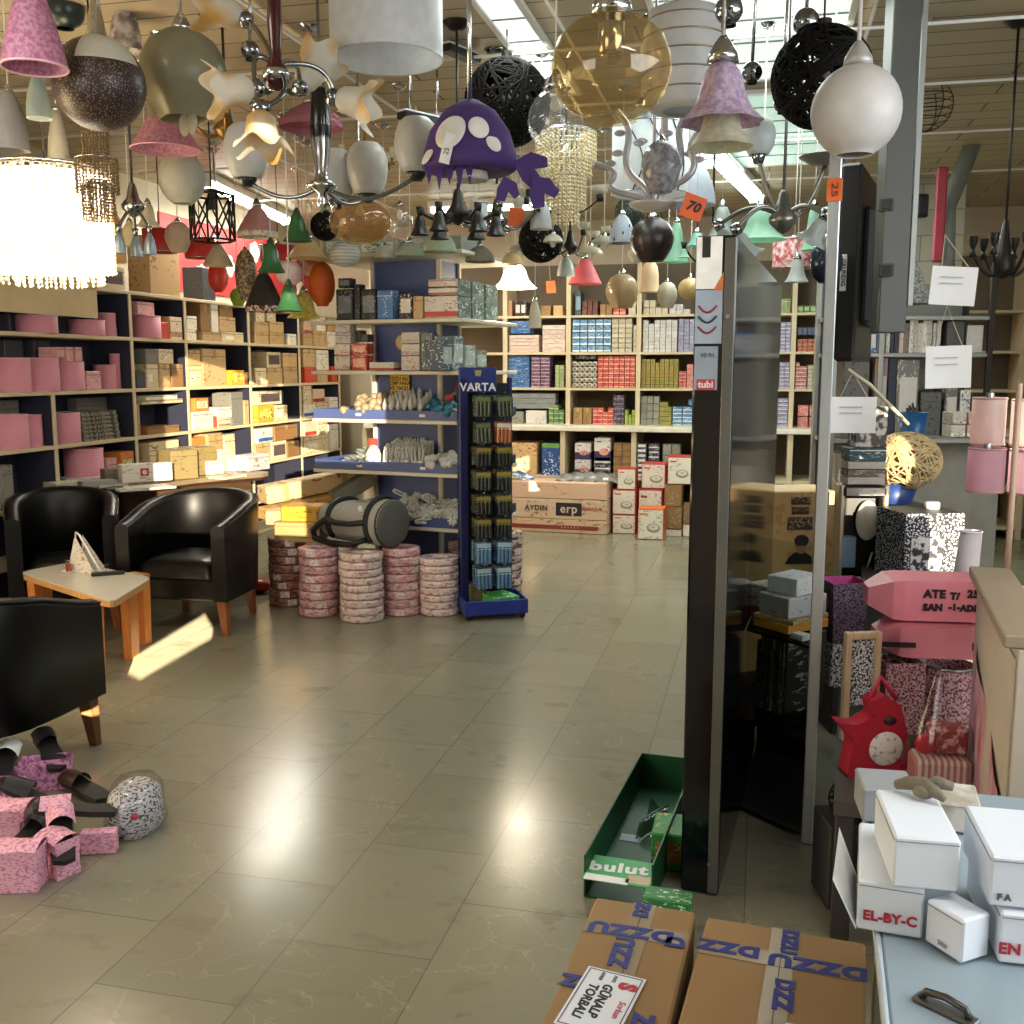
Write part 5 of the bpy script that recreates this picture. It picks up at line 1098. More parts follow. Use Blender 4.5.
# in the showcase
def insh(u, v, z):
    """u across from the black panel to the post, v depth behind the glass"""
    q = q0.lerp(q1, u); return w0 @ Vector((q.x, q.y + v, z))
fa = math.atan2((w0.to_3x3() @ (q1 - q0)).y, (w0.to_3x3() @ (q1 - q0)).x)
for i in range(9):
    p = insh(.42 + i * .058, .3 + .01 * (i % 3), ZS1 + .001); o = carton(p, .013, .2, .25 + .015 * (i % 3), fa + .05, [printed(('2a2824', '3c3a34', '55524a', '1d1c1a', '6a6558')[i % 5], 'a8a296', scale=(4, 4, 20)), TAPE, PAPER, INK], '', f'upright dark catalogue, {ORD[i]} from the black panel on the glass shelf', 'book', None, 'catalogue'); o.rotation_euler = (0, .02, fa)
p = insh(.66, .2, ZS0 + .001); carton(p, .16, .2, .03, fa, K('d89a3a', 'b8742a'), '', 'orange flat box on the top glass shelf', 'box'); carton(p + Vector((0, 0, .032)), .165, .2, .014, fa + .1, K('b89a6a'), '', 'tan flat board on the orange flat box', 'box')
carton(p + Vector((.005, 0, .048)), .14, .18, .07, fa - .05, K('b4b0b2', '8a868a'), '', 'grey plastic box on the tan board', 'box'); carton(p + Vector((.01, .01, .12)), .12, .15, .06, fa + .12, K('c8c6c8', '9a989a'), '', 'pale grey box topping the orange one in the showcase', 'box')
carton(insh(.2, .25, ZS0 + .001), .09, .1, .12, fa, K('c8c4bc', 'a8443a', 'b03a34'), 'B', 'red and white packet at the back of the top glass shelf', 'box'); carton(insh(.3, .12, ZS0 + .001), .07, .06, .02, fa, K('c8b02a', '6a5a10'), '', 'small yellow packet on the top glass shelf', 'box')
carton(insh(.86, .06, ZS0 + .001), .05, .04, .02, fa, K('d8dce0'), '', 'small white label box at the post on the glass shelf', 'box')
# big cardboard carton with a printed portrait behind the showcase
p = onz(790, 762); sp_ = 4.9; pc = at(791, 545, sp_); top = at(791, 487, sp_).z; wC = 48 / F * sp_
rt = thing('cardboard_carton', 'tall tan carton with printed portrait behind the glass showcase', 'box', (pc.x, pc.y, .001), YAW + .06)
MB().box((0, 0, top / 2), (wC + .08, .28, top), b=.006).build('carton', printed('c2a06c', 'b08e5a'), rt)
yF = -.1415
for zz, ww in ((top - .045, .09), (top - .09, .08), (top - .15, .12)): MB().box((-.01, yF, zz), (ww, .002, .035 if ww < .1 else .06)).build('printed_block', printed('2c2622', 'a88e62', scale=(16, 4, 7), thr=.5), rt)
pb = MB(); zf = top - .265
pb.add([(x, yF - .002, zf + z) for x, z in ((-.075, -.075), (.055, -.075), (.05, -.04), (.02, -.02), (-.03, -.02), (-.06, -.045))], [(0, 1, 2, 3, 4, 5)], 0)
pb.add([(.028 * math.cos(t), yF - .003, zf + .012 + .04 * math.sin(t)) for t in [i * PI / 8 for i in range(16)]], [tuple(range(16))], 1)
pb.add([(.034 * math.cos(t), yF - .0035, zf + .035 + .028 * math.sin(t)) for t in [i * PI / 8 for i in range(16)]], [tuple(range(16))], 0)
pb.add([(.02 * math.cos(t), yF - .004, zf + .008 + .012 * math.sin(t)) for t in [i * PI / 8 for i in range(16)]], [tuple(range(16))], 1); pb.add([(x, yF - .0045, zf + .018 + z) for x, z in ((-.022, -.006), (.022, -.006), (.022, .006), (-.022, .006))], [(0, 1, 2, 3)], 0)
pb.build('portrait_print', [plain('1d1a1a', .6), plain('b8845c', .6)], rt)
def gen(x0, x1, y0, y1, s): 
    c = at((x0 + x1) / 2, y1, s); t = at((x0 + x1) / 2, y0, s); return Vector((c.x, c.y, c.z)), (x1 - x0) / F * s, t.z - c.z
# grey steel post, television beside it, painted block pier
pc = at(889, 300, 4.15)
struct(MB().box((pc.x, pc.y, (ZC + 1.69) / 2), (.11, .1, ZC - 1.69), rz=YAW, b=.004).build('pillar', plain('4c4d48', .5, .1, .06), None))
rb = struct(MB().box((pc.x + .08, pc.y + .04, (ZC + 1.8) / 2), (.02, .04, ZC - 1.8), rz=YAW).build('trim_1', plain('9a9c96', .45, .2, .05)))
tv0, tvw, tvh = gen(828, 861, 165, 361, 4.3)
rt = thing('television', 'black flat television seen edge on beside the aluminium post', 'television', tv0 + Vector((.0, .06, 0)), YAW - .44)
MB().box((0, .31, tvh / 2), (tvw * .62, .62, tvh), b=.012).build('cabinet', BLACKM, rt); MB().box((-tvw * .315, .31, tvh / 2), (.012, .6, tvh - .03), b=.003).build('screen', BLK_GL, rt)
MB().box((tvw * .4, .33, tvh * .5), (tvw * .4, .4, .5), b=.02).build('rear_housing', plain('1a1a1b', .5), rt)
bd = MB().box((-tvw * .1, -.018, tvh * .45), (.026, .003, .15), b=.001).build('brand_plate', plain('cfd0cc', .4), rt); text('GRUNDIG', .024, plain('2a2a2c', .4), bd, face((-tvw * .1, -.0205, tvh * .45), (0, 0, -1), (1, 0, 0)), bold=.0008)
MB().box((tvw * .4 + .08, .3, tvh * .55), (.1, .08, .08)).build('wall_bracket', IRON, rt)
for py, lb in ((205, 'upper'), (270, 'lower')):
    p = at(886, py, 4.06); rt = thing('wall_socket', f'dark {lb} socket box on the grey steel post', 'socket', p, 0); MB().box((0, 0, 0), (.055, .03, .05), b=.004).build('box', plain('3a3a38', .5), rt); MB().box((0, -.016, 0), (.036, .004, .034), b=.002).build('face_plate', BLACKM, rt)
pc = at(925, 250, 8.2); struct(MB().box((pc.x - .02, pc.y + .2, ZC / 2), (.62, .3, ZC - .002)).build('wall_pier', block_mat()))
mb = MB(); p0, p1 = at(988, 108, 7.0), at(948, 205, 7.0); mb.tube([p0, p1, at(946, 330, 7.0)], .07, 0, 4); rt = tag(mb.build('ventilation_duct', plain('7d827d', .5, .2)), 'slanted grey duct running down beside the block pier', 'duct')
q = at(940, 215, 6.9); rt = tag(MB().box((0, 0, 0), (.07, .04, .62), b=.01).build('red_strip', plain('a02a3c', .5), None, (q.x, q.y, q.z)), 'upright crimson strip beside the slanted grey duct', 'sign strip')
q, w_, h_ = gen(914, 926, 195, 218, 7.0); rt = thing('black_speaker', 'small black wall speaker on the pale block pier', 'speaker', q, .3); MB().box((0, 0, h_ / 2), (w_, .08, h_), b=.01).build('cabinet', BLACKM, rt); MB().box((0, -.042, h_ / 2), (w_ * .7, .006, h_ * .7), b=.003).build('grille', plain('26282c', .7), rt)
q, w_, h_ = gen(985, 1005, 118, 132, 7.2); rt = thing('dome_camera', 'black camera housing under the ceiling above the hanging papers', 'camera', q, .2); MB().box((0, 0, h_ / 2), (w_, .14, h_), b=.02).build('housing', BLACKM, rt); MB().tube([(.05, 0, h_ * .5), (.07, 0, ZC - q.z)], .01, 0, 6).build('mount', BLACKM, rt)
# ---------------------------------------------------------------- wire shelf with books, further back
SF = 5.9; pe = at(835, 352, SF); pf = at(990, 352, SF); WA = YAW; 
ws = thing('metal_shelf', 'grey metal shelf of books and lamp parts behind the hanging papers', 'shelving', (pe.x, pe.y, 0), WA); WL = (pf - pe).dot(RT)
WZ = [at(900, y, SF).z for y in (316, 353, 440, 530)]
GRM = plain('8b8c86', .4, .3, .06)
for z in WZ: MB().box((WL / 2, .18, z - .012), (WL, .36, .024), b=.003).build('shelf_board', GRM, ws)
for x in (.0, WL * .3, WL): 
    for y in (.01, .35): MB().box((x, y, 1.06), (.03, .03, 2.11), b=.003).build('upright', IRON if x == WL else GRM, ws)
MB().box((WL / 2, .37, 1.1), (WL, .012, 1.9)).build('back_sheet', plain('77776e', .6, 0, .15, 4), ws)
def onws(px, z, v=.12): q = onplane(px, 352, pe, -FH); return Vector((q.x, q.y, z)) + FH * v
bcol = ['c8c4b4', '8aa04a', 'd8d4c8', '26304a', '23242a', 'c8b8b0', '7a6a60', 'd0ccc0', 'bdb7a8', 'c9c5b9', 'd4d0c4', 'b8b2a4', 'c4beb0', 'cfcbc0']
x = 878
for i, c in enumerate(bcol):
    w_ = (3.2, 5, 4, 3.5, 4.5)[i % 5]; q = onws(x + w_ / 2, WZ[1] + .001); hh = .17 + .02 * (i % 3)
    o = carton(q, w_ / F * SF, .18, hh, WA, [printed(c, '4a4440', scale=(4, 4, 14)), TAPE, PAPER, INK], '', f'upright book, {ORD[i]} of the row on the metal shelf', 'book', 'books on the metal shelf', 'book'); x += w_ + .6
for i, (x0, x1, y0, z, c, lb) in enumerate(((842, 862, 334, 1, '8a8e90', 'grey white bag box on the metal shelf by the post'), (862, 878, 330, 1, '2f62a8', 'blue bag box on the metal shelf beside the books'), (948, 965, 318, 1, '4a4a46', 'dark lamp part box on the metal shelf'), (968, 984, 326, 1, 'c8c6be', 'white socket box at the metal shelf end'),
                                           (846, 872, 362, 2, '5c5b55', 'dark grey board box standing on the second metal board'), (878, 890, 358, 2, 'a88a84', 'mottled pinkish box on the second metal board'), (891, 899, 356, 2, '252c40', 'navy folder on the second metal board'), (900, 922, 360, 2, '77766e', 'grey lamp box on the second metal board'), (925, 946, 392, 2, '5a5a56', 'dark fitting box on the second metal board'), (950, 962, 385, 2, '706a64', 'brown grey box under the white paper'), (965, 975, 390, 2, 'd8d6d0', 'slim white tube box under the white paper'),
                                           (842, 868, 452, 3, '8a8276', 'brown box on the lowest metal board'), (905, 930, 480, 3, '8a857a', 'grey box on the lowest metal board'))):
    q = onws((x0 + x1) / 2, WZ[z] + .001); hh = onplane((x0 + x1) / 2, y0, q, -FH).z - WZ[z]; nx = {1: WZ[0], 2: WZ[1], 3: WZ[2]}[z] - WZ[z] - .03
    carton(q, (x1 - x0) / F * SF, .2, min(max(hh, .05), nx), WA, K(c, 'c8c4bc' if i % 2 else '3a3a38', 'd0ccc4'), 'P' if i % 2 else 'S', lb, 'box')
# hanging paper notes
def paper(x0, x1, y0, y1, s, label, ang, hook):
    c = at((x0 + x1) / 2, (y0 + y1) / 2, s); w_, h_ = (x1 - x0) / F * s, (y1 - y0) / F * s
    rt = thing('paper_sign', label, 'paper sign', c, YAW - .1); rt.rotation_euler = (0, ang, YAW - .1)
    MB().grid(lambda u, v: ((u - .5) * w_, .006 * math.sin(u * 4) - .003, (v - .5) * h_), 6, 4).build('sheet', plain('f0f0ee', .6, 0, .02), rt)
    for k in range(2): MB().box((-.01, -.008, h_ * (.22 - .16 * k)), (w_ * .5, .001, .004)).build('print_line', plain('b8b4bc', .6), rt)
    hk = Matrix.LocRotScale(c, rt.rotation_euler, None).inverted() @ Vector(hook)
    MB().tube([(-w_ * .3, 0, h_ * .49), tuple(hk), (w_ * .3, 0, h_ * .49)], .0025, 0, 6).build('string', plain('c8bfa0', .7), rt); return rt
paper(831, 875, 397, 433, 3.9, 'white paper sign hanging beside the post, lowest of the three', .0, at(853, 372, 3.9))
paper(931, 975, 267, 305, 4.2, 'white paper sign tilted below the red strip, highest of the three', .06, at(945, 235, 4.2))
paper(926, 970, 346, 388, 4.1, 'white paper sign hanging in front of the metal shelf books', -.03, at(947, 306, 4.1))
mb = MB(); mb.tube([at(848, 370, 4.05), at(870, 385, 4.05), at(908, 424, 4.2)], .008, 0, 8); tag(mb.build('cable', plain('c8bda0', .6)), 'beige cable running from the post down to the blue cup', 'cable')
# ---------------------------------------------------------------- low display bench with lampshades and bags, right of the post
bz = .40; b0 = onz(826, 800, bz)
bn = thing('display_bench', 'low grey bench carrying lampshades and pink bags beside the partition', 'bench', (b0.x + .02, b0.y, 0), SA)
MB().prism([(0, 0), (.34, 0), (.34, .62), (.52, .62), (.52, 1.45), (0, 1.45)], bz - .04, bz).build('bench_top', plain('4a4640', .6), bn)
for x, y in ((.03, .03), (.3, .03), (.03, 1.4), (.48, 1.4), (.48, .66), (.03, .66)): MB().box((x, y, bz / 2 - .02), (.05, .05, bz - .041), b=.004).build('leg', plain('3a3733', .6), bn)
hc_ = at(916, 580, 4.15)
rk2 = thing('step_shelf', 'dark stepped shelf behind the pink cartons', 'shelf', (hc_.x, hc_.y, bz), SA)
MB().box((0, .05, .30), (.42, .34, .03), b=.004).build('step_board', plain('3c3833', .6), rk2); MB().box((0, .2, .14), (.36, .02, .27)).build('back_board', plain('34312d', .6), rk2)
for x in (-.195, .195): MB().box((x, .05, .143), (.03, .32, .283)).build('side_board', plain('3c3833', .6), rk2)
def place(x0, x1, y0, y1, s, z=None):
    c, w_, h_ = gen(x0, x1, y0, y1, s); 
    if z is not None: c.z = z
    return c, w_, at((x0 + x1) / 2, y0, s).z - c.z
# pink flat bags / cartons
def pinkbag(x0, x1, y0, y1, s, label, txt, z=None):
    c, w_, h_ = place(x0, x1, y0, y1, s, z); rt = thing('pink_carton', label, 'carton', c, YAW - .12); PK_ = plain('d97f8c', .5, 0, .06, 6)
    n = 10; rings = []
    for i in range(n + 1):
        t = i / n; k = 1 - .55 * max(0, .22 - t) / .22; rings.append([(-w_ / 2 + w_ * t, y, z_) for y, z_ in ((-.09 * k, .5 * h_ - h_ * .5 * k + .001), (.09 * k, .5 * h_ - h_ * .5 * k + .001), (.09 * k, .5 * h_ + h_ * .46 * k), (-.09 * k, .5 * h_ + h_ * .46 * k))])
    MB().loft(rings, 0, False).build('carton_body', PK_, rt)
    for s_, x, z_, sz in txt: text(s_, sz, plain('1c1416', .6), rt, face((x * w_, -.0925, z_ * h_), (1, 0, 0), (0, 0, 1)), bold=.002)
    return c.z + h_
SPK = speckle('d8d6d8', '26262c', 150, .47, .53, .6); SPR = speckle('c8a0a4', '6a2030', 130, .46, .56, .55); SPP = speckle('8a7a90', '2e2436', 160, .45, .55, .6)
c, w_, h_ = place(922, 970, 662, 726, 3.35, bz + .001); rt = thing('patterned_lampshade', 'pink patterned lampshade standing below the lower pink carton', 'lampshade', c, 0); MB().shell([(w_ * .62, 0), (w_ * .5, h_)], .004, 28).build('shade', SPR, rt); MB().tube([(w_ * .5 * math.cos(i * PI / 12), w_ * .5 * math.sin(i * PI / 12), h_) for i in range(24)], .004, 0, 6, True).build('top_ring', STEEL, rt); zA = c.z + h_
c, w_, h_ = place(874, 918, 656, 716, 3.3, bz + .001); rt = thing('patterned_lampshade', 'square lampshade with dark speckle above the red toy bag', 'lampshade', c, YAW); MB().shell([(w_ * .62, 0), (w_ * .62, h_)], .004, 4, M=rotz(PI / 4)).build('shade', SPR, rt); MB().box((0, 0, h_ - .004), (.012, w_ * .86, .004)).build('cross_bar', STEEL, rt); zB = c.z + h_
zT = max(zA, zB) + .003
z2_ = pinkbag(874, 970, 618, 662, 3.35, 'lower pink carton with small black print, lying on the patterned shades', (('▂▂', -.32, .55, .05), ('II', .42, .4, .03)), zT)
z3_ = pinkbag(866, 971, 573, 616, 3.38, 'upper pink carton with bold black characters on top of the other', (('ATE', .06, .66, .036), ('SAN', .05, .34, .03), ('T/', .24, .62, .03), ('-1-', .24, .36, .028), ('25', .4, .68, .034), ('ADET', .4, .34, .028)), z2_ + .003)
# magenta tapered shade, speckled frames
c, w_, h_ = place(822, 860, 578, 640, 3.75); rt = thing('square_lampshade', 'purple floral square lampshade with magenta lining beside the post', 'lampshade', c, YAW + .1)
MB().shell([(w_ * .55, 0), (w_ * .70, h_)], .003, 4, M=rotz(PI / 4)).build('shade', SPP, rt); MB().lathe([(w_ * .51, .002), (w_ * .66, h_ - .001)], 4, 0, rotz(PI / 4), False).build('lining', plain('c03a8a', .6), rt); MB().tube([(0, 0, 0), (0, 0, h_ * .7)], .006, 0, 6).build('lamp_stem', STEEL, rt); zc = c.z
rt2 = thing('patterned_box', 'black and white patterned box under the purple square lampshade', 'box', (c.x, c.y, bz + .001), YAW + .1); MB().box((0, 0, (zc - bz) / 2 - .002), (w_ * .85, w_ * .8, zc - bz - .006), b=.005).build('box_body', SPK, rt2)
c, w_, h_ = place(843, 874, 628, 728, 3.2, bz + .001); rt = thing('picture_frame', 'pale wooden frame with speckled panel leaning on the bench', 'frame', c, YAW + .15)
FR = wood('b89a78', 'cdb494', .5); 
for x in (-w_ / 2, w_ / 2): MB().box((x, 0, h_ / 2), (.02, .025, h_), b=.003).build('frame_side', FR, rt)
for z in (.012, h_ - .012): MB().box((0, 0, z), (w_ - .02, .025, .022), b=.003).build('frame_rail', FR, rt)
MB().box((0, .004, h_ * .62), (w_ - .02, .006, h_ * .6)).build('panel', SPK, rt)
# dark patterned drum box
c, w_, h_ = place(884, 948, 508, 580, 4.15, bz + .316); rt = thing('patterned_lampshade', 'tall black and white houndstooth lampshade on the stepped shelf', 'lampshade', c, YAW + .12)
HT = bands('d6d6da', '2a2b33', 18, .5); HTM = speckle('dcdce0', '1d1e26', 105, .38, .46, .6, (1, 1, 1.2), vor=True)
MB().shell([(w_ * .66, 0), (w_ * .66, h_)], .004, 4, M=rotz(PI / 4)).build('shade', HTM, rt); MB().box((-w_ * .12, -w_ * .475, h_ * .42), (w_ * .5, .004, h_ * .5)).build('printed_label', speckle('d8d6d4', '2a2a30', 34, .46, .54, .5), rt)
MB().box((0, 0, h_ - .002), (w_ * .93, w_ * .93, .004)).build('lid', plain('3a4048', .5), rt); MB().box((w_ * .475, 0, h_ / 2), (.012, w_ * .8, h_), b=.003).build('edge_board', wood('8a6a58', '9a7a66', .5), rt)
MB().cyl(.03, h_ + .001, h_ + .03, 0, 18, TR((.05, 0, 0)), b=.004).build('knob', WHITE, rt); zh = c.z + h_ + .001
# blue basin, rattan ball
c, w_, h_ = place(868, 914, 484, 502, 4.55, None); rt = thing('blue_basin', 'dark blue tray below the rattan ball', 'tray', c, YAW)
MB().shell([(w_ * .42, 0), (w_ * .55, .09)], .004, 28).build('tray_body', plain('1c3a78', .4), rt); MB().disc(w_ * .42, .002, 0, 28).build('tray_floor', plain('1c3a78', .4), rt)
def wicker(R, n, r, seed, mat, parent, name='woven_shell', cz=0.0, squash=1.0):
    rnd = random.Random(seed); mb = MB()
    for i in range(n):
        ax = Vector((rnd.gauss(0, 1), rnd.gauss(0, 1), rnd.gauss(0, 1))).normalized(); u = ax.orthogonal().normalized(); v = ax.cross(u); off = rnd.uniform(-.55, .55); k = math.sqrt(1 - off * off); rr = R * rnd.uniform(.97, 1.0); ph = rnd.uniform(0, 6)
        pts = []
        for j in range(30):
            a = 2 * PI * j / 30; w = off + .06 * math.sin(3 * a + ph); kk = math.sqrt(max(0, 1 - w * w)); p = (u * math.cos(a) + v * math.sin(a)) * kk + ax * w; pts.append((p.x * rr, p.y * rr, p.z * rr * squash + cz))
        mb.tube(pts, r, 0, 5, True)
    return mb.build(name, mat, parent)
c, w_, h_ = place(870, 938, 434, 490, 4.5); rt = thing('rattan_ball', 'natural rattan ball lamp lying above the blue tray', 'lamp', (c.x, c.y, c.z + w_ * .43), 0)
RAT = plain('c2aa7c', .7, 0, .2, 30); wicker(w_ * .5, 60, .0045, 3, RAT, rt, squash=.84); MB().ball(w_ * .45, (0, 0, 0), 0, 20, 12, (1, 1, .84)).build('inner_lining', speckle('b39a6c', '8a7048', 30, .4, .6, .7), rt)
st = thing('rattan_stand', 'grey box stand under the blue tray and rattan ball', 'box', (at(893, 500, 4.62).x, at(893, 500, 4.62).y, .001), YAW); zz = at(893, 502, 4.55).z - .004; MB().box((0, 0, zz / 2), (.2, .2, zz), b=.005).build('box_body', plain('5a5650', .6), st); MB().box((0, -.101, zz * .6), (.16, .003, zz * .4)).build('front_panel', plain('6a665e', .6), st)
c, w_, h_ = place(898, 926, 412, 437, 4.9); rt = thing('blue_cup', 'blue metal cup holding cables above the rattan ball', 'cup', c, 0); MB().shell([(w_ * .42, 0), (w_ * .5, h_)], .003, 24).build('cup_wall', plain('1f5a92', .35), rt); MB().disc(w_ * .42, .003, 0, 24).build('cup_floor', plain('1f5a92', .35), rt)
for k in range(5): MB().tube([(0.01 * k - .02, 0, .01), (.012 * k - .03, .01 * (k % 2), h_ + .02 + .012 * (k % 3)), (.014 * k - .02, .02, h_ + .008)], .005, 0, 6).build('cable_end', plain('3a3a38', .5), rt)
st = thing('cup_shelf', 'narrow grey shelf holding the blue cup and small white cartons', 'shelf', (c.x + .17, c.y + .05, c.z - .012), YAW); MB().box((0, 0, 0), (.62, .22, .022), b=.003).build('board', GRM, st); MB().box((0, .1, -.45), (.6, .02, .86)).build('back_board', plain('8a867a', .6, 0, .15), st); MB().box((0, .05, -.45 - (c.z - .012 - .9) / 2 - .22), (.5, .1, .02)).build('foot_rail', GRM, st)
for i in range(6):
    q = Vector((c.x, c.y, c.z + .001)) + RT * (.2 + .075 * (i % 3)) + Vector((0, .02, .061 * (i // 3))); carton(q, .07, .1, .058, YAW + .03 * i, K(('cfc6b4', 'd6b4a8', 'c8c0b0')[i % 3], '7a5a50'), 'B', f'small cream carton, {ORD[i % 3]} of the {("lower", "upper")[i // 3]} row beside the blue cup', 'box')
# chrome framed wall lamp display, books, paper box
c, w_, h_ = place(836, 879, 482, 580, 4.35, None); rt = thing('lamp_display', 'chrome framed black display panel with white oval lamp glass', 'lamp', c, YAW)
for x in (-w_ / 2, w_ / 2): MB().box((x, 0, h_ / 2), (.022, .08, h_), b=.006).build('frame_side', plain('cfc4a8', .25, .6, .06), rt)
MB().box((0, 0, h_ - .03), (w_, .1, .055), b=.012).build('frame_top', CHROME, rt); MB().box((0, .03, h_ / 2), (w_ - .02, .02, h_ - .02), b=.002).build('back_plate', plain('17150f', .3), rt)
MB().ball(.05, (.03, .0, h_ * .62), 0, 20, 12, (1, .35, 1.7)).build('oval_glass', frosted('efeae0', .4, .25), rt); MB().box((-w_ * .3, -.005, h_ * .3), (w_ * .36, .05, h_ * .32), b=.004).build('blue_box', plain('7f9ab4', .5), rt); MB().tube([(.02, -.02, .02), (.05, -.02, h_ * .3)], .005, 0, 6).build('rod', STEEL, rt)
st = thing('display_plinth', 'dark plinth under the chrome framed display panel', 'plinth', (c.x, c.y, .001), YAW); MB().box((0, .04, (c.z - .004) / 2), (w_ + .03, .2, c.z - .006), b=.004).build('plinth_body', plain('2e2c29', .6), st); MB().box((0, -.062, .06), (w_ + .02, .004, .1)).build('kick_board', plain('24221f', .6), st)
zz = c.z + h_ + .002
for i, (hh, col, lb) in enumerate(((.03, 'b8b0a0', 'striped magazine pile'), (.03, '6a5648', 'brown magazine pile'), (.03, 'c0b8a8', 'cream magazine pile'), (.055, '1f4a58', 'teal book box'))):
    carton((c.x, c.y, zz), w_ * .85, .1, hh, YAW, K(col, 'e0d8c8'), 'S' if i == 3 else '', f'{lb} on top of the chrome framed display', 'book', None, 'book_box'); zz += hh + .002
carton((c.x + .01, c.y, zz), w_ * .72, .1, .17, YAW, [speckle('c8c2b6', '4a4640', 26, .45, .56), TAPE, PAPER, INK], '', 'grey collage box standing on the teal book box', 'box')
# ---------------------------------------------------------------- red toy bag, clear bag, wire basket in front
c, w_, h_ = place(846, 905, 688, 775, 2.95, bz + .001)
rt = thing('toy_bag', 'red felt toy bag with a round white badge on the bench', 'bag', c, YAW + .12); REDF = plain('a8182e', .8, 0, .1, 20)
pr = [(-.10, 0), (.075, 0), (.085, .06), (.07, .13), (.05, .19), (.0, .22), (-.04, .2), (-.03, .165), (-.075, .14), (-.13, .15), (-.085, .1)]
k = h_ / .22
mb = MB(); mb.prism([(x, z * k) for x, z in pr], -.03, .03, 0, TR(rx=PI / 2)); o = mb.build('bag_body', REDF, rt, mod=.012)
MB().cyl(.05, 0, .006, 0, 28, TR((.01, -.031, .075 * k), rx=PI / 2), b=.002).build('badge', speckle('e2dcd6', '9a9088', 60, .55, .66, .6), rt); MB().ball(.02, (.02, -.03, .15 * k), 0, 14, 8, (1, .4, .7)).build('button', plain('3a1a22', .4), rt)
MB().tube([(-.03, 0, .2 * k), (0, 0, .26 * k), (.05, 0, .2 * k)], .008, 0, 6).build('handle', plain('c02a4a', .7), rt)
c, w_, h_ = place(906, 968, 700, 782, 2.85, bz + .001)
rt = thing('clear_bag', 'clear plastic bag with red heart and striped packets on the bench', 'bag', c, YAW - .15)
MB().loft([[(w_ * .52 * k * math.cos(a) * (1 + .05 * math.sin(5 * a + z * 40)), .09 * k * math.sin(a), z * h_) for a in [i * PI / 12 for i in range(24)]] for z, k in ((0, 1), (.3, 1.05), (.7, .9), (1.0, .6), (1.35, .35))], 0, cap=False).build('film', glass('ffffff', .9, .1, .8), rt)
MB().box((0, -.01, h_ * .2), (w_ * .86, .1, h_ * .38), b=.01).build('striped_packet', bands('b87a74', 'e0d0c8', 9, .5, 0, .5), rt); MB().box((.02, .01, h_ * .58), (w_ * .6, .07, h_ * .34), b=.01).build('red_packet', speckle('8f2a34', 'd0a8a0', 40, .5, .6, .5), rt); MB().ball(.03, (-w_ * .25, -.03, h_ * .55), 0, 14, 10, (1, .4, 1)).build('heart', plain('b81a2e', .4), rt)
MB().box((0, -.02, .006), (w_ * 1.05, .2, .011), b=.003).build('tray', plain('9a9c98', .5), rt)
p = onz(846, 812, 0); c, w_, h_ = place(829, 866, 776, 814, 3.0)
rt = thing('wire_basket', 'dark wire lamp basket beside the bench front', 'basket', c, 0)
for k in range(7): z = h_ * k / 6; r_ = w_ * .5 * math.sin(PI * (.25 + .6 * k / 6)); MB().tube([(r_ * math.cos(i * PI / 12), r_ * math.sin(i * PI / 12), z) for i in range(24)], .003, 0, 5, True).build('wire_ring', IRON, rt)
for k in range(8): a = k * PI / 4; MB().tube([(w_ * .5 * math.sin(PI * (.25 + .6 * j / 6)) * math.cos(a), w_ * .5 * math.sin(PI * (.25 + .6 * j / 6)) * math.sin(a), h_ * j / 6) for j in range(7)], .003, 0, 5).build('wire_rib', IRON, rt)
fb = thing('floor_crate', 'dark crate standing on the floor under the wire basket', 'crate', (c.x, c.y, .001), YAW); MB().box((0, .0, c.z / 2 - .003), (w_ * 1.4, .16, c.z - .006), b=.006).build('crate_body', plain('33302b', .7), fb); MB().box((0, -.081, c.z * .5), (w_ * 1.1, .004, c.z * .6)).build('front_panel', plain('2a2825', .7), fb)
# ---------------------------------------------------------------- partition with beige cap
e0 = onz(971, 566, .98); e1 = onz(1000, 622, .98); ed = (e1 - e0).normalized(); PA = math.atan2(ed.y, ed.x); PLn = .82
pt = thing('room_divider', 'beige capped low partition with pink scribbled film on its side', 'partition', (e0.x, e0.y, 0), PA)
MB().box((PLn / 2, .05, .965), (PLn, .11, .03), b=.004).build('cap_rail', plain('8d7f68', .45, 0, .05), pt); MB().box((PLn / 2, .055, .475), (PLn, .06, .948), b=.003).build('panel', plain('b3a99a', .6, 0, .06, 3), pt)
MB().box((PLn / 2, .022, .475), (PLn - .02, .004, .9)).build('laminate', plain('c0b6a8', .5, 0, .05), pt)
MB().grid(lambda u, v: (.08 + .7 * u, .016 - .006 * math.sin(u * 9), .25 + .52 * v * (1 - .35 * u)), 10, 6).build('pink_film', speckle('d8b4bc', 'b4586e', 9, .46, .62, .3, (6, 6, .7)), pt)
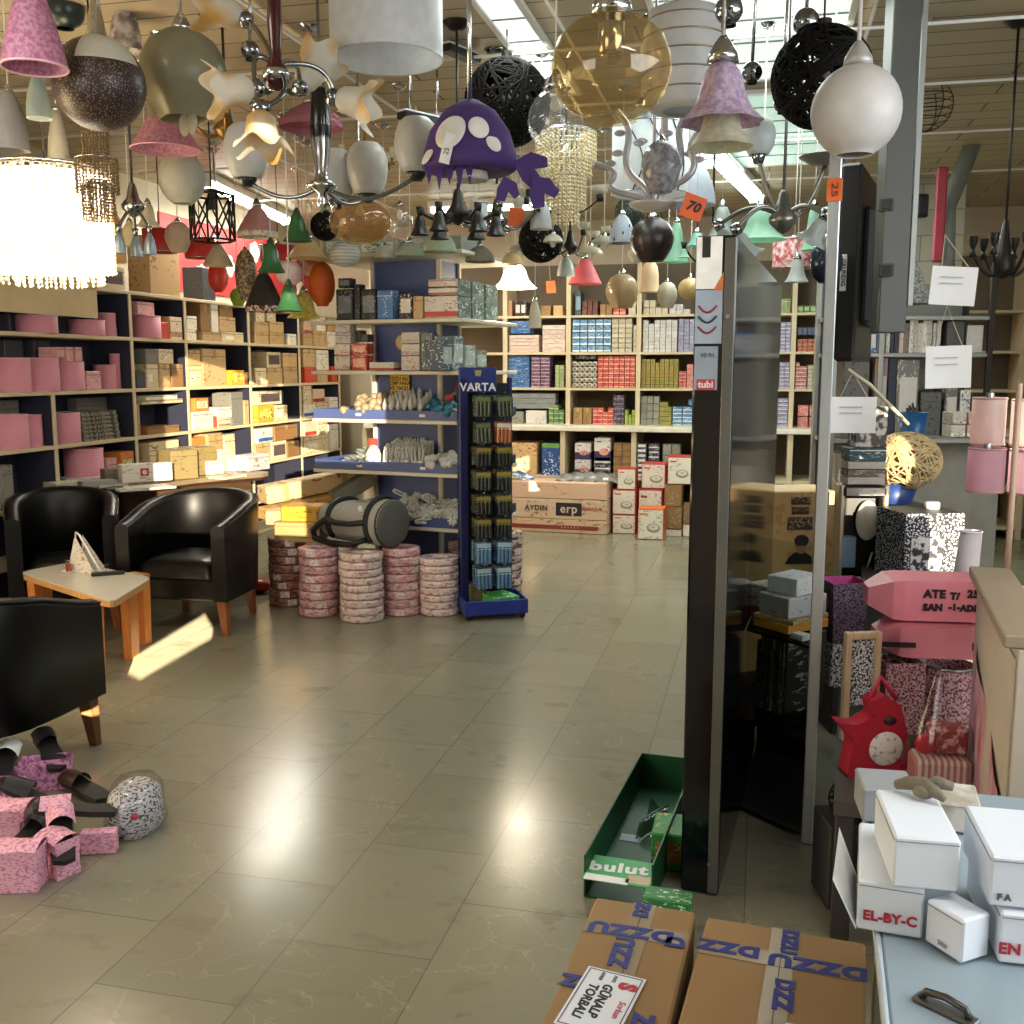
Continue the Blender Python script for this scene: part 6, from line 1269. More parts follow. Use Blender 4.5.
# drum lampshades on a pole, in the window light behind the partition
def shade_pole(px, s, label, shades):
    b = at(px, 600, s); rt = thing('shade_stand', label, 'display stand', (b.x, b.y, 0), 0); ztop = at(px, 392, s).z + .03
    MB().cyl(.010, .02, ztop, 0, 12).build('pole', wood('b89a84', 'caa890', .4), rt); MB().cyl(.08, 0.001, .02, 0, 28, b=.004).build('base', IRON, rt)
    return b
b = shade_pole(1005, 3.35, 'wooden pole stand between the glowing pink lampshades', 0)
def drumshade(x0, x1, y0, y1, s, label, col, tr=.72):
    c, w_, h_ = gen(x0, x1, y0, y1, s); rt = thing('drum_lampshade', label, 'lampshade', c, 0); r_ = w_ / 2
    MB().lathe([(r_, 0), (r_, h_)], 36).build('shade', frosted(col, tr, .6, None, 6), rt)
    for z in (.004, h_ - .004): MB().tube([(r_ * math.cos(i * PI / 18), r_ * math.sin(i * PI / 18), z) for i in range(36)], .003, 0, 5, True).build('rim', plain('b8928c', .5), rt)
    mb = MB()
    for k in range(3): mb.tube([(0, 0, h_ - .01), (r_ * math.cos(k * 2.1), r_ * math.sin(k * 2.1), h_ - .006)], .002, 0, 5)
    mb.build('spider', STEEL, rt); MB().cyl(.014, h_ - .02, h_ + .014, 0, 12).build('ring_nut', STEEL, rt); return rt
drumshade(971, 1003, 397, 445, 3.45, 'white pink drum lampshade, upper one before the pole', 'f0dcd8'); drumshade(967, 1002, 447, 492, 3.43, 'pink drum lampshade, lower one before the pole', 'eec8d6')
drumshade(1011, 1052, 399, 446, 3.4, 'white drum lampshade, upper one beyond the pole', 'f2e2de'); drumshade(1009, 1054, 449, 494, 3.38, 'pinkish drum lampshade, lower one beyond the pole', 'f0d4de')
ct = thing('side_table', 'white side table with small cartons behind the partition', 'table', (at(1062, 610, 2.95).x + .12, at(1062, 610, 2.95).y, 0), PA); MB().box((0, 0, .85), (.6, .42, .03), b=.004).build('table_top', WHITE, ct)
for x in (-.27, .27):
    for y in (-.18, .18): MB().box((x, y, .417), (.035, .035, .834), b=.003).build('leg', WHITE, ct)
for i, (x, y, w_, d_, h_, col, lb) in enumerate(((-.16, .0, .18, .16, .22, 'e4dcd8', 'white pink carton on the side table'), (.05, .05, .18, .16, .16, 'ecdfe0', 'pale rose carton on the side table'), (-.05, -.12, .1, .09, .1, 'dfe2e6', 'small white lamp box at the side table edge'), (.2, -.08, .14, .12, .2, 'e8e4e2', 'white carton at the side table end'))):
    q = Matrix.Translation(ct.location) @ rotz(PA) @ Vector((x, y, .866)); carton(q, w_, d_, h_, PA + .2 + .3 * i, K(col, 'c88a98', 'e0b8c4'), 'P', lb, 'box')
c, w_, h_ = gen(952, 976, 530, 588, 3.75); rt = thing('white_tube', 'white rolled lampshade sheet standing beside the houndstooth lampshade', 'lampshade', c, 0); MB().shell([(w_ * .5, 0), (w_ * .42, h_)], .003, 24, M=TR(ry=.06)).build('roll', frosted('dcd6d8', .3, .6), rt); MB().tube([(w_ * .42 * math.cos(i * PI / 12) + .06 * h_, w_ * .42 * math.sin(i * PI / 12), h_) for i in range(24)], .003, 0, 5, True).build('rim', WHITE, rt)
sb = thing('roll_box', 'grey box under the white rolled sheet', 'box', (c.x, c.y, bz + .001), SA); MB().box((0, 0, (c.z - bz) / 2 - .003), (.12, .12, c.z - bz - .008), b=.005).build('box_body', plain('6a665e', .6), sb); MB().box((0, -.061, (c.z - bz) * .5), (.08, .003, (c.z - bz) * .4)).build('front_label', PAPER, sb)
# ---------------------------------------------------------------- cardboard cartons in the foreground
BRN = printed('a9855a', 'a17c50', rnd=0); INKB = plain('26307a', .6, 0, .1)
CZ = .40
def bigbox(x0, x1, y0, y1, rz, label):
    rt = thing('cardboard_carton', label, 'box', ((x0 + x1) / 2, (y0 + y1) / 2, 0), rz); w_, l_ = x1 - x0, y1 - y0
    MB().box((0, 0, CZ / 2), (w_, l_, CZ - .003), b=.005).build('carton', plain('8f7049', .75, 0, .07, 5), rt)
    TP = frosted('b8a484', .1, .15, clear=.35)
    MB().box((0, 0, CZ - .0008), (.05, l_ - .004, .001)).build('lengthwise_tape', TP, rt); MB().box((0, l_ / 2 - .12, CZ - .0002), (w_ - .004, .05, .001)).build('crosswise_tape', TP, rt)
    MB().box((0, 0, CZ + .0002), (.002, l_ - .01, .0006)).build('flap_seam', plain('5a4328', .8), rt)
    return rt, w_, l_
def wr(rt, s, x, y, size, ang, mat=INKB, z=CZ + .0012, bold=.003, sx=1.0): text(s, size, mat, rt, TR((x, y, z), rz=ang), .0004, bold=bold, sx=sx)
b1, w1, l1 = bigbox(-.335, -.118, 1.45, 2.095, math.radians(-3), 'brown taped carton, the narrower one beside the green box')
b2, w2, l2 = bigbox(-.102, .215, 1.47, 2.062, math.radians(-5), 'brown taped carton, the wider one below the showcase')
wr(b1, 'DZZU', -.01, l1 / 2 - .12, .052, PI, sx=1.15); wr(b1, 'D', .085, l1 / 2 - .135, .05, PI * .5); wr(b1, 'DZ', .0, l1 / 2 - .03, .04, PI / 2); wr(b1, 'ZZU', -.012, l1 / 2 - .2, .05, PI / 2, sx=1.0); wr(b1, 'DZ', -.07, l1 / 2 - .32, .05, PI); wr(b1, 'ZZ', .06, l1 / 2 - .42, .05, -PI / 2)
wr(b2, 'DZZU', .07, l2 / 2 - .12, .055, PI, sx=1.15); wr(b2, 'DZZ', -.1, l2 / 2 - .11, .05, PI, sx=1.1); wr(b2, 'DZZ', .012, l2 / 2 - .235, .045, -PI / 2); wr(b2, 'DZU', .012, l2 / 2 - .05, .04, -PI / 2)
def shiplabel(rt, x, y, w_, l_, ang):
    M = TR((x, y, CZ + .0022), rz=ang); o = MB().box((0, 0, 0), (l_, w_, .0012), M=M).build('shipping_label', plain('dfe3ec', .5, 0, .02), rt)
    for a, b, sx, sy in ((0, w_ * .45, l_ * .95, .002), (0, -w_ * .45, l_ * .95, .002), (l_ * .47, 0, .002, w_ * .9), (-l_ * .47, 0, .002, w_ * .9)): MB().box((a, b, .0011), (sx, sy, .0004), M=M).build('border', plain('5a3a4a', .6), o)
    def t(s, a, b, size, c, bold=.0006, sh=0.0): text(s, size, plain(c, .6), o, M @ TR((a, b, .0012)), .0002, bold=bold, shear=sh)
    t('GÜNALP', .0, -w_ * .02, .026, '1a1a22', .001, .2); t('TORBALI', .01, -w_ * .24, .026, '1a1a22', .001, .2); t('Sorkun', l_ * .08, w_ * .33, .018, 'b8485a', .0004, .2); t('ALICI', -l_ * .38, w_ * .02, .009, '6a6a78'); t('ADRES', -l_ * .38, -w_ * .2, .009, '6a6a78')
    text('S', .045, plain('b02a38', .6), o, M @ TR((-l_ * .3, w_ * .27, .0012)), .0002, bold=.003)
shiplabel(b1, -.02, l1 / 2 - .37, .115, .19, -PI / 2 - .12); shiplabel(b2, .075, l2 / 2 - .42, .10, .2, -PI / 2 + .02)
# ---------------------------------------------------------------- green cartons behind them
g0, g1 = onz(618, 884, .06), onz(668, 775, .06); gd = (g1 - g0); GL_ = gd.length; ga = math.atan2(gd.y, gd.x)
GRN = plain('1f9a4c', .4, 0, .06); DGR = plain('0f4a26', .5, 0, .12, 6)
gb = thing('green_tray', 'open green produce carton lying beside the black showcase panel', 'box', ((g0 + g1) / 2).to_tuple()[:2] + (.001,), ga)
GWd, GH = .2, .13
MB().box((0, 0, .004), (GL_, GWd, .006)).build('tray_floor', DGR, gb)
for sy in (-1, 1): MB().box((0, sy * GWd / 2, GH / 2 + .003), (GL_, .006, GH), b=.001).build('side_wall', DGR, gb)
MB().box((GL_ / 2, 0, GH / 2 + .003), (.006, GWd, GH), b=.001).build('end_wall', DGR, gb)
ff = MB().box((-GL_ / 2 + .04, 0, GH * .6), (.15, GWd, .005), M=TR((0, 0, 0), ry=0)).build('end_flap', GRN, gb); 
text('bulut', .075, WHITE, ff, TR((-GL_ / 2 + .05, .01, GH * .6 + .0035), rz=-PI / 2 + .1), .0005, bold=.003); MB().box((-GL_ / 2 - .022, .03, GH * .6 + .003), (.035, .13, .002)).build('white_strip', WHITE, ff); MB().box((-GL_ / 2 - .002, -.06, GH * .6 + .003), (.05, .07, .002)).build('tape_patch', plain('b09a78', .3), ff)
MB().box((-.02, .05, .0085), (.05, .06, .002)).build('paper_label', plain('9aa8b4', .5), gb); MB().grid(lambda u, v: (-.05 + .3 * u, -.04 + .07 * v, .02 + .02 * math.sin(9 * u + 5 * v)), 14, 5).build('crumpled_film', glass('a0b0a0', .8, .15, .6), gb)
p = onz(668, 862, .001); c = carton((p.x, p.y + .02, .001), .10, .16, .12, ga - PI / 2 + .1, K('2f8a3a', 'c8b060', '9a6a3a'), 'P', 'green carton with food picture against the black panel', 'box')
p = onz(672, 898, .10); carton((p.x - .01, p.y - .02, .001), .13, .07, .12, math.radians(-4), K('2a7a3c', 'e0ecd8', '1f5a30'), 'P', 'small green packet with white print behind the brown cartons', 'box')
# ---------------------------------------------------------------- white table with lamp boxes at the right
TZ2 = .75
t0 = onz(864, 936, TZ2); 
wt = thing('trestle_table', 'pale blue grey table carrying white lamp boxes', 'table', (t0.x, 1.0, 0), math.radians(-3))
MB().box((.45, .45, TZ2 - .015), (.9, 1.15, .03), b=.004).build('table_top', plain('8d9da7', .4, 0, .05, 2), wt); MB().box((-.004, .45, TZ2 - .012), (.008, 1.15, .026), b=.003).build('edge_strip', plain('a9b6be', .4), wt)
for x in (.05, .85):
    for y in (-.05, .95): MB().box((x, y, .367), (.04, .04, .733), b=.003).build('leg', STEEL, wt)
WB = printed('e3e3e2', 'd0d0ce', rnd=.04); REDI = plain('b3263a', .6)
def fbox(p0, p1, z, ytop, depth, label, txt=None, drz=0.0):
    a, b = onz(*p0, z), onz(*p1, z); w_ = (b - a).length; rz = math.atan2((b - a).y, (b - a).x); m = (a + b) / 2; n = Vector((-math.sin(rz), math.cos(rz), 0))
    h_ = onplane((p0[0] + p1[0]) / 2, ytop, m, n).z - z; rz += drz; n = Vector((-math.sin(rz), math.cos(rz), 0)); c = m + n * (depth / 2)
    rt = thing('lamp_box', label, 'box', (c.x, c.y, z), rz)
    MB().box((0, 0, h_ / 2), (w_, depth, h_ - .001), b=.003).build('box_body', plain('dce2ea', .5, 0, .03, 4), rt)
    MB().box((0, -depth / 2 - .0006, h_ * .9), (w_ * .97, .001, .0012)).build('lid_seam', plain('8a8a88', .6), rt); MB().box((-w_ / 2 - .0006, 0, h_ * .9), (.001, depth * .97, .0012)).build('lid_seam', plain('8a8a88', .6), rt)
    if txt:
        for s_, x, zz, sz, c_ in txt: text(s_, sz, c_, rt, face((x * w_, -depth / 2 - .0015, zz * h_), (1, 0, 0), (0, 0, 1)), .0003, bold=.0008)
    return rt, w_, h_, c, rz
bc, wc, hc, cc, rc = fbox((856, 929), (922, 940), TZ2 + .003, 884, .2, 'white lamp box printed EL-BY-C, open at the table edge', (('EL-BY-C', .0, .32, .02, REDI),))
MB().add([(-wc / 2, -.105, 0.002), (-wc / 2, .06, .002), (-wc / 2 - .03, .05, hc * 1.1), (-wc / 2 - .035, -.09, hc * .85)], [(3, 2, 1, 0), (0, 1, 2, 3)]).build('open_flap', plain('dcdcda', .5, 0, .05, 20), bc)
bd_, wd, hd_, cd_, rd = fbox((924, 941), (961, 965), TZ2 + .003, 908, (onz(961, 965, TZ2) - onz(997, 963, TZ2)).length, 'white lamp box set cornerwise between the two printed ones', (('24w', .0, .2, .008, plain('8a8a96', .6)),))
be, we, he, ce, re_ = fbox((998, 963), (1060, 970), TZ2 + .003, 915, .2, 'white lamp box with red print at the table corner', (('EN BY', -.12, .3, .022, REDI),))
zt_ = TZ2 + max(hc, hd_, he) + .004
ba, wa, ha, ca, ra = fbox((892, 885), (959, 895), zt_, 838, (onz(893, 833, zt_ + .08) - onz(876, 786, zt_ + .08)).length, 'long white lamp box with a beige knot on its lid', None, .14)
bb, wb, hb, cb_, rb_ = fbox((988, 901), (1062, 918), zt_, 858, (onz(989, 854, zt_ + .08) - onz(951, 802, zt_ + .08)).length, 'second long white lamp box lying beside the knotted one', (('F A', -.3, .2, .012, plain('55555c', .6)),), .3)
kn = thing('fabric_knot', 'beige twisted fabric knot lying on the long white lamp box', 'fabric', (ca.x + .02, ca.y + .06, zt_ + ha + .001), ra); kn.scale = (.75, .75, .75)
mb = MB(); mb.tube([(-.05, .03, .01), (-.03, .015, .022), (-.005, .0, .026), (.015, -.02, .02), (.03, -.035, .012)], .013, 0, 8, taper=[.7, 1.1, 1.3, 1.0, .5]); mb.build('twist', plain('6f6656', .8, 0, .12, 40, bump=.4), kn)
MB().tube([(.0, .03, .012), (.03, .035, .02), (.06, .03, .014)], .012, 0, 8, taper=[.6, 1.2, .8]).build('twist', plain('6f6656', .8, 0, .12, 40, bump=.4), kn); MB().ball(.018, (-.005, -.012, .016), 0, 12, 8, (1.2, .8, .8)).build('knot', plain('756b59', .8, 0, .12, 40, bump=.4), kn)
bf, wf_, hf, cf, rf = fbox((862, 822), (916, 826), TZ2 + .003, 790, .1, 'grey flapped box behind the knotted lamp box'); bf.children[0].data.materials[0] = plain('8f9094', .55, 0, .04)
bg_, wg, hg, cg, rg = fbox((918, 828), (980, 836), TZ2 + .003, 803, .1, 'pale open carton behind the two long lamp boxes'); bg_.children[0].data.materials[0] = speckle('a39a8a', 'c8c4ba', 14, .45, .6, .7)
hp = onz(945, 1012, TZ2)
hn = thing('grip_plate', 'grey metal handle plate lying on the pale table', 'handle', (hp.x, hp.y, TZ2 + .001), -.6); hn.scale = (.62, .62, .62)
MB().box((0, 0, .004), (.13, .035, .008), b=.003).build('plate', plain('6a6a66', .3, .7, .1), hn); MB().tube([(-.05, 0, .008), (-.04, 0, .024), (0, 0, .03), (.04, 0, .024), (.05, 0, .008)], .008, 0, 8).build('grip', plain('4a4844', .35, .6, .1), hn)
# ---------------------------------------------------------------- the lamps hanging from the ceiling
def prof(kind):
    """outline from bottom rim to neck as (radius, height), both 0..1"""
    P = {
        'globe': [(.42, .03)] + [(math.sin(a), .5 - .5 * math.cos(a)) for a in [.46 + (PI - .46 - .2) * i / 14 for i in range(15)]] + [(.2, 1.0)],
        'ball': [(math.sin(a), .5 - .5 * math.cos(a)) for a in [.02 + (PI - .2) * i / 16 for i in range(17)]],
        'oblate': [(.45, .0), (.47, .05), (.72, .12), (.92, .27), (1, .46), (.98, .6), (.88, .76), (.68, .88), (.42, .96), (.2, 1.0)],
        'bell': [(1, 0), (.9, .07), (.74, .2), (.62, .36), (.55, .52), (.5, .68), (.42, .82), (.28, .94), (.12, 1.0)],
        'cone': [(1, 0), (.82, .25), (.6, .55), (.36, .85), (.16, 1.0)],
        'tallcone': [(1, 0), (.95, .12), (.84, .3), (.66, .55), (.44, .8), (.3, 1.0)],
        'drum': [(1, 0), (1, 1)],
        'dome': [(1, 0), (.97, .18), (.88, .42), (.72, .66), (.48, .86), (.16, 1.0)],
        'tulip': [(1, 1), (.86, .9), (.8, .7), (.78, .45), (.66, .2), (.3, .03), (.12, 0)],
        'flower': [(1, 0), (.82, .1), (.62, .22), (.54, .4), (.5, .62), (.42, .82), (.22, .97), (.1, 1)],
        'egg': [(.55, 0), (.8, .1), (.97, .3), (1, .5), (.92, .72), (.74, .9), (.6, 1.0)],
        'beehive': [(.5, 0)] + [q for k in range(6) for q in ((.58 + .42 * math.sin(PI * (.15 + .75 * (k / 6))), k / 6 + .01), (.66 + .40 * math.sin(PI * (.15 + .75 * ((k + .5) / 6))), (k + .5) / 6))] + [(.5, .97), (.2, 1)],
        'fish': [(.55, 0), (.7, .12), (.9, .3), (1, .5), (.95, .68), (.75, .86), (.4, .98), (.15, 1)],
        'disc': [(.98, .3), (1, .4), (.98, .5), (.6, .8), (.3, .95), (.1, 1.0)],
        'bottle': [(1, 0), (.96, .3), (.8, .6), (.5, .85), (.3, 1)],
    }[kind]
    return P
NICK = plain('b9bbbd', .18, 1.0, .05); BRASS = plain('8a6a3a', .3, .9, .1); DKCORD = plain('2a2420', .6); WCORD = plain('d8d4ca', .6); CHROMED = plain('8d9196', .12, 1.0, .05)
def pendant(kind, px, yt, yb, w, s, label, mat, cord='cord', bulb=True, name='pendant_lamp', cat='pendant lamp', wob=None, neck=None, th=.003, tilt=(0, 0), group=None, rim=None, capm=None, cap=True):
    t, b = at(px, yt, s), at(px, yb, s); R = w / 2 / F * s; c = (t + b) / 2; H = max(.02, t.z - b.z)
    rt = thing(name, label, cat, (c.x, c.y, c.z), random.uniform(-.3, .3), group); capm = capm or NICK
    M = TR((0, 0, 0), tilt[0], tilt[1]) @ Matrix.Translation((0, 0, -H / 2)); pr = [(max(r * R, .002), z * H) for r, z in prof(kind)]
    sh = MB().shell(pr, th, 36, 0, M, wob).build('shade', mat, rt) if mat is not None else None
    if kind == 'drum' and sh is not None:
        for z in (0, H): MB().tube([(R * math.cos(i * PI / 24), R * math.sin(i * PI / 24), z - H / 2) for i in range(48)], .003, 0, 5, True).build('rim_ring', rim or capm, rt)
        for k in range(3): MB().tube([(0, 0, H * .4), (R * math.cos(k * 2.09), R * math.sin(k * 2.09), H * .45)], .0025, 0, 5).build('spider_arm', NICK, rt)
    elif rim: MB().tube([(pr[0][0] * math.cos(i * PI / 20), pr[0][0] * math.sin(i * PI / 20), pr[0][1]) for i in range(40)], .004, 0, 6, True, M).build('rim_ring', rim, rt)
    n = neck or max(.012, R * .17); up = H * .4 if kind == 'drum' else H / 2
    if cap: MB().lathe([(.001, 0), (n * 1.5, .0), (n * 1.35, n * .8), (n * .8, n * 1.8), (n * .35, n * 2.4), (.001, n * 2.5)], 20, 0, TR((0, 0, up - .006))).build('lamp_cap', capm, rt)
    if bulb: MB().lathe([(.001, -.05), (.014, -.044), (.02, -.028), (.014, -.008), (.010, 0)], 14, 0, TR((0, 0, up - .03))).build('bulb', frosted('f0ece0', .3, .2), rt)
    z0 = up + n * 2 if cap else up; z1 = ZC - c.z
    if z1 > z0 + .01:
        if cord == 'chain':
            mb = MB(); k = 0; z = z0
            while z < z1: mb.tube([(.007 * math.cos(a) * (1 if k % 2 else 0), .007 * math.cos(a) * (0 if k % 2 else 1), z + .012 + .014 * math.sin(a)) for a in [i * PI / 4 for i in range(8)]], .0018, 0, 4, True); z += .024; k += 1
            mb.build('chain', capm, rt)
        elif cord == 'rod': MB().cyl(.006, z0, z1, 0, 10).build('rod', capm, rt)
        elif cord: MB().tube([(0, 0, z0), (.002, .001, (z0 + z1) / 2), (0, 0, z1)], .003, 0, 6).build('cord', DKCORD if cord == 'cord' else WCORD, rt)
        MB().lathe([(.001, z1 - .03), (.02, z1 - .028), (.045, z1 - .008), (.048, z1 - .001)], 20).build('ceiling_rose', capm, rt)
    return rt, R, H
def flute(n, amp, dz=0.0, p=2):
    return lambda a, t: (1 + amp * (1 - t) ** p * math.cos(n * a), dz * (1 - t) ** p * math.cos(n * a))
FW_ = frosted('e4e3df', .35, .3); FWG = frosted('d4d6d4', .4, .35); CLR = glass('fcfcfb', .99, .03, .8, .03); AMB = glass('f1e8d2', .985, .03, .8, .06); AMBF = frosted('d2a04a', .4, .35, 'e8dcc0', 6); TEAL = frosted('a9d8c0', .5, .35)
PKC = frosted('d8a2b4', .35, .5, 'b87a92', 70); 
# nearest row
pendant('tallcone', 32, -20, 66, 63, 3.3, 'pink speckled cone pendant in the top corner above the lit crystal drum', frosted('d49cb6', .3, .6, 'b06a90', 70), rim=plain('e8b8c4', .5))
rt, R, H = pendant('ball', 99, 42, 126, 90, 3.6, 'dark beaded ball pendant with white glass half shell and chrome cone', None, 'rod', False, cap=False)
MB().ball(R, (0, 0, 0), 0, 36, 22).build('beaded_body', speckle('8a7858', '2e2026', 130, .22, .42, .4, vor=True), rt); MB().lathe([(R * 1.02 * math.sin(a), R * 1.02 * math.cos(a)) for a in [.25 + 1.0 * i / 8 for i in range(9)]], 16, 0, M=rotz(-.9), arc=(-.75, .75)).build('glass_half_shell', frosted('dedbcd', .3, .25), rt)
MB().lathe([(.045, R * .85), (.03, R * 1.2), (.012, R * 1.9), (.001, R * 2.0)], 18).build('chrome_cone', CHROME, rt); MB().tube([(-.18, 0, R * .8), (-.02, 0, R * .95)], .006, 0, 6).build('chrome_arm', CHROME, rt)
pendant('oblate', 64, -8, 28, 40, 4.3, 'small dark hanging dome half hidden behind the pink cone pendant', plain('2a3434', .3, .3), 'cord'); pendant('bottle', 125, 5, 50, 32, 4.4, 'white floral glass shade hanging behind the beaded ball', frosted('d8d4ce', .3, .4, '8a7a78', 22), 'cord')
rt, R, H = pendant('fish', 183, 32, 118, 86, 3.9, 'olive frosted glass fish shaped pendant with clear fins', frosted('a39f84', .35, .3, None, 20, .15), 'rod', wob=flute(4, .08))
for k, (x, z, a) in enumerate(((.02, -H * .6, .2), (.06, -H * .58, -.4), (R * .8, -H * .3, 1.2), (-R * .7, -H * .36, -1.0))): MB().ball(.032, (x, -R * .3, z), 0, 14, 10, (.7, .3, 1.3), M=TR(rz=a * .2)).build('glass_fin', frosted('cfcab8', .5, .15, None, 20, .3), rt)
MB().lathe([(.03, H * .45), (.028, H * .55), (.008, H * .7)], 18).build('chrome_collar', CHROME, rt)
pendant('cone', 165, 106, 149, 68, 4.7, 'mauve wide dome pendant with white speckled lining below the glass fish', PKC, 'cord', rim=plain('c08aa0', .5))
pendant('globe', 182, 152, 205, 46, 5.0, 'frosted white globe pendant on a dark rod above the black cage', frosted('cfcdc0', .4, .35), 'rod', neck=.03, capm=plain('cfd0cc', .4))
def beaded(px, yt, yb, w, s, label, mat, tiers, lit=0.0, dens=.06, colr=(1, .9, .7), cat='chandelier', name='crystal_chandelier', prm=None):
    """strings of crystal beads hung in rings"""
    t, b = at(px, yt, s), at(px, yb, s); R = w / 2 / F * s; c = (t + b) / 2; H = t.z - b.z; rt = thing(name, label, cat, (c.x, c.y, c.z)); 
    for k, (r, z0, z1, n) in enumerate(tiers):
        mb = MB(); 
        for i in range(n):
            a = 2 * PI * i / n; x, y = R * r * math.cos(a), R * r * math.sin(a); z = z0 * H; st = max(.012, R * dens); j = 0
            while z > z1 * H: mb.lathe([(.0005, -st * .5), (st * .42, 0), (.0005, st * .5)], 6, 0, TR((x + random.uniform(-.003, .003), y, z)), False); z -= st * 1.02
        mb.build('bead_curtain', mat, rt)['kind'] = 'stuff'
        MB().tube([(R * r * math.cos(i * PI / 18), R * r * math.sin(i * PI / 18), z0 * H + .008) for i in range(36)], .004, 0, 6, True).build('hoop', NICK, rt)
    MB().cyl(.05, .47 * H, .5 * H, 0, 20, b=.004).build('top_plate', NICK, rt)
    for k in range(3): MB().tube([(0, 0, H * .48), (R * tiers[0][0] * math.cos(k * 2.09), R * tiers[0][0] * math.sin(k * 2.09), H * tiers[0][1] + .008)], .003, 0, 5).build('spoke', NICK, rt)
    MB().tube([(0, 0, H * .5), (0, 0, ZC - c.z)], .004, 0, 6).build('cord', DKCORD, rt)
    if lit:
        for k in range(3): MB().ball(.03, (.06 * math.cos(k * 2.1), .06 * math.sin(k * 2.1), H * .1), 0, 14, 10).build('bulb', emit('ffe9c0', lit), rt)
    return rt, R, H
rt, R, H = beaded(48, 166, 288, 128, 4.3, 'large lit crystal drum chandelier glowing white beside the top shelf', frosted('fff4e2', .6, .2, None, 6), ((.96, .42, -.38, 40), (.78, .46, -.47, 34), (.5, .47, -.5, 24)), 60)
MB().shell([(R * .93, -H * .36), (R * .93, H * .4)], .003, 40).build('inner_diffuser', emit('fff0d4', 4.0), rt)
l = bpy.data.lights.new('chandelier_light', 'POINT'); l.energy = 18; l.color = (1, .86, .62); l.shadow_soft_size = .15; o = bpy.data.objects.new('chandelier_light', l); COL.objects.link(o); o.parent = rt; o.location = (0, 0, -H * .6)
beaded(97, 124, 222, 44, 4.1, 'brown wicker bell hanging between the beaded ball and lit crystal drum', plain('8a6f48', .5, .2, .3, 40), ((.55, .45, .1, 22), (.9, .12, -.2, 30), (.7, -.15, -.48, 24), (.4, -.1, -.5, 16)), cat='pendant lamp', name='wicker_pendant')
beaded(566, 132, 222, 62, 5.2, 'gold and clear crystal cascade chandelier below the amber globe', speckle('d8c48c', 'f0ead6', 60, .4, .6, .12), ((.95, .45, .15, 34), (.8, .48, .0, 30), (.6, .3, -.35, 26), (.42, .1, -.5, 20), (.2, .0, -.5, 10)), dens=.12)
# black cage lantern
def cage(px, yt, yb, w, s, label):
    t, b = at(px, yt, s), at(px, yb, s); R = w / 2 / F * s; c = (t + b) / 2; H = t.z - b.z; rt = thing('cage_lantern', label, 'pendant lamp', (c.x, c.y, c.z), .2); n = 6; P = [(R * math.cos(i * PI / 3), R * math.sin(i * PI / 3)) for i in range(n)]
    for i in range(n):
        a, b_ = P[i], P[(i + 1) % n]; MB().tube([(*a, -H / 2), (*a, H * .38)], .006, 0, 6).build('upright_bar', IRON, rt)
        mb = MB(); mb.tube([(*a, -H / 2), (*b_, H * .38)], .005, 0, 6); mb.build('diagonal_bar', IRON, rt); MB().tube([(*b_, -H / 2), (*a, H * .38)], .005, 0, 6).build('diagonal_bar', IRON, rt); MB().tube([(*a, H * .38), (0, 0, H * .52)], .005, 0, 6).build('top_bar', IRON, rt)
    for z in (-H / 2, H * .38): MB().tube([(x, y, z) for x, y in P], .006, 0, 6, True).build('hoop_bar', IRON, rt)
    MB().cyl(.02, H * .1, H * .5, 0, 14).build('socket', IRON, rt); MB().tube([(0, 0, H * .5), (0, 0, ZC - c.z)], .004, 0, 6).build('chain', IRON, rt); return rt
cage(212, 190, 240, 45, 5.6, 'black iron cage lantern hanging left of the pink fringed pendant')
# chandeliers with glass shades on arms
def arm_curve(L, drop, rise, n=14):
    return [(L * t, 0, -drop * math.sin(PI * t) * (1 - .2 * t) + rise * t ** 2) for t in [i / n for i in range(n + 1)]]
def chandelier(px, py, s, label, arms, shadef, mat, hubm=NICK, armm=NICK, hub=None, stem=DKCORD, armr=.008):
    """arms: (angle, length, drop, rise); shadef(parent, tip, angle) builds the shade on each arm's tip"""
    c = at(px, py, s); rt = thing('chandelier', label, 'chandelier', (c.x, c.y, c.z), 0)
    MB().lathe(hub or [(.001, -.06), (.02, -.05), (.05, -.02), (.055, 0), (.03, .03), (.02, .08), (.012, .1), (.001, .105)], 24).build('hub', hubm, rt)
    for a, L, dr, ri in arms:
        M = rotz(a); pts = [M @ Vector(p) for p in arm_curve(L, dr, ri)]; am = MB().tube(pts, armr, 0, 8).build('arm', armm, rt); shadef(am, pts[-1], a)
    MB().tube([(0, 0, .09), (0, 0, ZC - c.z)], .006, 0, 8).build('stem', stem, rt); MB().lathe([(.001, ZC - c.z - .04), (.03, ZC - c.z - .035), (.06, ZC - c.z - .008), (.062, ZC - c.z - .001)], 24).build('ceiling_rose', hubm, rt)
    return rt
def cup_shade(kind, R, H, mat, cupm, tilt=0.0, up=True, wob=None, drop=0.0):
    def f(par, tip, a):
        pr = [(max(r * R, .002), z * H) for r, z in prof(kind)]
        M = Matrix.Translation(tip) @ rotz(a) @ TR((0, 0, 0), 0, tilt)
        if kind == 'tulip': pr = pr[::-1]
        else:
            if up: pr = [(r, H - z) for r, z in pr]
            else: pr = [(r, z - H) for r, z in pr]
        MB().lathe([(.001, -.02), (.018, -.02), (R * .42, .005), (R * .4, .022), (.001, .012)] if up else [(.001, .02), (.018, .02), (R * .36, .0), (R * .3, -.02), (.001, -.012)], 18, 0, M).build('shade_cup', cupm, par)
        inner = [(max(r - .003, .001), z) for r, z in pr][::-1]
        MB().lathe(pr + inner + [pr[0]], 28, 0, M @ Matrix.Translation((0, 0, .012 if up else -.012)), True, wob).build('glass_shade', mat, par)
    return f
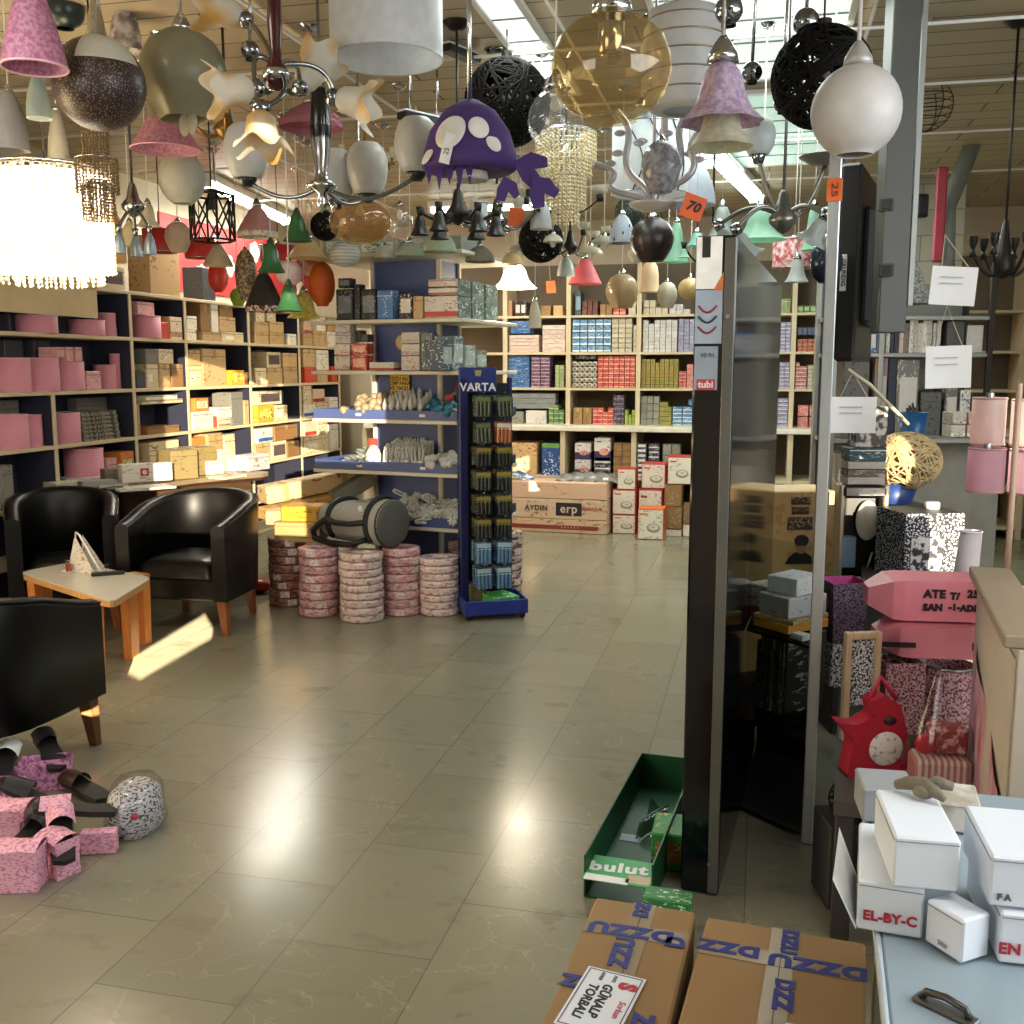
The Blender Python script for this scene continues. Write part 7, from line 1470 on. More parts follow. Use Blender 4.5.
flw = lambda a, t: (1 + .16 * math.cos(5 * a) * (abs(1 - 2 * t) ** 2), 0)
# A: chrome chandelier with amber flower shades
def tilt_shade(R, H, mat, cupm):
    def f(par, tip, a):
        k = f.k; f.k += 1; tl = (1.45, 1.2, 1.75, 1.3, 1.5)[k % 5]; cup_shade('flower', R, H, mat, cupm, tl, True, flw)(par, tip, a)
    f.k = 0; return f
def amber_shade():
    m, t = newmat('amber_flower_glass'); sp = t.n('ShaderNodeSeparateXYZ'); t.l(t.coord('Generated'), sp.inputs[0])
    nz = t.noise(t.coord(), 14); f = t.ramp(t.math('ADD', t.noise(t.coord(), 7, 1), 0.0), .45, .6)
    cc = t.mix(f, lin('c9c5b8'), lin('bb924f')); b = t.bsdf(cc, .45); tr = t.n('ShaderNodeBsdfTranslucent'); t.l(cc, tr.inputs[0]); mx = t.n('ShaderNodeMixShader'); mx.inputs[0].default_value = .18
    t.l(b.outputs[0], mx.inputs[1]); t.l(tr.outputs[0], mx.inputs[2]); t.done(mx); return m
AM2 = amber_shade()
c = at(276, 66, 3.2); rt = thing('chandelier', 'chrome chandelier with amber edged flower shades and dark red wooden stem', 'chandelier', c, 0)
MB().lathe([(.001, -.075), (.03, -.068), (.04, -.045), (.036, -.015), (.020, .02), (.018, .06), (.024, .13), (.02, .22), (.001, .26)], 24).build('hub', plain('3f1417', .2), rt); MB().lathe([(.037, -.012), (.041, -.02), (.040, -.045), (.034, -.03)], 24).build('chrome_collar', CHROME, rt)
for k, ((ex, ey, es), (tx, ty, ts), mid) in enumerate((((257, 88, 3.15), (212, 92, 3.1), (245, 40)), ((261, 108, 3.05), (262, 148, 3.05), (300, 95)), ((333, 97, 3.3), (372, 106, 3.3), (330, 55)), ((246, 20, 3.4), (205, 6, 3.4), (262, 30)), ((300, 88, 3.5), (322, 60, 3.6), (300, 50)))):
    P = at(ex, ey, es) - c; T = at(tx, ty, ts) - c - P; m_ = at(mid[0], mid[1], (3.2 + es) / 2) - c
    pts = [(m_ * 2 * t * (1 - t) * 1.0 + P * t * t) for t in [i / 14 for i in range(15)]]
    am = MB().tube(pts, .008, 0, 8).build('arm', CHROMED, rt); L = T.length; Q = Matrix.Translation(P) @ T.to_track_quat('Z', 'Y').to_matrix().to_4x4()
    MB().lathe([(.001, -.02), (.022, -.018), (.03, .0), (.022, .02), (.001, .02)], 18, 0, Q).build('shade_cup', CHROMED, am)
    pr = [(.022, .012), (.042, L * .25), (.046, L * .5), (.05, L * .68), (.064, L * .86), (.085, L)]
    MB().lathe(pr, 40, 0, Q, True, lambda a, t: (1 + .11 * t ** 3 * math.cos(5 * a), .02 * t ** 3 * math.cos(5 * a))).build('glass_shade', AM2, am)
MB().cyl(.006, .25, ZC - c.z, 0, 10).build('stem', CHROMED, rt); MB().lathe([(.001, ZC - c.z - .04), (.06, ZC - c.z - .008), (.062, ZC - c.z - .001)], 24).build('ceiling_rose', CHROMED, rt)
flk = None
# B: chandelier with egg shades in black cups, black turned stem
EGG = frosted('dcdad4', .4, .3)
B_ = chandelier(322, 186, 3.9, 'chrome chandelier with white egg shades in black cups and black turned stem', ((YAW + PI * .97, .29, .05, .02), (YAW + .06, .36, .06, .04), (YAW + PI * .5, .3, .05, -.02), (YAW + PI * .35, .3, .05, .0)), cup_shade('egg', .085, .2, EGG, plain('17171a', .3), 0, True), EGG, NICK, CHROMED,
           [(.001, -.09), (.016, -.085), (.022, -.06), (.014, -.03), (.055, -.008), (.06, .004), (.03, .02), (.022, .05), (.034, .12), (.04, .22), (.03, .34), (.018, .38), (.001, .385)], NICK)
MB().lathe([(.018, .03), (.03, .10), (.041, .21), (.031, .34), (.02, .37)], 20).build('black_sleeve', plain('121214', .2), B_)
for k in range(6): MB().lathe([(.0005, -.04), (.012, -.012), (.0005, .012)], 8, 0, TR((.05 * math.cos(k), .05 * math.sin(k), -.06)), False).build('crystal_drop', CLR, B_)
# pink glass disc, crystals
pendant('disc', 311, 104, 139, 64, 4.6, 'pink glass disc pendant behind the black turned stem', frosted('c88a9c', .3, .1, None, 12, .35), 'wire', False)
pendant('bell', 362, 60, 96, 30, 5.6, 'small pale flower glass pendant in front of the ceiling rail', frosted('cdbb92', .4, .35), 'wire')
pendant('drum', 386, -34, 58, 113, 3.75, 'large white drum pendant at the top beside the chrome chandelier', frosted('e9ecee', .4, .6), 'rod', rim=plain('b8bcbe', .4, .4))
# black and white bar fixture
c = at(440, 84, 4.7); rt = thing('bar_light', 'black and white linear bar light hung on chrome rods', 'ceiling light', c, 0)
for (x0, y0, x1, y1) in ((444, 47, 476, 60), (401, 112, 446, 127)):
    a, b = at(x0, y0, 4.7) - c, at(x1, y1, 4.9) - c; d = b - a; an = math.atan2(d.y, d.x); m = (a + b) / 2
    br = MB().box((0, 0, 0), (d.length, .07, .035), b=.006, M=Matrix.Translation(m) @ rotz(an)).build('bar', plain('1d2024', .3, .2), rt); MB().box((0, 0, .02), (d.length * .98, .055, .012), b=.003, M=Matrix.Translation(m) @ rotz(an)).build('white_diffuser', plain('e6eaec', .4), br)
    for k in (.2, .8): q = a.lerp(b, k); MB().tube([q, (q.x, q.y, ZC - c.z)], .006, 0, 8).build('rod', CHROME, rt)
# purple toadstool lamp
t = at(470, 150, 3.6); rt = thing('toadstool_lamp', 'purple toadstool shaped children lamp with white spots and price card', 'pendant lamp', t, YAW); PUR = plain('4a366e', .75, 0, .05, spec=.2); s_ = 3.6 / F
MB().lathe([(.001, .17), (.03, .165), (.09, .13), (.14, .06), (.165, -.02), (.17, -.06), (.15, -.075), (.10, -.07), (.001, -.065)], 32).build('cap_shade', PUR, rt)
CAPP = [(.17, .0), (.165, .03), (.13, .09), (.06, .14), (-.02, .165), (-.06, .17), (-.08, .15)]
def cap_r(z):
    for (z1, r1), (z0, r0) in zip(CAPP, CAPP[1:]):
        if z0 <= z <= z1: return r0 + (r1 - r0) * (z - z0) / (z1 - z0)
    return .1
for x, z, r in ((-.06, .03, .055), (.035, .045, .036), (.085, -.005, .028), (-.14, -.035, .03)):
    R0 = cap_r(z); y = -math.sqrt(max(0.0, R0 * R0 - x * x)); nv = Vector((x, y, .55 * R0)).normalized(); Q = Matrix.Translation((x, y, z)) @ nv.to_track_quat('Z', 'Y').to_matrix().to_4x4()
    MB().ball(r, (0, 0, 0), 0, 20, 10, (1, 1.25, .22), M=Q).build('white_spot', plain('e6e3de', .5), rt)
MB().lathe([(.06, -.075), (.065, -.10), (.06, -.105), (.001, -.1)], 24).build('opal_disc', frosted('d8d4c8', .4, .4), rt)
for k, (ox, oz, sc_, an) in enumerate(((.15, -.05, 1.0, -.3), (.215, -.10, .9, -.9), (.12, -.10, .7, -1.3))):
    lf = [(0, 0), (.05, .05), (.11, .05), (.12, .02), (.08, .0), (.12, -.03), (.10, -.07), (.05, -.05), (.02, -.02)]
    MB().prism([(x * sc_, y * sc_) for x, y in lf[::-1]], -.004, .004, 0, TR((ox, -.05 - .01 * k, oz), rx=PI / 2) @ rotz(an)).build('felt_leaf', PUR, rt)
for k in range(5): MB().loft([[(-.14 + .035 * k + dx * .016 * (1 - q), -.06 + dy * .004, -.06 - .07 * q - .02 * (k % 2) * q) for dx, dy in ((-1, -1), (1, -1), (1, 1), (-1, 1))] for q in (0, .5, .95)], 0, False).build('felt_tongue', PUR, rt)
MB().tube([(0, 0, .165), (0, 0, ZC - t.z)], .008, 0, 8).build('rod', CHROME, rt); pc_ = MB().box((-.06, -.17, -.045), (.035, .002, .10), M=TR((0, 0, 0), 0, .25)).build('price_card', plain('e6e4de', .6), rt); text('25', .024, plain('1d1d22', .6), pc_, TR((0, 0, 0), 0, .25) @ face((-.06, -.1725, -.055), (0, 0, 1), (-1, 0, 0)))
def wickerball(px, yt, yb, s, label, n=52, r=.005, mat=None, seed=1, cord='cord'):
    t, b = at(px, yt, s), at(px, yb, s); c = (t + b) / 2; R = (t.z - b.z) / 2; rt = thing('woven_ball_pendant', label, 'pendant lamp', (c.x, c.y, c.z)); m = mat or plain('0d0b09', .7, 0, .2, 30, spec=.15); wicker(R, n, r, seed, m, rt, 'woven_shell')
    MB().cyl(.025, R * .9, R * 1.12, 0, 16).build('lamp_cap', IRON, rt); MB().ball(.035, (0, 0, R * .2), 0, 14, 10).build('bulb', frosted('e8e4d8', .3, .2), rt); MB().tube([(0, 0, R), (0, 0, ZC - c.z)], .004, 0, 6).build('cord', DKCORD, rt); return rt
wickerball(507, 60, 146, 4.6, 'black woven ball pendant between the purple toadstool and the amber globe', 60, .006, None, 5)
wickerball(822, 28, 127, 3.42, 'black woven ball pendant behind the white globe by the steel post', 62, .0055, None, 9)
wickerball(325, 212, 240, 5.8, 'small black woven ball hanging behind the green bells', 30, .005, None, 11); wickerball(541, 218, 262, 6.4, 'black woven ball pendant hanging low above the lit bell lamp', 40, .006, None, 12); wickerball(629, 198, 226, 6.2, 'small dark woven ball above the spotted blue dome', 34, .005, plain('2d3a30', .5), 13)
pendant('globe', 555, 90, 152, 55, 3.7, 'small clear glass globe pendant left of the amber globe', CLR, 'wire', neck=.03)
rt, R, H = pendant('oblate', 611, 16, 119, 121, 2.55, 'large amber glass oblate globe pendant with chrome holder', AMB, 'rod', neck=.035, capm=CHROME)
MB().cyl(.032, H * .12, H * .5, 0, 20, b=.004).build('chrome_holder', plain('c8cacc', .15, 1.0, .04), rt)
rt, R, H = pendant('beehive', 684, 6, 110, 84, 3.35, 'white ribbed beehive glass pendant with bronze rings behind the amber globe', FWG, 'rod', neck=.035, capm=CHROMED)
for k in range(1, 6): rr = (.60 + .42 * math.sin(PI * (.15 + .75 * (k / 6)))) * R; MB().tube([(rr * math.cos(i * PI / 20), rr * math.sin(i * PI / 20), -H / 2 + H * k / 6) for i in range(40)], .003, 0, 5, True).build('bronze_ring', plain('8a7f68', .3, .6), rt)
# purple and cream bell pendant: two nested crackle shades
rt, R, H = pendant('bell', 722, 62, 122, 82, 2.9, 'lilac crackle glass bell pendant with cream inner bell', frosted('ddcfe0', .35, .4, 'b79cc4', 60), 'rod', wob=flute(8, .05), neck=.03)
MB().shell([(max(r * R * .78, .003), z * H * .9 - H * .9) for r, z in prof('bell')], .003, 36, 0, None, flute(6, .04)).build('inner_bell', frosted('d8d6c2', .4, .4, 'c2c0a6', 50), rt)
pendant('globe', 856, 66, 157, 88, 2.9, 'large opal white globe pendant in front of the steel post', frosted('d9d6d3', .25, .35), 'rod', neck=.028, capm=plain('b4b2ae', .4, .3))
for px, py, r_, s, lb in ((806, 22, .045, 3.4, 'chrome ball spotlight above the right hand woven ball'), (729, 10, .04, 2.9, 'dark chrome ball joint lamp above the lilac bell'), (782, 104, .03, 3.6, 'small chrome knob lamp behind the lilac bell'), (250, 50, .035, 3.9, 'facetted chrome ball lamp behind the chrome chandelier'), (752, 72, .035, 3.5, 'chrome spotlight head with white cable')):
    c = at(px, py, s); rt = thing('spotlight', lb, 'spotlight', c, .3); MB().ball(r_, (0, 0, 0), 0, 20, 14).build('head', CHROMED, rt); MB().tube([(0, 0, r_ * .8), (.01, 0, ZC - c.z)], .006, 0, 6).build('rod', NICK, rt); MB().lathe([(r_ * .5, -r_ * .86), (r_ * .55, -r_ * 1.1), (r_ * .45, -r_ * 1.05)], 16).build('lens_ring', IRON, rt)
# white drum with vine print, silver leaf chandelier and cut glass ball
rt, R, H = pendant('drum', 650, 128, 194, 76, 4.5, 'white drum pendant with black vine print behind the silver leaf chandelier', frosted('e4e8ea', .45, .6), 'rod')
for k in range(3): a0_ = -PI / 2 + (k - 1) * .6 - YAW * 0; MB().tube([((R + .003) * math.cos(a0_ + .25 * math.sin(4 * t)), (R + .003) * math.sin(a0_ + .25 * math.sin(4 * t)), -H / 2 + H * t) for t in [i / 14 for i in range(15)]], .003, 0, 5).build('vine_print', plain('2a2a2e', .6), rt)
c = at(653, 204, 4.0); rt = thing('leaf_chandelier', 'silver leaf branch chandelier rising from a grey dish', 'chandelier', c, 0); SLV = plain('a9a6a8', .35, .6, .08)
MB().lathe([(.001, -.03), (.05, -.026), (.09, -.006), (.095, .004), (.06, .01), (.001, .012)], 30).build('dish', plain('b8b2ae', .4, .3), rt)
for k, (x, y, h) in enumerate(((.05, 0, .42), (.12, .02, .36), (.18, .0, .28), (-.13, .02, .36), (-.2, .0, .16), (.02, .1, .3))): MB().tube(soft([(x * .1, y * .3, 0), (x * .15, y * .5, h * .15), (x * .95, y, h * .4), (x * .7, y, h * .8), (x * 1.15, y, h)], 3), .013, 0, 8).build('branch', SLV, rt)
for k in range(14): a = k * .63; MB().ball(.024, (.17 * math.cos(a), .06 * math.sin(a), .16 + .03 * (k % 5)), 0, 10, 6, (1, .2, .55), M=rotz(0)).build('leaf', SLV, rt)
MB().tube([(0, 0, 0), (0, 0, ZC - c.z)], .006, 0, 8).build('stem', SLV, rt)
pendant('fish', 661, 142, 192, 40, 3.72, 'cut glass ball shade hanging before the white vine drum', frosted('c6c6ca', .35, .12, '8f8f96', 50, .25), 'wire'); pendant('dome', 641, 108, 150, 52, 5.05, 'clear glass dome with grey leaf print above the white vine drum', frosted('c4cacc', .3, .1, '7a8286', 18, .4), 'wire'); pendant('dome', 688, 158, 205, 56, 4.8, 'grey blue plain dome pendant behind the silver leaf chandelier', frosted('b9bfc8', .4, .4), 'rod')
rt, R, H = pendant('fish', 652, 218, 261, 42, 5.1, 'dark brown ribbed melon pendant hung by wires below the grey dish', plain('2c2320', .35, .2), None, False, wob=lambda a, t: (1 + .05 * abs(math.cos(6 * a)), 0), th=.006)
for k in range(6): MB().tube([(R * .5 * math.cos(k * PI / 3), R * .5 * math.sin(k * PI / 3), H * .45), (R * .2 * math.cos(k * PI / 3), R * .2 * math.sin(k * PI / 3), H * .9)], .003, 0, 5).build('wire', IRON, rt)
rt, R, H = pendant('dome', 622, 214, 243, 26, 5.6, 'small grey blue dome pendant with black spots', plain('8d98a2', .5), 'wire', th=.004)
for k in range(9): a = k * .7; z = (.1, .3, .55)[k % 3] * H - H / 2; r_ = R * (1.0, .94, .8)[k % 3]; MB().ball(.010, (r_ * math.cos(a), r_ * math.sin(a), z), 0, 8, 6, (.5, .5, 1)).build('black_spot', BLACKM, rt)
tag_ = MB().box((0, 0, 0), (.085, .003, .09), b=.001).build('price_tag', plain('e0622e', .6, 0, .04)); tag_.location = at(693, 207, 3.9); tag_.rotation_euler = (0, .35, YAW); tag(tag_, 'orange price card marked 70 hanging by the grey dish', 'price tag'); text('70', .05, plain('2a1a14', .6), tag_, face((0, -.003, 0), (1, 0, 0), (0, 0, 1)), bold=.002, shear=.2); MB().tube([(0, 0, .045), (-.05, .05, .2), (-.06, .05, ZC - tag_.location.z)], .001, 0, 4).build('thread', WCORD, tag_)
for px, py, s, rr, lb in ((516, 217, 5.0, .1, 'blank orange price card below the gold crystals'), (551, 287, 7.8, -.1, 'small orange price card by the lit bell lamp')):
    o = MB().box((0, 0, 0), (.07, .003, .09), b=.001).build('price_tag', plain('e0622e', .6, 0, .04)); o.location = at(px, py, s); o.rotation_euler = (0, rr, YAW); tag(o, lb, 'price tag'); MB().tube([(0, 0, .045), (.01, 0, ZC - o.location.z)], .001, 0, 4).build('thread', WCORD, o)
# C: steel chandelier before the showcase
def c_shades(par, tip, a):
    k = c_shades.k; c_shades.k += 1
    if k == 0: cup_shade('egg', .062, .13, frosted('d6dcdc', .4, .35), CHROMED)(par, tip, a)
    elif k == 1: MB().lathe([(.001, 0), (.05, .004), (.095, .03), (.098, .034), (.05, .01), (.001, .006)], 26, 0, Matrix.Translation(tip)).build('dish_shade', plain('6d6a62', .3, .5), par)
    else: cup_shade('flower', .06, .1, frosted('c9d2ce', .4, .12, None, 20, .3), CHROMED, .5, False, flw)(par, tip, a)
c_shades.k = 0
chandelier(783, 218, 3.9, 'grey steel chandelier with cup, dish and flower glass shades beside the post', ((YAW + PI * .99, .10, -.02, .22), (YAW - .05, .15, .02, .19), (YAW + PI * .93, .24, -.05, -.02), (YAW + PI * 1.1, .20, -.05, -.05), (YAW + .2, .18, -.05, .02), (YAW - .6, .16, -.04, .0)), c_shades, None, plain('77766f', .3, .8), plain('6f6e68', .3, .8), None, plain('8a8a84', .3, .8))
pendant('bell', 761, 207, 240, 50, 4.6, 'mint green glass bell pendant below the steel chandelier', TEAL, 'wire', wob=flute(6, .05)); pendant('bell', 722, 206, 240, 34, 4.8, 'clear flower glass pendant left of the mint bell', frosted('c6d0cc', .4, .12, None, 20, .3), 'wire', wob=flute(5, .12)); pendant('drum', 794, 240, 268, 42, 5.2, 'red and white floral drum pendant above the black showcase', frosted('c84a50', .35, .6, 'e8d8d6', 40), 'wire')
pendant('bell', 797, 258, 282, 24, 4.5, 'white frosted bell pendant in front of the red floral drum', frosted('d2dad6', .4, .4), 'wire'); pendant('globe', 826, 240, 284, 32, 4.05, 'navy glass globe pendant behind the aluminium post', frosted('3a4654', .25, .15, None, 20, .3), 'wire'); pendant('bell', 814, 205, 250, 24, 4.9, 'narrow pale mint glass pendant beside the aluminium post', TEAL, 'wire')
# row further back
pendant('oblate', 360, 200, 243, 62, 5.2, 'wide smoky amber oblong glass pendant before the island top', glass('efe2c8', .98, .05, .8, .08), 'rod', neck=.025); pendant('ball', 345, 240, 267, 30, 6.2, 'small pale grey striped ball pendant near the island top', bands('b0b0ac', '8a8a86', 8, .7), 'wire'); pendant('fish', 400, 205, 238, 26, 5.6, 'small clear bubble glass pendant beside the smoky oblong one', CLR, 'wire')
GREEN = plain('2f5a36', .3, 0, .06)
for px, yt, yb, w, s, lb in ((297, 213, 241, 30, 5.7, 'green metal bell pendant, highest of the three'), (271, 242, 272, 28, 5.7, 'green metal bell pendant, middle one of the three'), (289, 284, 311, 29, 5.5, 'green metal bell pendant, lowest of the three')): pendant('bell', px, yt, yb, w, s, lb, GREEN, 'wire', capm=plain('28402c', .4), name='bell_pendant')
rt, R, H = pendant('cone', 257, 206, 232, 40, 5.9, 'pink fringed cone pendant with white lace edge', frosted('d8a4a2', .35, .5, None, 20), 'wire'); MB().shell([(R * 1.0, -H / 2 - .03), (R * 1.0, -H / 2)], .002, 30).build('lace_edge', speckle('efe6da', 'c8a8a0', 50, .5, .6, .6), rt)
rt, R, H = pendant('cone', 264, 272, 306, 38, 6.35, 'black cone pendant with patterned fringe above the tan cartons', plain('1f1c1c', .6), 'wire'); MB().shell([(R * .98, -H / 2 - .035), (R, -H / 2)], .002, 30).build('patterned_fringe', speckle('d8b8a0', '2a1c1c', 60, .46, .54, .6), rt)
pendant('cone', 307, 238, 258, 40, 6.6, 'cream pleated cone pendant above the orange lamps', frosted('e6cfa0', .4, .5), 'wire'); pendant('tallcone', 218, 246, 266, 30, 7.0, 'red table lamp shade of cream pleats over the shelving', frosted('e8dcc0', .4, .5), 'wire'); pendant('fish', 246, 250, 300, 22, 7.0, 'dark beaded teardrop pendant beside the black cone', speckle('5a4a3a', 'b09a70', 50, .45, .6, .4), 'wire')
pendant('oblate', 218, 262, 292, 20, 7.2, 'bright red waisted lamp standing over the shelving', plain('c8382c', .4), 'cord'); pendant('oblate', 322, 262, 306, 26, 6.9, 'orange felt fish lamp beside the island', frosted('e0702c', .4, .5), 'wire'); pendant('egg', 310, 252, 276, 22, 7.0, 'white lamp with red flower print beside the orange fish', frosted('f0e0cc', .4, .5, 'c85a44', 10), 'wire'); pendant('fish', 238, 288, 306, 16, 7.5, 'lime green small lamp above the tan cartons', frosted('9aba3a', .4, .5), 'wire'); pendant('bell', 304, 292, 318, 34, 6.9, 'yellow fringed lamp behind the lowest green bell', frosted('d8c83a', .4, .5, 'e8e090', 40), 'wire'); pendant('egg', 289, 262, 284, 26, 6.25, 'pink and white round children lamp behind the lowest green bell', frosted('e6a8b0', .4, .5, 'f2e6e0', 6), 'wire')
for px, yt, yb, w, s, lb, c in ((148, 203, 226, 24, 5.2, 'cream flower lamp with dark centre beside the black cage', 'e4dcc4'), (178, 222, 252, 26, 6.2, 'pale blush round lamp under the frosted globe', 'e0c8b4'), (130, 222, 246, 18, 5.6, 'small cream bell lamp near the wicker bell', 'e8d8b0'), (112, 205, 262, 26, 5.8, 'orange glowing cone lamp behind the wicker bell', 'e2b46a'), (10, 92, 150, 34, 3.8, 'grey glass tulip lamp at the picture edge over the crystal drum', 'b0aca4'), (38, 74, 118, 24, 4.1, 'pale teal painted glass lamp under the pink cone', 'b4c0bc'), (58, 110, 180, 22, 4.6, 'grey white long glass pendant beside the wicker bell', 'c8c4b4')): pendant('flower' if 'flower' in lb else 'fish' if 'round' in lb else 'bottle', px, yt, yb, w, s, lb, frosted(c, .4, .4), 'wire')
for px, yt, yb, w, s, lb, c in ((160, 230, 252, 34, 7.0, 'red lacquer shade hanging behind the black cage', 'b8302c'), (200, 240, 258, 30, 7.2, 'scarlet shade behind the black cage lantern', 'c43a34'), (278, 246, 262, 36, 7.3, 'deep red shade behind the middle green bell', 'b0282c'), (300, 258, 272, 28, 7.9, 'crimson shade below the cream pleated cone', 'c0343a')): pendant('drum', px, yt, yb, w, s, lb, plain(c, .5), 'cord', False)
pendant('bottle', 541, 200, 229, 22, 5.0, 'white opal cylinder pendant below the gold crystals', frosted('c8ccce', .4, .45), 'wire'); pendant('bottle', 535, 300, 328, 13, 6.8, 'slender white bottle pendant before the wall shelving', frosted('e6ddc8', .4, .45), 'wire'); pendant('drum', 475, 204, 226, 26, 5.6, 'pale blue drum pendant behind the black arm chandelier', frosted('b8c4c8', .4, .5), 'wire')
rt, R, H = pendant('bell', 515, 264, 288, 44, 7.4, 'lit white bell lamp glowing above the wall shelving', emit('fff0d0', 6.0), 'wire'); l = bpy.data.lights.new('bell_light', 'POINT'); l.energy = 22; l.color = (1, .85, .6); l.shadow_soft_size = .08; o = bpy.data.objects.new('bell_light', l); COL.objects.link(o); o.parent = rt; o.location = (0, 0, -H)
pendant('cone', 585, 258, 284, 34, 7.6, 'coral red cloth pendant above the terracotta bottles', frosted('d0626a', .35, .6), 'wire'); pendant('fish', 622, 274, 308, 32, 7.2, 'clear amber fish glass pendant before the wall shelving', frosted('cdb896', .4, .1, None, 20, .35), 'wire', wob=flute(4, .12)); pendant('fish', 667, 282, 308, 20, 7.2, 'pale frosted fish glass pendant before the wall shelving', frosted('cfc8b4', .45, .2), 'wire', wob=flute(4, .1)); pendant('tulip', 650, 260, 292, 22, 7.5, 'tan paper pendant with white collar above white cartons', frosted('d2b896', .4, .6), 'wire', tilt=(PI, 0)); pendant('globe', 690, 278, 300, 24, 7.3, 'tan glass globe pendant with dark opening by the showcase', frosted('cdb27c', .4, .3), 'wire')
pendant('bell', 697, 232, 246, 22, 5.4, 'small turquoise glass bell on a dark scroll arm', frosted('9fd0c8', .45, .2), 'cord'); pendant('bell', 676, 222, 262, 26, 6.0, 'pale mint glass bell behind the brown melon pendant', TEAL, 'wire'); pendant('fish', 640, 244, 262, 26, 6.8, 'white opal bowl pendant behind the brown melon', frosted('d8d2c0', .4, .5), 'wire')
for i, (px, yt, yb, w, s, lb, c) in enumerate(((604, 236, 243, 26, 6.6, 'flat white dish pendant, highest of the dish lamps', 'd8d4c4'), (590, 246, 254, 26, 6.8, 'flat white dish pendant below the highest dish lamp', 'd2cdb8'), (553, 234, 242, 20, 6.2, 'flat opal dish pendant near the woven ball', 'd4cfc0'), (520, 244, 252, 24, 6.6, 'flat grey dish pendant above the lit bell', 'c2bca8'), (512, 252, 264, 22, 7.0, 'round cream face lamp just above the lit bell', 'd8c8a0'), (566, 256, 276, 18, 7.3, 'grey glass bell near the coral cloth pendant', 'b8bcb4'), (480, 246, 262, 30, 6.6, 'grey smoked bowl pendant beside the island top', '8e8c7e'), (440, 232, 252, 34, 6.2, 'greenish glass bowl pendant over the island top', 'a8b49c'), (410, 242, 256, 28, 6.4, 'pale green striped bowl over the island top', 'b0bca4'), (385, 246, 258, 20, 6.5, 'small white opal bowl over the island top', 'd0d0c4'))): pendant('dome', px, yt, yb, w, s, lb, frosted(c, .4, .4), 'wire')
# D: black arm chandelier with hanging drops; scroll arm and wall style chandeliers
DS = cup_shade('bell', .045, .09, plain('15130f', .4), IRON, 0, False)
chandelier(458, 212, 4.6, 'black arm chandelier with small dark shades under the purple toadstool', tuple((k * PI / 3 + .3, .17, .04, .0) for k in range(6)), DS, None, IRON, IRON, None, IRON)
chandelier(497, 220, 5.0, 'chrome chandelier of thin curved arms beside the black arm one', tuple((k * 2 * PI / 5, .2, .06, .05) for k in range(5)), cup_shade('bottle', .03, .07, frosted('d8d2c4', .4, .4), CHROMED), None, CHROMED, CHROMED)
chandelier(570, 246, 7.1, 'dark iron scroll chandelier under the gold crystals', tuple((k * PI / 3, .26, .08, .06) for k in range(6)), cup_shade('dome', .045, .05, frosted('d6d0bc', .4, .4), IRON), None, IRON, IRON, None, IRON, .005)
chandelier(712, 252, 5.6, 'black scroll arm chandelier left of the mint bell', tuple((k * PI / 2 + .4, .16, .07, .03) for k in range(4)), cup_shade('bell', .035, .05, TEAL, IRON, 0, False), None, IRON, IRON, None, IRON, .006)
chandelier(365, 168, 5.7, 'old gold candle chandelier behind the white egg shades', tuple((k * PI / 3, .16, .06, .03) for k in range(6)), cup_shade('bottle', .018, .06, frosted('d8d0b8', .4, .4), BRASS), None, BRASS, BRASS, None, BRASS, .006)
chandelier(133, 205, 4.9, 'chrome spot chandelier with blue grey heads beside the wicker bell', tuple((k * 2.1, .08, .02, -.12) for k in range(3)), cup_shade('bottle', .03, .1, plain('7f8a94', .3, .5), CHROMED, 0, False), None, CHROMED, CHROMED)
chandelier(226, 128, 4.5, 'bronze arm chandelier with white glass cups behind the amber flowers', tuple((k * PI / 2 + .5, .15, .05, .03) for k in range(4)), cup_shade('egg', .04, .08, frosted('ddd6c6', .4, .4), BRASS), None, BRASS, BRASS)
chandelier(560, 205, 5.6, 'thin black wire chandelier with opal cups beside the white cylinder', tuple((k * 2 * PI / 5 + .3, .22, .05, .04) for k in range(5)), cup_shade('dome', .05, .05, frosted('d0cdbf', .4, .4), IRON), None, IRON, IRON, None, IRON, .005)
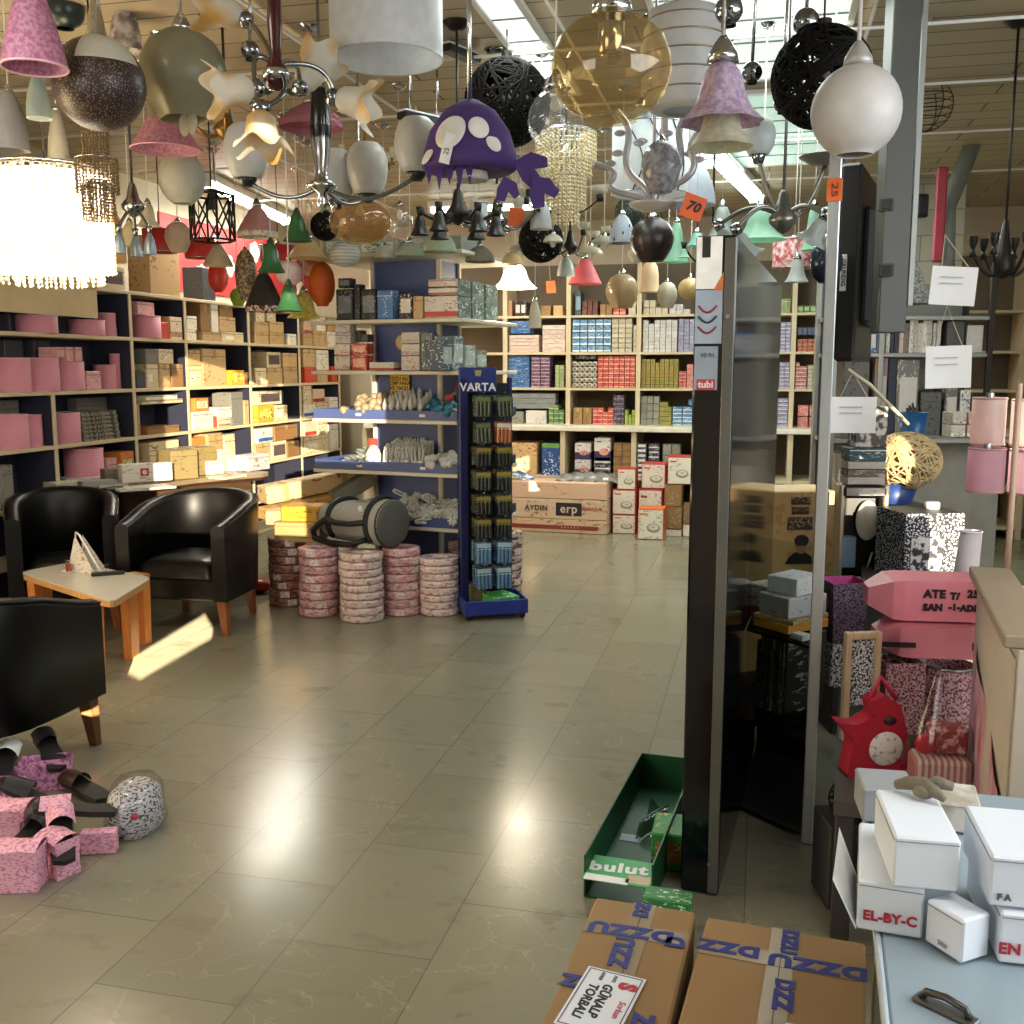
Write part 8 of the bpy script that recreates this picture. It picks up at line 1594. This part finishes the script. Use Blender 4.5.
# right hand side: mesh cone pendant, wire half hoop, dark chain chandelier, pipes
rt, R, H = pendant('cone', 908, 258, 304, 50, 4.6, 'grey mesh cone pendant beside the hanging paper signs', speckle('b4b4b0', '6e6e6a', 120, .4, .55, .5), 'cord', False, wob=flute(6, .04))
c = at(926, 105, 5.6); rt = thing('wire_globe', 'half seen black wire globe behind the steel post', 'pendant lamp', c)
for k in range(7): z = -.12 + .04 * k; r_ = math.sqrt(max(.0004, .0196 - z * z)); MB().tube([(r_ * math.cos(i * PI / 12), r_ * math.sin(i * PI / 12), z) for i in range(24)], .003, 0, 5, True).build('wire_ring', IRON, rt)
for k in range(6): MB().tube([(.14 * math.sin(i * PI / 12) * math.cos(k * PI / 3), .14 * math.sin(i * PI / 12) * math.sin(k * PI / 3), .14 * math.cos(i * PI / 12)) for i in range(13)], .003, 0, 5).build('wire_rib', IRON, rt)
MB().tube([(0, 0, .14), (0, 0, ZC - c.z)], .004, 0, 6).build('cord', DKCORD, rt)
chandelier(1003, 268, 4.6, 'black wrought iron lantern chandelier hung on chains by the window wall', tuple((k * PI / 3, .13, .05, .07) for k in range(6)), cup_shade('bottle', .02, .06, IRON, IRON), None, IRON, IRON, [(.001, -.05), (.03, -.04), (.05, .0), (.03, .06), (.012, .2), (.001, .22)], IRON)
for i, (x0, y0, x1, y1, s0, s1) in enumerate(((700, 0, 735, 110, 4.25, 6.0), (560, 0, 640, 100, 4.25, 6.2))): pass
# white hanging rails under the ceiling
for i, (xa, xb, y, lb) in enumerate(((-4.6, 2.6, 4.9, 'thin white hanging rail across the ceiling, nearest row'), (-4.6, 2.6, 5.9, 'thin white hanging rail across the ceiling, second row'), (-4.6, 2.6, 7.1, 'thin white hanging rail across the ceiling, third row'), (-4.6, 2.6, 8.5, 'thin white hanging rail across the ceiling, farthest row'))):
    rt = thing('hanging_rail', lb, 'rail', (0, y, ZC - .05)); MB().tube([(xa, 0, 0), (xb, 0, 0)], .008, 0, 6).build('rail', WHITE, rt)
    for x in (-4, -2, 0, 2): MB().cyl(.005, 0, .049, 0, 8, TR((x, 0, 0))).build('hanger', WHITE, rt)
for i, (x, lb) in enumerate(((-3.4, 'white cross rail running over the tub chairs'), (-2.1, 'white cross rail running over the cable coils'), (-.9, 'white cross rail running over the open floor'), (.4, 'white cross rail running over the showcase'))):
    rt = thing('cross_rail', lb, 'rail', (x, 6.5, ZC - .03)); MB().tube([(0, -3.5, 0), (0, 3.6, 0)], .008, 0, 6).build('rail', WHITE, rt); 
    for y in (-3, 0, 3): MB().cyl(.005, 0, .029, 0, 8, TR((0, y, 0))).build('hanger', WHITE, rt)
